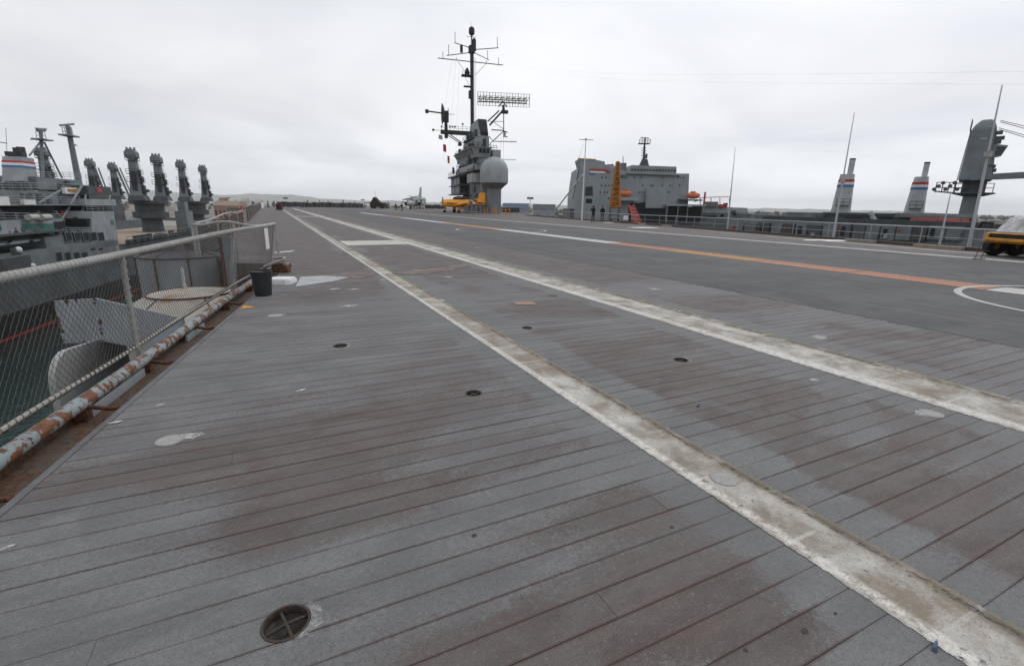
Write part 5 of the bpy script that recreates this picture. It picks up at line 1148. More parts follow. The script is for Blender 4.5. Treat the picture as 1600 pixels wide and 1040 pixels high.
# ================================================================== PEOPLE
def person(x, y, hgt, lab, top, legs, hair, pose, rz):
    X, Y = onZ(x, y)
    Yd = 1.72 * 771 / hgt; X = onY(x, y, Yd)[0]; Y = Yd
    T = Thing('person', lab, 'person', (0, 0, 0)); place(T, X, Y, rz)
    J = {'pel': (0, 0, .93), 'che': (0, .01, 1.32), 'nec': (0, 0, 1.48), 'hed': (0, .02, 1.60), 'crn': (0, .01, 1.70),
         'hl': (-.10, 0, .88), 'kl': (-.12, .03, .50), 'al': (-.13, -.02, .09), 'tl': (-.14, .13, .04), 'hr': (.10, 0, .88), 'kr': (.12, .03, .50), 'ar': (.13, -.02, .09), 'tr': (.15, .13, .04),
         'sl': (-.19, 0, 1.40), 'sr': (.19, 0, 1.40)}
    if pose == 'photo': J.update(el=(-.28, .14, 1.22), wl=(-.10, .30, 1.48), fl=(-.05, .32, 1.55), er=(.28, .14, 1.22), wr=(.10, .30, 1.48), fr=(.05, .32, 1.55))
    elif pose == 'pocket': J.update(el=(-.27, -.05, 1.14), wl=(-.19, .08, .98), fl=(-.15, .1, .93), er=(.27, -.05, 1.14), wr=(.19, .08, .98), fr=(.15, .1, .93))
    else: J.update(el=(-.25, -.02, 1.13), wl=(-.25, .05, .87), fl=(-.24, .07, .76), er=(.25, -.02, 1.13), wr=(.25, .05, .87), fr=(.24, .07, .76))
    E_ = [('pel', 'che'), ('che', 'nec'), ('nec', 'hed'), ('hed', 'crn'), ('pel', 'hl'), ('hl', 'kl'), ('kl', 'al'), ('al', 'tl'), ('pel', 'hr'), ('hr', 'kr'), ('kr', 'ar'), ('ar', 'tr'),
          ('che', 'sl'), ('sl', 'el'), ('el', 'wl'), ('wl', 'fl'), ('che', 'sr'), ('sr', 'er'), ('er', 'wr'), ('wr', 'fr')]
    Rr = dict(pel=(.17, .12), che=(.18, .13), nec=(.065, .065), hed=(.09, .10), crn=(.075, .085), hl=(.09, .09), hr=(.09, .09), kl=(.065, .065), kr=(.065, .065), al=(.05, .05), ar=(.05, .05), tl=(.045, .04), tr=(.045, .04),
              sl=(.075, .075), sr=(.075, .075), el=(.055, .055), er=(.055, .055), wl=(.038, .038), wr=(.038, .038), fl=(.035, .03), fr=(.035, .03))
    ks = list(J); me = bpy.data.meshes.new('body'); me.from_pydata([J[k] for k in ks], [(ks.index(a), ks.index(b)) for a, b in E_], [])
    o = bpy.data.objects.new('body', me); COL.objects.link(o); md = o.modifiers.new('skin', 'SKIN'); sb = o.modifiers.new('sub', 'SUBSURF'); sb.levels = sb.render_levels = 2
    sk = me.skin_vertices[0].data if me.skin_vertices else None
    if sk is None:
        bm = bmesh.new(); bm.from_mesh(me); bm.verts.layers.skin.verify(); bm.to_mesh(me); bm.free(); sk = me.skin_vertices[0].data
    for i, k in enumerate(ks): sk[i].radius = Rr[k]; sk[i].use_root = (k == 'pel')
    bpy.context.view_layer.update()
    m2 = bpy.data.meshes.new_from_object(o.evaluated_get(bpy.context.evaluated_depsgraph_get())); bpy.data.objects.remove(o)
    m2.name = 'body'; m2.materials.clear()
    for mt in (top, legs, 'skin', 'black'): m2.materials.append(M[mt])
    for p_ in m2.polygons:
        p_.use_smooth = True; z = p_.center.z; hnd = min((p_.center - Vector(J[k])).length for k in ('fl', 'fr'))
        p_.material_index = 2 if (z > 1.50 or hnd < .09) else 1 if z < .92 and abs(p_.center.x) < .22 else 0
        if z < .10: p_.material_index = 3
    b = link('body', m2, None, T.e)
    m = MB(); m.rings([[(r * math.cos(6.283 * i / 12), .0 + r * 1.1 * math.sin(6.283 * i / 12) - off, z) for i in range(12)] for r, z, off in ((.10, 1.56, .05), (.112, 1.62, .03), (.108, 1.69, .01), (.07, 1.745, .0), (.01, 1.76, 0))])
    if hair == 'long': m.rings([[(.10 * math.cos(6.283 * i / 10) * k, -.07 + .05 * math.sin(6.283 * i / 10), z) for i in range(10)] for z, k in ((1.70, .7), (1.55, 1.1), (1.38, 1.2), (1.30, .6))])
    T.part('hair', m, M['hair'], smooth=60)
    m = MB(); m.ball((0, .115, 1.60), .018, 6, 4); m.ball((-.035, .10, 1.635), .010, 5, 3); m.ball((.035, .10, 1.635), .010, 5, 3); T.part('face', m, M['skin'])
    if pose == 'photo': m = MB(); m.box(-.07, .07, .31, .37, 1.53, 1.62); T.part('camera_body', m, M['black'])
person(926.5, 344, 24.6, 'person in dark top with both arms raised to the face, left of the yellow tower', 'cloth_dark', 'denim', 'short', 'photo', math.radians(20))
person(940.5, 346.5, 22.5, 'person in long black coat with long dark hair, beside the yellow tower', 'cloth_dark', 'denim', 'long', 'stand', math.radians(190))
person(618.5, 327, 11.2, 'person in dark jacket and pale trousers walking far down the deck', 'denim', 'khaki', 'short', 'stand', math.radians(170))
person(628, 327.5, 11.6, 'person all in black far down the deck, right of the pale-trousered one', 'cloth_dark', 'cloth_dark', 'short', 'pocket', math.radians(200))

# ================================================================== STARBOARD SIDE
# rail along the starboard edge: one run of stanchions and pipes
def stb(s): return 25.8 + (s - 14) * 0.044 if s < 32 else 26.6 + (s - 32) * 0.0135
T = Thing('deck_railing', 'low grey pipe railing along the starboard deck edge', 'railing', (26, 40, 0), 'S')
ss = [4 + 2.6 * i for i in range(31)]
for s in ss:
    m = MB(); m.cyl((stb(s), s, -.1), (stb(s), s, .95), .022, n=6); T.part('stanchion', m, M['steel'])
m = MB(); m.tube([(stb(s), s, .94) for s in ss], .028, 6); T.part('top_rail', m, M['pole'])
m = MB(); m.tube([(stb(s), s, .5) for s in ss], .014, 5); T.part('middle_wire', m, M['steel'])
m = MB(); m.rings([[(stb(s) - .1, s, 0.0), (stb(s) + .12, s, 0.0), (stb(s) + .12, s, .14), (stb(s) - .1, s, .14)] for s in ss]); T.part('toe_rail', m, M['gutter'])
for s0, s1, mt in ((14.9, 16.9, 'sand'), (19, 20.6, 'concrete'), (38, 39.2, 'sand'), (42.3, 43.4, 'sand')):
    m = MB(); m.box(stb(s0) - .45, stb(s0) - .15, s0, s1, 0, .14); T.part('timber', m, M[mt])
m = MB(); s = 46.3; m.box(stb(s) - .06, stb(s) - .03, s, s + .9, .35, .8); T.part('white_notice', m, M['plastic'])
# whip aerials, tilted a little as their hinges have settled
def whip(x0, y0, x1, y1, t0, lab, r=.05, kink=None):
    s0, _ = onT(x0, y0, t0); base = (t0, s0, -.3)
    t1, z1 = onS(x1, y1, s0)
    T = Thing('whip_aerial', lab, 'aerial', base, 'S', 'whip aerials along the starboard edge')
    m = MB(); a = Vector(base); b = Vector((t1, s0, z1)); m.tube([a, a.lerp(b, .55)], r * 1.0, 8, True, r * .7); T.part('mast', m, M['pole'], smooth=60)
    m = MB(); m.tube([a.lerp(b, .55), b], r * .6, 6, True, r * .25); T.part('whip', m, M['pole'])
    m = MB(); m.cyl((t0, s0, -.35), (t0, s0, .12), .16, n=8); m.box(t0 - .2, t0 + .2, s0 - .2, s0 + .2, -.3, .02); T.part('hinge_base', m, M['steel'])
    if kink:
        m = MB(); c = a.lerp(b, kink); m.cyl(c - Vector((0, 0, .12)), c + Vector((0, 0, .12)), r * 1.9, n=8); T.part('coupling', m, M['steel'])
whip(1513, 391, 1566, 133, stb(15) + .1, 'tall pale whip aerial in front of the ship crane at far right', .075, .62)
whip(1302, 370, 1335, 176, stb(24) + .1, 'pale whip aerial crossing the left banded funnel', .06, .5)
whip(1138, 348, 1149, 230, stb(40) + .1, 'thin pale whip aerial right of the big grey ship', .06)
whip(1468, 383, 1486, 299, stb(17) + .1, 'short pale mast left of the ship crane', .055)
# white T-headed signal mast with stay strut
X, Y = onY(909, 343, 62)[0], 62
T = Thing('signal_mast', 'white mast with T-shaped head and two cross yards, left of the big grey ship', 'mast', (X, Y, 0))
yp = lambda x, y, Yd=62: (onY(x, y, Yd)[0], Yd, onY(x, y, Yd)[1])
m = MB(); m.tube([(X, Y, -.3), yp(912, 283), yp(915.5, 218)], .10, 8, True, .05); T.part('pole', m, M['white'], smooth=60)
m = MB(); m.tube([yp(905, 218), yp(927, 219)], .045, 5); m.box(yp(914, 218)[0], yp(917, 218)[0], 61.9, 62.1, yp(915, 219)[2], yp(915, 216.5)[2]); T.part('head_yard', m, M['steel'])
m = MB(); m.tube([yp(891, 283), yp(928, 284)], .05, 5); T.part('lower_yard', m, M['steel'])
m = MB(); m.tube([(onY(868, 328, 76)[0], 76, onY(868, 328, 76)[1]), yp(911, 273)], .11, 8, True, .09); T.part('stay_strut', m, M['white'])
m = MB(); m.tube([yp(911, 225), (onY(890, 300, 70)[0], 70, onY(890, 300, 70)[1])], .015, 3); T.part('stay_wire', m, M['steel'])
# yellow-orange ladder tower on a dark wheeled base
Xc = onY(959, 345, 58)[0]
T = Thing('ladder_tower', 'tall tapering yellow-orange lattice ladder tower on a dark base', 'tower', (Xc, 58, 0))
k58 = 58 / 771.; xb, xt = Xc, onY(965, 253, 58)[0]; zt = onY(965, 253, 58)[1]; zb = onY(960, 324, 58)[1]
def leg(q, z):
    k = (z - zb) / (zt - zb); hw = .52 * (1 - k) + .14 * k; cx = xb + .02 + (xt - xb) * k
    return (cx + (-hw if q in (0, 3) else hw), 58 + (-hw if q < 2 else hw) * .8, z)
for q in range(4):
    m = MB(); m.tube([leg(q, zb), leg(q, zt)], .085, 5); T.part('leg', m, M['tower'])
nr = 9
for i in range(nr + 1):
    z = zb + (zt - zb) * i / nr; m = MB()
    for a, b in ((0, 1), (1, 2), (2, 3), (3, 0)): m.tube([leg(a, z), leg(b, z)], .06, 4)
    T.part('rung', m, M['tower'])
    if i < nr:
        z2 = zb + (zt - zb) * (i + 1) / nr; m = MB(); m.tube([leg(0, z), leg(1, z2)] if i % 2 else [leg(1, z), leg(0, z2)], .04, 4); T.part('brace', m, M['tower']); m = MB(); m.hexa([leg(3, z), leg(2, z), (leg(2, z)[0], leg(2, z)[1] + .02, z), (leg(3, z)[0], leg(3, z)[1] + .02, z)], [leg(3, z2), leg(2, z2), (leg(2, z2)[0], leg(2, z2)[1] + .02, z2), (leg(3, z2)[0], leg(3, z2)[1] + .02, z2)]); T.part('backing_panel', m, M['tower'])
m = MB()
for dx_ in (-.5, .5):
    for dy_ in (-.4, .4): m.cyl((xb + dx_, 58 + dy_, .15), (xb + dx_, 58 + dy_, zb), .05, n=5)
for z in (.3, .8, zb - .02): m.tube([(xb - .5, 57.6, z), (xb + .5, 57.6, z), (xb + .5, 58.4, z), (xb - .5, 58.4, z), (xb - .5, 57.6, z)], .05, 4)
T.part('base_frame', m, M['ship_dark'])
for dx_ in (-.45, .45):
    m = MB(); m.cyl((xb + dx_ - .08, 57.5, .16), (xb + dx_ + .08, 57.5, .16), .16, n=10); T.part('wheel', m, M['black'])
# red slide ladder
Xs = onY(992, 346, 55)[0]
T = Thing('boarding_ladder', 'faded red sloping ladder slide right of the yellow tower', 'ladder', (Xs, 55, 0))
a0, a1 = onY(985, 321, 55), onY(993, 346, 55)
m = MB(); zt_ = a0[1]; m.hexa([(Xs - .28, 54.6, 0), (Xs + .62, 54.6, 0), (Xs + .62, 54.7, 0), (Xs - .28, 54.7, 0)], [(Xs - .62, 55.8, zt_), (Xs - .1, 55.8, zt_), (Xs - .1, 55.9, zt_), (Xs - .62, 55.9, zt_)]); T.part('slide', m, M['slide'])
for q in (-.62, -.1):
    m = MB(); m.cyl((Xs + q, 56.2, 0), (Xs + q, 55.85, zt_ + .05), .05, n=5); T.part('support_leg', m, M['slide'])
    m = MB(); e0 = (-.28 if q < -.3 else .62); m.tube([(Xs + e0, 54.55, .12), (Xs + q, 55.75, zt_ + .12)], .05, 5); T.part('side_rail', m, M['slide'])
for i in range(5):
    k = (i + .5) / 5; m = MB(); m.cyl((Xs - .28 - .34 * k, 54.58 + 1.2 * k, zt_ * k + .06), (Xs + .62 - .72 * k, 54.58 + 1.2 * k, zt_ * k + .06), .03, n=5); T.part('tread', m, M['ship_dark'])
# yellow towing vehicle, partly under a white tarpaulin
X, Y = 21.3, 18.6
T = Thing('tow_tractor', 'faded yellow tow vehicle half covered by a pale plastic tarpaulin, at right edge', 'vehicle', (X, Y, 0))
L0, L1, W0, W1 = X - 2.55, X + 2.4, Y - .9, Y + .9
m = MB(); m.prism([(L0, .55), (L0 + .1, .50), (L1, .50), (L1, 1.12), (L0 + 1.2, 1.14), (L0 + .75, .92), (L0, .90)], 'y', W0, W1); T.part('chassis', m, M['gse'], bevel=.03)
m = MB(); m.prism([(L0 - .10, .58), (L0 - .005, .58), (L0 - .005, .70), (L0 - .10, .70)], 'y', W0 + .1, W1 - .1); T.part('bumper', m, M['gse'], bevel=.02)
for x in (L0 + .42, L0 + 1.25, L1 - .7):
    for y in (W0 + .1, W1 - .1):
        m = MB(); m.lathe((0, 0, 0), [(.16, -.15), (.36, -.15), (.40, -.10), (.40, .10), (.36, .15), (.16, .15)], 22, cap=False); me = m.mesh('tyre', smooth=40)
        o = link('tyre', me, M['black'], T.e); o.location = (x - X, y - Y, .40); o.rotation_euler = (math.pi / 2, 0, 0)
        m = MB(); m.lathe((0, 0, 0), [(.02, -.06), (.165, -.06), (.165, .06), (.02, .06)], 16); q = link('rim', m.mesh('rim'), M['gse'], o)
m = MB(); m.prism([(L0 + .05, .50), (L0 + 1.7, .50), (L0 + 1.55, .80), (L0 + .2, .80)], 'y', W0 - .05, W0 + .06); T.part('mudguard', m, M['gse'], bevel=.02)
m = MB(); m.box(L0 + 1.75, L0 + 1.95, W0 - .012, W0 + .02, .68, .80); T.part('marker_plate', m, M['white'])
m = MB(); m.box(L0 + 1.3, L0 + 1.5, W0 - .012, W0 + .02, .84, 1.02); T.part('hinge_plate', m, M['maroon'])
m = MB(); m.box(L0 + 2.2, L0 + 3.6, W0 - .014, W0 + .02, .62, .96); T.part('side_panel', m, M['maroon'])
m = MB(); m.box(L0 - .02, L0 + .01, W0 + .2, W1 - .2, .62, .86); T.part('grille', m, M['black'])
m = MB(); m.box(L0 + .8, L0 + .95, W0 - .03, W0 + .1, .82, .9); m.cyl((L0 + .15, W0 + .05, .9), (L0 + .15, W0 - .08, .9), .07, n=10); T.part('headlamp', m, M['maroon'])
# tarpaulin: draped sheet with folds
m = MB(); nx, ny = 34, 20; rows = []
for j in range(ny + 1):
    row = []
    for i in range(nx + 1):
        a, b = i / nx, j / ny; x = L0 + .2 + (L1 - L0 - .1) * a; y = W0 - .10 + (W1 - W0 + .2) * b
        hump = 1.0 + .55 * math.exp(-((a - .15) / .09) ** 2) + .55 * math.exp(-((a - .55) / .16) ** 2) + .40 * math.exp(-((a - .85) / .1) ** 2)
        edge = min(b, 1 - b) * 2; drop = max(0, 1 - edge * 3.2) ** 1.6
        z = hump + .07 * math.sin(a * 37 + b * 6) + .05 * math.sin(b * 23 + a * 15) + .025 * math.sin(a * 80 + b * 31)
        z = z * (1 - .42 * drop) ; ee = min(a, 1 - a) * 2; z -= .30 * max(0, 1 - ee * 7)
        y += .05 * math.sin(a * 41) * drop
        row.append((x + .04 * math.sin(b * 25 + a * 10), y, max(.93, z)))
    rows.append(row)
m.rings(rows, cap=False, close=False)
t = NT('translucent_white_tarpaulin'); t.fin(t.mix(t.step(t.noise(t.pos(), 3.5, 5, .65), .35, .65), (0.36, 0.36, 0.365), (0.60, 0.60, 0.61)), 0.35, 0, t.bump(t.noise(t.pos(), 7, 5, .7, 1.0), .08, 1.0)); t.b.inputs['Transmission Weight'].default_value = 0.0; M['tarp'] = t.m
T2 = solo('tarpaulin', 'pale crumpled plastic tarpaulin draped over the yellow tow vehicle', 'tarpaulin', (X, Y, .9), m, M['tarp'], smooth=80)
X, Y = onZ(1527, 405)
T = Thing('tow_bar_stand', 'thin dark wire stand on the deck in front of the yellow tow vehicle', 'stand', (X, Y, 0))
for q in (-.1, .12):
    m = MB(); m.tube([(X + q, Y, .02), (X + q + .12, Y, .62)], .012, 5); T.part('upright', m, M['maroon'])
for z in (.02, .3, .6):
    m = MB(); m.tube([(X - .2 + z * .2, Y, z), (X + .28 + z * .2, Y, z)], .012, 5); T.part('bar', m, M['maroon'])

# ---- the long grey ship with two banded funnels and a crane, beyond the pier
T = Thing('cargo_ship', 'long grey cargo ship to starboard with two slim banded funnels and big deck crane', 'ship', (62, 60, WATER), 'S')
TS = 60.0
def rb(m, x0, x1, yt, yb, t, dep): return sbox(m, x0, x1, yt, yb, t, dep, 1)
hull(T, TS, TS + 24, 10, 175, -3.2, 0.6, 22)
m = MB(); rb(m, 1135, 1560, 352, 420, TS - .02, 1.0); T.part('bulwark', m, M['ship'])
m = MB(); rb(m, 1190, 1700, 346, 356, TS + .6, 9); T.part('deck_edge_house', m, M['ship_dark'])
k = 0
xs = [1142, 1163, 1183, 1204, 1222, 1243, 1262, 1285, 1310, 1332, 1352, 1376, 1400, 1425, 1450, 1478, 1505]
for xa, xb_ in zip(xs, xs[1:]):
    k += 1; g = random.uniform(1.5, 4); yt = 348.5 + (xa - 1142) * .017 + random.uniform(-1.5, 1.5)
    m = MB(); rb(m, xa, xb_ - g, yt, yt + 22, TS - .4, .38); T.part('side_locker', m, random.choice([M['ship'], M['ship'], M['ship_dark'], M['hull']]))
    if k % 3 == 0: m = MB(); rb(m, xa + 3, xa + 9, yt + 4, yt + 18, TS - .5, .09); T.part('dark_doorway', m, M['opening'])
    if k % 4 == 1: m = MB(); rb(m, xa + 2, xa + 5, yt + 5, yt + 9, TS - .55, .14); T.part('red_locker', m, M['red'])
    if k % 5 == 2: m = MB(); rb(m, xa + 4, xa + 10, yt + 12, yt + 19, TS - .55, .14); T.part('pale_locker', m, M['ship_light'])
for x0, x1, yt, yb, tt, mt in ((1230, 1268, 331.5, 346, 62, 'ship'), (1275, 1283, 338, 346, 62, 'ship_dark'), (1285, 1460, 333, 347, 63, 'ship_dark'), (1285, 1395, 332, 334, 62.6, 'ship'), (1398, 1462, 333, 340, 62.4, 'ship'), (1173, 1182, 335, 346, 61.5, 'ship'), (1545, 1640, 356, 372, 60.5, 'hull')):
    m = MB(); rb(m, x0, x1, yt, yb, tt, 7); T.part('deck_house', m, M[mt])
m = MB(); rb(m, 1421, 1474, 341, 354, 60.9, 4); T.part('red_container', m, M['slide'])
m = MB(); rb(m, 1319, 1342, 339.5, 346, 62.7, .4); T.part('dark_opening', m, M['opening']); m = MB(); rb(m, 1372, 1390, 340, 347, 62.7, .4); T.part('dark_opening', m, M['opening'])
M['funnelwhite'] = paint('pale_funnel_paint', (0.43, 0.445, 0.45), .1, .6, .6, .35)
def onQ(x, y, b, q):
    d = ray(x, y); p_, q_ = inv(b)(d.x, d.y); k = q / q_
    return p_ * k, EYE + d.z * k
def slim_funnel(xl0, xr0, xl1, xr1, yb, yt, yp, q, wht):
    """raked funnel built square to its own bearing, then set on the ship"""
    b = math.atan2((xl0 + xr1) / 2 - 800, 771); f = fr(b); toS = lambda p: iS(*f(p[0], p[1])) + (p[2],)
    xm = (xl1 + xr1) / 2; zz = lambda y: onQ(xm, y, b, q)[1]
    zb_, zt_ = onQ((xl0 + xr0) / 2, yb, b, q)[1] - 2.0, zz(yt); dep = 2.4
    lo0, hi0, lo1, hi1 = onQ(xl0, yb, b, q)[0], onQ(xr0, yb, b, q)[0], onQ(xl1, yt, b, q)[0], onQ(xr1, yt, b, q)[0]
    at_ = lambda z: (lo0 + (lo1 - lo0) * (z - zb_) / (zt_ - zb_), hi0 + (hi1 - hi0) * (z - zb_) / (zt_ - zb_))
    def blk(za, zc_, g):
        a, c = at_(za), at_(zc_); m = MB(); ch = .35
        ring = lambda e_, z: [(e_[0] - g + ch, q - g, z), (e_[1] + g - ch, q - g, z), (e_[1] + g, q - g + ch, z), (e_[1] + g, q + dep + g, z), (e_[0] - g, q + dep + g, z), (e_[0] - g, q - g + ch, z)]
        return m.rings([ring(a, za), ring(c, zc_)]).map(toS)
    fu = T.part('funnel', blk(zb_, zt_, 0), wht)
    for ya, yc, mt in ((12.3, 8.2, 'red'), (16.4, 12.4, 'white'), (20, 16.5, 'blue')): T.part('funnel_band', blk(zz(yt + ya), zz(yt + yc), .05), M[mt], fu)
    pc = lo1 + (hi1 - lo1) * .66; zp = zz(yp); r = (hi1 - lo1) * .21
    m = MB(); m.cyl((pc, q + dep * .5, zt_ - .2), (pc, q + dep * .5, zp), r, n=12); T.part('exhaust_pipe', m.map(toS), M['funnelwhite'], fu, smooth=40)
    m = MB(); m.cyl((pc, q + dep * .5, zp), (pc, q + dep * .5, zp + .22), r * 1.05, n=12); T.part('exhaust_rim', m.map(toS), M['island_dark'], fu)
    m = MB(); e_ = at_(zb_ + (zt_ - zb_) * .45); m.rail([(e_[0] + .5, q - .5, zb_ + (zt_ - zb_) * .42), (e_[1] - .3, q - .5, zb_ + (zt_ - zb_) * .42)], 1.0, .8, .04); m.box(e_[0] + .5, e_[1] - .3, q - .6, q - .01, zb_ + (zt_ - zb_) * .41, zb_ + (zt_ - zb_) * .42); T.part('funnel_platform', m.map(toS), M['ship_dark'], fu)
slim_funnel(1295, 1330, 1313, 1336, 336, 272, 249, 104, M['funnelwhite'])
slim_funnel(1407, 1445, 1429, 1452, 339, 276, 255, 97, M['funnelwhite'])
# deck crane, built square to its own bearing and mapped into the ship's frame
sC = 88.0
toS = lambda p: iS(*C2(p[0], p[1])) + (p[2],)
def cz(y): return onQ(1515, y, BC, sC)[1]
wpm = (onQ(1530, 320, BC, sC)[0] - onQ(1500, 320, BC, sC)[0]) / 30
tC = onQ(1512, 330, BC, sC)[0]
_part = T.part
def cpart(name, m, mat, parent=None, **k): return _part(name, m.map(toS), mat, parent, **k)
T.part = cpart
m = MB(); m.lathe((tC, sC, 0), [(14 * wpm * 1.0, cz(360)), (13.5 * wpm, cz(300))], 20); T.part('crane_column', m, M['ship'], smooth=40)
m = MB(); m.lathe((tC + .1, sC, 0), [(16 * wpm, cz(307)), (34 * wpm, cz(303)), (34 * wpm, cz(301.5)), (16 * wpm, cz(301))], 24); m.rail([(tC - 30 * wpm, sC - 1.2, cz(301.5)), (tC + 30 * wpm, sC - 1.2, cz(301.5))], 1.1, 1.1, .04); pf = T.part('crane_platform', m, M['ship_dark'])
m = MB(); m.lathe((tC, sC, 0), [(19 * wpm, cz(301)), (19 * wpm, cz(283))], 20); T.part('slewing_ring', m, M['ship_dark'])
z0, z1, z2 = cz(283), cz(205), cz(190); h0, h1 = 27 * wpm, 17 * wpm
m = MB(); m.rings([[(tC - h0, sC - 2, z0), (tC + h0 * .95, sC - 2, z0), (tC + h0 * .95, sC + 3, z0), (tC - h0, sC + 3, z0)], [(tC - h1 * 1.45, sC - 1.6, z1), (tC + h1 * .75, sC - 1.6, z1), (tC + h1 * .75, sC + 2, z1), (tC - h1 * 1.45, sC + 2, z1)], [(tC - h1 * 1.2, sC - 1.3, (z1 + z2) / 2), (tC + h1 * .55, sC - 1.3, (z1 + z2) / 2), (tC + h1 * .55, sC + 1.6, (z1 + z2) / 2), (tC - h1 * 1.2, sC + 1.6, (z1 + z2) / 2)], [(tC - h1 * .75, sC - .9, z2), (tC + h1 * .2, sC - .9, z2), (tC + h1 * .2, sC + 1.2, z2), (tC - h1 * .75, sC + 1.2, z2)]]); hs = T.part('crane_house', m, M['ship'], bevel=.15)
m = MB(); m.box(tC - h1 * .5, tC + h1 * .1, sC - 1.75, sC - 1.5, cz(222), cz(219)); m.box(tC - h1 * .1, tC + h1 * .3, sC - 1.5, sC - 1.2, cz(203), cz(201)); T.part('access_panel', m, M['ship_light'], hs)
m = MB(); c0 = tC + 15 * wpm; m.prism([(c0, cz(250)), (c0 + 14 * wpm, cz(247)), (c0 + 20 * wpm, cz(233)), (c0, cz(230))], 'y', sC - 2.4, sC - .8); T.part('crane_cab', m, M['ship'], hs); m = MB(); m.prism([(c0 + 4 * wpm, cz(247)), (c0 + 13 * wpm, cz(245.5)), (c0 + 17 * wpm, cz(235)), (c0 + 4 * wpm, cz(234))], 'y', sC - 2.45, sC - 2.38); T.part('cab_window', m, M['glass'], hs)
m = MB(); m.hexa([(tC - 8 * wpm, sC - 2.2, cz(283)), (tC + 190 * wpm, sC - 3.4, cz(279)), (tC + 190 * wpm, sC - 2.6, cz(279)), (tC - 8 * wpm, sC - 1.0, cz(283))], [(tC - 8 * wpm, sC - 2.2, cz(275)), (tC + 190 * wpm, sC - 3.4, cz(268)), (tC + 190 * wpm, sC - 2.6, cz(268)), (tC - 8 * wpm, sC - 1.0, cz(275))]); T.part('crane_jib', m, M['ship'], hs)
m = MB()
for ya, xe, ye in ((192, 190, 225), (194, 190, 232), (203, 190, 240), (205, 190, 246)): m.tube([(tC + 15 * wpm, sC, cz(ya)), (tC + xe * wpm, sC - 3, cz(ye + 25))], .035, 4)
T.part('jib_cable', m, M['ship_dark'], hs)
m = MB(); m.rail([(tC - h1 * 1.6, sC - 1.6, z1), (tC - h1 * 1.6, sC + 1.6, z1)], 1.2, .8, .04); m.tube([(tC - h0 - .1, sC - 1.5, z0), (tC - h1 * 1.5, sC - 1.3, z1)], .04, 4); m.tube([(tC - h0 - .1, sC - 1.0, z0), (tC - h1 * 1.5, sC - .8, z1)], .04, 4)
for kk in range(16): q = kk / 16; tt = tC - h0 - .1 + (h0 + .1 - h1 * 1.5) * q; m.tube([(tt, sC - 1.5 + .2 * q, z0 + (z1 - z0) * q), (tt, sC - 1.0 + .2 * q, z0 + (z1 - z0) * q)], .03, 3)
for dz_, dt2 in ((212, .5), (220, .9), (226, .6), (262, .7), (268, .9)): m.box(tC + h1 * .8, tC + h1 * 1.0 + dt2 * .7, sC - 1.9, sC - 1.2, cz(dz_ + 3), cz(dz_ - 2))
T.part('crane_ladder', m, M['ship_dark'], hs)
# floodlights on a bracket at its platform
m = MB(); m.rail([(tC - 60 * wpm, sC - 1, cz(301)), (tC - 18 * wpm, sC - 1, cz(302))], 1.3, .7, .05); m.tube([(tC - 60 * wpm, sC - 1, cz(299)), (tC - 18 * wpm, sC - 1, cz(303))], .1, 5); T.part('light_bracket', m, M['ship_dark'], pf)
for i in range(7):
    m = MB(); c = (tC - (62 - i * 6.2) * wpm, sC - 1.1, cz(296 - (i % 3) * 5)); m.cyl((c[0], c[1] - .3, c[2]), (c[0], c[1] + .25, c[2] + .1), .24, .14, 10); T.part('floodlight', m, M['lamp'], pf)
T.part = _part
m = MB()
for x in (1478, 1500, 1540): rb(m, x, x + 10, 352, 362, TS + .5, 1.2)
m.rail([(TS - .1, onT(1150, 350, TS)[0], onT(1300, 347, TS)[1]), (TS - .1, onT(1540, 350, TS)[0], onT(1300, 347, TS)[1])], 1.0, 2.2, .035)
T.part('bulwark_fittings', m, M['ship_dark'], kind='stuff')
m = MB(); s, z = onT(1540, 356, TS - .3); m.tube([(TS - .3, s - .6, z), (TS - .3, s - .5, z + .5), (TS - .3, s + .4, z + .55), (TS - .3, s + .6, z)], .15, 6); T.part('fairlead', m, M['maroon'])
m = MB(); a = onT(1360, 332, 61); b = onT(1371, 352, 61); m.tube([(61, a[0], a[1]), (61, b[0], b[1])], .3, 6); T.part('gangway', m, M['ship_light'])

# ---- the big roll-on ship beyond the yellow tower
T = Thing('roll_on_ship', 'big slab-sided grey ship beyond the yellow tower, with wheelhouse and orange lifeboats', 'ship', (onY(985, 330, 150)[0], 155, WATER))
YR = 150.0
def yb(m, x0, x1, yt, yb_, Y=YR, dep=14.0):
    ym, xm = (yt + yb_) / 2, (x0 + x1) / 2; a, b = onY(x0, ym, Y)[0], onY(x1, ym, Y)[0]; z1, z0 = onY(xm, yt, Y)[1], onY(xm, yb_, Y)[1]; m.box(a, b, Y, Y + dep, z0, z1); return a, b, z0, z1
def poly(m, pts, Y=YR, dep=14.0): m.prism([onY(x, y, Y) for x, y in pts], 'y', Y, Y + dep); return m
m = MB(); poly(m, [(898, 309), (905, 262), (931, 258), (975, 266), (980, 270.5), (1077, 271.3), (1074, 345), (897, 345)], YR, 20); blk = T.part('upperworks', m, M['roro'])
m = MB(); poly(m, [(890, 326), (1250, 336), (1240, 420), (900, 420)], YR + 1, 22); T.part('hull', m, M['hull'])
m = MB(); poly(m, [(904.5, 248), (930, 249.5), (945, 252.5), (946, 264), (909, 264)], YR + 1, 10); fn = T.part('funnel_block', m, M['roro']); m = MB(); poly(m, [(903, 247), (931, 248.5), (931, 250), (904, 249)], YR + .9, .6); T.part('funnel_lip', m, M['gse'], fn)
m = MB(); poly(m, [(947, 257), (958, 256), (962, 262), (962, 267), (947, 266)], YR + 1, 6); T.part('vent_house', m, M['ship_light'])
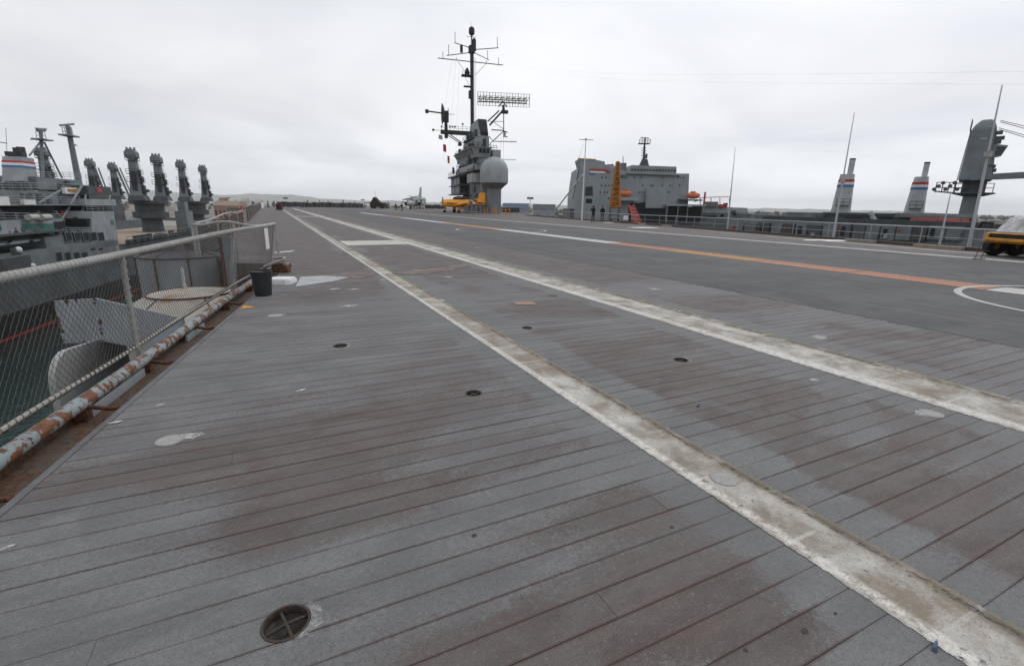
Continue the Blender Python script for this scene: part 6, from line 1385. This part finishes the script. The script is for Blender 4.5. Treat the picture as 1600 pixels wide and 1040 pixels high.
for pts, mt in (([(921, 263.5), (947, 264.5), (954, 268), (952, 271), (945, 267.5), (922, 266.5)], 'red'), ([(921, 266.8), (943, 267.8), (948, 271), (923, 270)], 'white'), ([(921, 270.2), (930, 270.8), (929, 273), (920, 272.5)], 'blue')):
    m = MB(); poly(m, pts, YR - .12, .1); T.part('funnel_mark', m, M[mt], blk)
m = MB(); poly(m, [(980, 270.8), (987, 258), (1057, 260.5), (1057, 271)], YR + .6, 10); wh = T.part('wheelhouse', m, M['roro'])
m = MB(); poly(m, [(979, 271), (1062, 274), (1062, 275.2), (979, 272.2)], YR - .6, 1); T.part('bridge_deck_edge', m, M['ship_dark'])
for i in range(15):
    x = 986.5 + i * 4.75; m = MB(); yb(m, x, x + 3.2, 263.6 + i * .11, 266.7 + i * .11, YR + .5, .2); T.part('window', m, M['glass'], wh)
m = MB(); poly(m, [(970, 254.5), (979, 254.5), (979, 266), (970, 266)], YR + 2, 4); m.tube([(onY(975, 254, YR + 2)[0], YR + 3, onY(975, 255, YR + 2)[1]), (onY(974.5, 243, YR + 2)[0], YR + 3, onY(974.5, 244, YR + 2)[1])], .12, 5); T.part('signal_house', m, M['ship'])
yq = lambda x, y: (onY(x, y, YR + 4)[0], YR + 4, onY(x, y, YR + 4)[1])
m = MB(); m.tube([yq(1005.5, 258), yq(1007, 228)], .42, 8, True, .3); [m.box(yq(1005.8, y_)[0] - .75, yq(1005.8, y_)[0] + .75, YR + 3.9, YR + 4.1, yq(1006, y_)[2], yq(1006, y_)[2] + .15) for y_ in (232, 236, 240, 244, 248)]; m.tube([yq(1007, 230), yq(1008, 216)], .25, 6); mm = T.part('radar_mast', m, M['ship_dark'])
m = MB(); c = yq(1006.5, 224); m.box(c[0] - 1.7, c[0] + 1.6, c[1] - 1, c[1] + 1, c[2] - .2, c[2]); m.rail([(c[0] - 1.7, c[1] - 1, c[2]), (c[0] + 1.6, c[1] - 1, c[2])], 1, .8, .07); m.tube([yq(1001, 215), yq(1014, 216)], .12, 4); c = yq(1010, 244); m.cyl((c[0], c[1], c[2] - .6), (c[0], c[1], c[2] + .6), .35, n=8); T.part('mast_platform', m, M['ship_dark'], mm)
m = MB(); c = yq(1006, 252); m.taper(c[0] - 1.3, c[0] + 1.5, c[1] - 1, c[1] + 1, c[2] - 1.5, c[0] - .5, c[0] + .9, c[1] - .6, c[1] + .6, c[2] + .6); T.part('mast_foot', m, M['ship_dark'], mm)
for x, y in [(x, 277.5) for x in (941, 947, 969, 972.5, 976, 979, 991, 1002, 1033, 1037, 1060, 1063, 1068)] + [(x, 290) for x in (940, 946, 951, 956, 1004, 1017, 1020, 1035, 1047, 1062)] + [(x, 300.5) for x in (938, 945, 949, 999, 1003, 1042, 1046)] + [(951, 310)]:
    m = MB(); yb(m, x - .8, x + .8, y - 1.4, y + 1.4, YR - .06, .1); T.part('porthole', m, M['glass'], blk)
m = MB(); poly(m, [(915, 292), (926, 291), (926.5, 306), (914, 306)], YR - .06, .1); T.part('louvre', m, M['island_dark'], blk)
m = MB(); yb(m, 915.5, 925, 310.5, 317.5, YR - .06, .1); T.part('dark_opening', m, M['opening'], blk)
m = MB(); poly(m, [(968, 271.5), (979, 271.5), (979, 274), (968, 274)], YR - 1, 1.1); T.part('bridge_wing', m, M['ship'], blk)
m = MB(); poly(m, [(983, 318), (1010, 316), (1010, 345), (983, 345)], YR - .2, .2); T.part('dark_opening', m, M['opening'], blk)
m = MB(); poly(m, [(1009, 296), (1042, 296), (1042, 325), (1009, 325)], YR - 1.2, 1.2); T.part('projecting_casing', m, M['roro'], blk)
m = MB(); poly(m, [(1010, 326), (1040, 326), (1039, 345), (1009, 345)], YR - .3, .2); T.part('dark_opening', m, M['opening'], blk)
m = MB(); poly(m, [(1042, 319), (1104, 319.5), (1104, 322), (1042, 321.5)], YR - 5, 9); T.part('shelter_deck', m, M['ship_light'])
m = MB(); poly(m, [(1043, 322.2), (1099, 322.6), (1097, 345), (1043, 345)], YR - .25, 1); T.part('sheltered_bay', m, M['opening'])
m = MB()
for x in (1043, 1060, 1075, 1098): p = onY(x, 322, YR - 4.8); m.cyl((p[0], YR - 4.8, p[1]), (p[0], YR - 4.8, p[1] - 5), .15, n=5)
T.part('bay_pillars', m, M['ship'])
def boat(x, y, lab):
    c = onY(x, y, YR - 3); B = MB()
    B.rings([[(c[0] + q * 1.9, YR - 3 + 1.1 * w * math.cos(6.283 * i / 10), c[1] + 0.95 * w * math.sin(6.283 * i / 10) + .15 * abs(q)) for i in range(10)] for q, w in ((-1.05, .25), (-.8, .75), (-.3, 1), (.3, 1), (.8, .75), (1.05, .25))])
    b_ = T.part('lifeboat', B, M['orange'], smooth=50, label=lab); B = MB(); B.box(c[0] - .7, c[0] + .4, YR - 3.6, YR - 2.4, c[1] + .85, c[1] + 1.25); T.part('boat_cabin', B, M['orange'], b_)
    for q in (-1.3, 1.3):
        B = MB(); B.tube([(c[0] + q, YR - 1, c[1] - 1.6), (c[0] + q, YR - 2.8, c[1] - 1.4), (c[0] + q, YR - 2.9, c[1] - .9)], .12, 5)
        T.part('boat_davit', B, M['ship_dark'], b_)
boat(977, 303, 'orange lifeboat behind the yellow tower'); boat(1083, 306, 'orange lifeboat at the right end of the upperworks')
m = MB(); poly(m, [(967, 308), (998, 309), (998, 314), (967, 313)], YR - 4, 4); T.part('boat_platform', m, M['ship_light']); m = MB(); poly(m, [(1066, 311), (1098, 312), (1098, 314), (1066, 313)], YR - 4, 4); T.part('boat_platform', m, M['ship_dark'])
m = MB(); poly(m, [(1099, 322), (1168, 325), (1168, 345), (1097, 345)], YR + 2, 10); T.part('cargo_block', m, M['ship_light'])
for x0, x1, yt, yb2, mt in ((1104, 1122, 315, 323, 'ship'), (1126, 1132, 319, 324, 'red'), (1134, 1137, 317, 324, 'red'), (1100, 1120, 337, 339.5, 'gse'), (1126, 1131, 335, 339, 'red'), (1145, 1150, 329, 337, 'ship_dark')):
    m = MB(); yb(m, x0, x1, yt, yb2, YR + 1, 2); T.part('deck_box', m, M[mt])
m = MB()
for x in (1095, 1112, 1126, 1141): p, q = onY(x, 323, YR), onY(x, 309, YR); m.cyl((p[0], YR + .5, p[1]), (q[0], YR + .5, q[1]), .13, n=5)
p, q = onY(1092, 309, YR), onY(1142, 307, YR); m.tube([(p[0], YR + .5, p[1]), (q[0], YR + .5, q[1])], .1, 4); p = onY(1103, 300, YR); m.cyl((p[0], YR + .5, p[1] - 4), (p[0], YR + .5, p[1]), .3, n=6); T.part('goal_post', m, M['slide'])
p, q = onY(905, 262, YR), onY(895, 311, YR); m = MB(); m.tube([(p[0], YR - .1, p[1]), (q[0], YR - .1, q[1])], .15, 5); T.part('corner_pipe', m, M['ship_dark'])

# ---- pier lamp standards and shore
def lamp_std(x, yt, Yd, zb, lab, n=6, sz=1.0):
    Xl, zt_ = onY(x, yt, Yd); T = Thing('light_mast', lab, 'light mast', (Xl, Yd, zb), group='tall light masts ashore')
    m = MB(); m.cyl((Xl, Yd, zb), (Xl, Yd, zt_), .22 * sz, .14 * sz, 8); T.part('mast', m, M['pole'])
    m = MB(); m.cyl((Xl, Yd, zt_ - .1), (Xl, Yd, zt_ + .15), 1.0 * sz, n=12); T.part('ring', m, M['lamp'])
    for i in range(n):
        a = 6.283 * i / n; m = MB(); c = (Xl + 1.15 * sz * math.cos(a), Yd + 1.15 * sz * math.sin(a), zt_); m.box(c[0] - .35 * sz, c[0] + .35 * sz, c[1] - .35 * sz, c[1] + .35 * sz, c[2] - .6 * sz, c[2] + .25 * sz); T.part('lamp_head', m, M['lamp'])
lamp_std(828.5, 309, 230, WATER + 2, 'light mast with a ring of lamps right of the island')
lamp_std(446, 309, 520, WATER + 2, 'distant light mast above the far end of the narrow stripe', sz=1.6)
lamp_std(567, 312, 560, WATER + 2, 'distant light mast left of the brown covered vehicle', sz=1.4)
lamp_std(357, 309, 560, WATER + 2, 'distant light mast above the shore left of the deck fence', sz=1.3)
# two aerial wires from the island mast to a mast aft, outside the picture
for (xa, ya, xb_, yb2, lab) in ((762, 95, 1660, 111, 'upper thin aerial wire running from the island mast to the right'), (779, 101, 1660, 132, 'lower thin aerial wire running from the island mast to the right')):
    a = ps(xa, ya, SM); a = S2(a[0], a[1]) + (a[2],); b = (onY(xb_, yb2, 24)[0], 24, onY(xb_, yb2, 24)[1]); m = MB()
    m.tube([(a[0] + (b[0] - a[0]) * k / 14, a[1] + (b[1] - a[1]) * k / 14, a[2] + (b[2] - a[2]) * k / 14 - 1.2 * math.sin(math.pi * k / 14)) for k in range(15)], .0025, 4)
    solo('aerial_wire', lab, 'wire', a, m, M['ship_dark'], group='aerial wires')

# ---- quay and shore buildings
m = MB(); m.prism([S2(-74, 185), S2(-26, 185), S2(-26, 420), S2(-150, 420)], 'z', WATER - 1, WATER + 3.5); o = link('quay', m.mesh('quay'), M['concrete']); o['kind'] = 'structure'
def shed(x0, x1, yt, yb_, Yd, lab, mat, roof, n=6):
    a, b = onY(x0, 320, Yd)[0], onY(x1, 320, Yd)[0]; z1 = onY(x0, yt, Yd)[1]; z0 = WATER + 2
    T = Thing('warehouse', lab, 'building', (a, Yd, z0), group='buildings ashore'); d = max(8, (b - a) * .35)
    m = MB(); m.box(a, b, Yd, Yd + d, z0, z1); wlp = T.part('wall', m, mat)
    h = (z1 - z0) * .22; m = MB(); m.prism([(Yd - .3, z1), (Yd + d + .3, z1), (Yd + d / 2, z1 + h)], 'x', a - .3, b + .3); T.part('roof', m, roof)
    for i in range(n):
        p = a + (b - a) * (i + .3) / n; w = (b - a) / n * .4; m = MB(); m.box(p, p + w, Yd - .08, Yd - .02, z0 + (z1 - z0) * .45, z0 + (z1 - z0) * .78); T.part('window', m, M['glass'], wlp)
M['bluegrey'] = flat('blue_grey_roof', (0.09, 0.125, 0.17), .8); M['cream'] = flat('cream_render', (0.42, 0.38, 0.32), 0.85); M['roofred'] = flat('clay_roof', (0.22, 0.11, 0.08), 0.9)
shed(333, 372, 321, 335, 330, 'long brick quayside warehouse left of the deck fence', M['brick'], M['sand'])
shed(342, 352, 313.5, 320, 620, 'small pale shore building left of the round tree', M['cream'], M['roofred'], 3)
shed(377, 386, 314, 320, 640, 'pale shore building between the far trees', M['cream'], M['cream'], 3)
shed(398, 407, 316, 320, 560, 'low white shore building beside the deck fence', M['white'], M['cream'], 3)
shed(786, 826, 326, 334, 300, 'long low blue-grey building behind the starboard rail', M['ship_light'], M['bluegrey'], 8)
shed(834, 868, 328, 336, 280, 'low grey building behind the signal mast strut', M['ship_light'], M['ship_dark'], 6)
shed(640, 663, 316, 324, 420, 'pale low building behind the grey jet', M['cream'], M['cream'], 5)
m = MB(); X0, z0 = onY(355, 327, 250); X1, _ = onY(377, 327, 250)
T = Thing('green_canopy', 'dark green flat canopy with red end on the quay', 'canopy', (X0, 250, WATER + 3)); m.box(X0, X1, 250, 256, z0 - .1, z0 + .55); T.part('roof', m, M['green'])
for x in (X0 + .4, (X0 + X1) / 2, X1 - .4): m = MB(); m.cyl((x, 251, WATER + 3.5), (x, 251, z0 - .1), .15, n=5); T.part('pillar', m, M['steel'])
m = MB(); a = onY(375.5, 323, 249)[0]; m.box(a, a + .8, 249, 249.6, z0 - 2.5, z0 + 1.5); T.part('red_end', m, M['red'])
for x0, x1, yt, yb_, Yd, mt, lab in ((386, 391, 322, 331, 200, 'gse', 'yellow and dark container standing on the quay by the fence'), (352, 360, 336, 344, 190, 'slide', 'red container on the quay left of the fence'), (334, 346, 350, 362, 170, 'sand', 'sand-coloured crate on the quay beside the crane ship')):
    m = MB(); a, b = onY(x0, yt, Yd)[0], onY(x1, yt, Yd)[0]; z1 = onY(x0, yt, Yd)[1]; T = Thing('container', lab, 'container', (a, Yd, WATER + 3.5), group='containers on the quay'); m.box(a, b, Yd, Yd + 5, WATER + 3.5, z1); T.part('body', m, M[mt])
    for i in range(6): m = MB(); p = a + (b - a) * (i + .5) / 6; m.box(p - .05, p + .05, Yd - .06, Yd - .001, WATER + 3.6, z1 - .1); T.part('rib', m, M[mt])

# ---- trees ashore
t = NT('tree_leaves'); oi = t.n('ShaderNodeObjectInfo'); p = t.pos(); M['leaf'] = t.fin(t.mix(t.noise(p, .4, 3), (0.028, 0.042, 0.022), (0.075, 0.092, 0.045)), 0.8)
M['bark'] = flat('bark', (0.06, 0.045, 0.035), .9)
def crown(m, c, rx, rz, n, lf, rnd):
    for _ in range(n):
        while True:
            q = Vector((rnd.uniform(-1, 1), rnd.uniform(-1, 1), rnd.uniform(-1, 1)))
            if .25 < q.length < 1: break
        lob = .75 + .25 * math.sin(q.x * 5 + c[0]) * math.cos(q.z * 4 + c[1])
        p = Vector((c[0] + q.x * rx * lob, c[1] + q.y * rx * lob, c[2] + q.z * rz * lob)); a = Vector((rnd.uniform(-1, 1), rnd.uniform(-1, 1), rnd.uniform(-1, 1))).normalized() * lf; b = a.orthogonal().normalized() * lf * .7
        m.add([p - a, p + b, p + a, p - b], [(0, 1, 2, 3)])
def tree(x, yt, yb_, Yd, wpx, lab, kind='round', grp='trees ashore'):
    rnd = random.Random(int(x * 7 + yt)); X = onY(x, yt, Yd)[0]; z1 = onY(x, yt, Yd)[1]; z0 = WATER + 2.2; Hh = z1 - z0; r = wpx * Yd / 771 / 2
    T = Thing('tree', lab, 'tree', (X, Yd, z0), group=grp)
    m = MB(); m.tube([(X, Yd, z0), (X + .2, Yd, z0 + Hh * .5), (X, Yd, z0 + Hh * .85)], Hh * .028, 7, True, Hh * .008)
    for i in range(6): a = i * 1.05; m.tube([(X + .1, Yd, z0 + Hh * (.35 + .06 * i)), (X + r * .7 * math.cos(a), Yd + r * .7 * math.sin(a), z0 + Hh * (.55 + .05 * i))], Hh * .010, 4, True, Hh * .003)
    T.part('trunk', m, M['bark'])
    m = MB()
    if kind == 'round': crown(m, (X, Yd, z0 + Hh * .68), r, Hh * .34, 900, r * .10, rnd)
    elif kind == 'cone':
        for k in range(7): crown(m, (X, Yd, z0 + Hh * (.22 + .11 * k)), r * (1.05 - .135 * k), Hh * .09, 150, r * .12, rnd)
    else:
        crown(m, (X, Yd, z0 + Hh * .93), r, Hh * .08, 260, r * .2, rnd)
    T.part('crown', m, M['leaf'])
tr = [(370, 312, 700, 12, 'round', 'broad round tree on the shore left of the fence'), (395, 312.5, 760, 8, 'round', 'small round tree right of the broad one on the shore'), (418, 312, 760, 6, 'cone', 'narrow tree on the shore above the fence end'),
      (427, 313, 780, 7, 'round', 'low tree right of the narrow one'), (432, 313.5, 700, 6, 'cone', 'slim conifer near the distant light mast'), (480, 311.5, 760, 9, 'cone', 'pointed conifer above the far screen, leftmost of the close cluster'), (476, 314, 720, 9, 'round', 'dark tree beside the leftmost pointed conifer'),
      (499, 311.5, 760, 6, 'cone', 'slim conifer in the middle of the far screen'), (513, 313, 740, 8, 'round', 'round tree between conifers above the far screen'), (536, 311, 760, 7, 'cone', 'tall pointed conifer right of the far screen middle'), (554, 313, 740, 6, 'cone', 'small conifer left of the distant light mast over the screen'),
      (606, 313, 520, 8, 'round', 'round tree right of the brown covered vehicle'), (1153, 326, 210, 18, 'round', 'bushy dark tree right of the big roll-on ship'), (1165, 331, 215, 14, 'round', 'lower bushy tree next to the bushy dark one'), (1205, 339, 230, 12, 'round', 'low tree left of the grey deck house'), (1225, 339.5, 235, 10, 'round', 'small dark bush-like tree beside the grey deck house')]
for x, yt, Yd, w, kd, lab in tr: tree(x, yt, 330, Yd, w, lab, kd)
rnd = random.Random(5); m = MB()
for i in range(520):
    x = rnd.uniform(-2600, 1500); Yd = rnd.uniform(820, 1700); hgt = rnd.uniform(5, 12) * (Yd / 1000) ** .6; r = rnd.uniform(4, 12)
    crown(m, (x, Yd, WATER + 2 + hgt * .55), r, hgt * .55, 60, r * .32, rnd)
for i in range(160):
    x = rnd.uniform(-150, 900); Yd = rnd.uniform(560, 800); hgt = rnd.uniform(4, 9); r = rnd.uniform(4, 9); crown(m, (x, Yd, WATER + 2 + hgt * .55), r, hgt * .55, 50, r * .32, rnd)
solo('far_tree_line', 'dark line of far trees along the shore under the hills', 'trees', (0, 900, WATER), m, M['leaf'], kind='stuff')
# low far town: small blocks, no more than specks
m = MB()
for i in range(260):
    x = rnd.uniform(-1800, 900); Yd = rnd.uniform(680, 1500); w = rnd.uniform(6, 26); m.box(x, x + w, Yd, Yd + 10, WATER + 1, WATER + 2 + rnd.uniform(3, 9))
solo('far_town', 'specks of pale low buildings among the far trees', 'buildings', (0, 900, WATER), m, M['cream'], kind='stuff')

# ---- the damp air between here and the hills
m = MB(); m.box(-8900, 8900, -500, 8900, WATER - 1.8, 185); t = NT('damp_air'); t.t.nodes.remove(t.b)
pv = t.n('ShaderNodeVolumePrincipled'); pv.inputs['Color'].default_value = (0.97, 0.985, 1.0, 1); pv.inputs['Density'].default_value = 0.00010; pv.inputs['Anisotropy'].default_value = 0.0
t.l(pv.outputs[0], t.out.inputs['Volume'])
o = link('haze', m.mesh('haze'), t.m); o['kind'] = 'stuff'; o['label'] = 'thin pale haze lying over the harbour and hills'; o['category'] = 'haze'
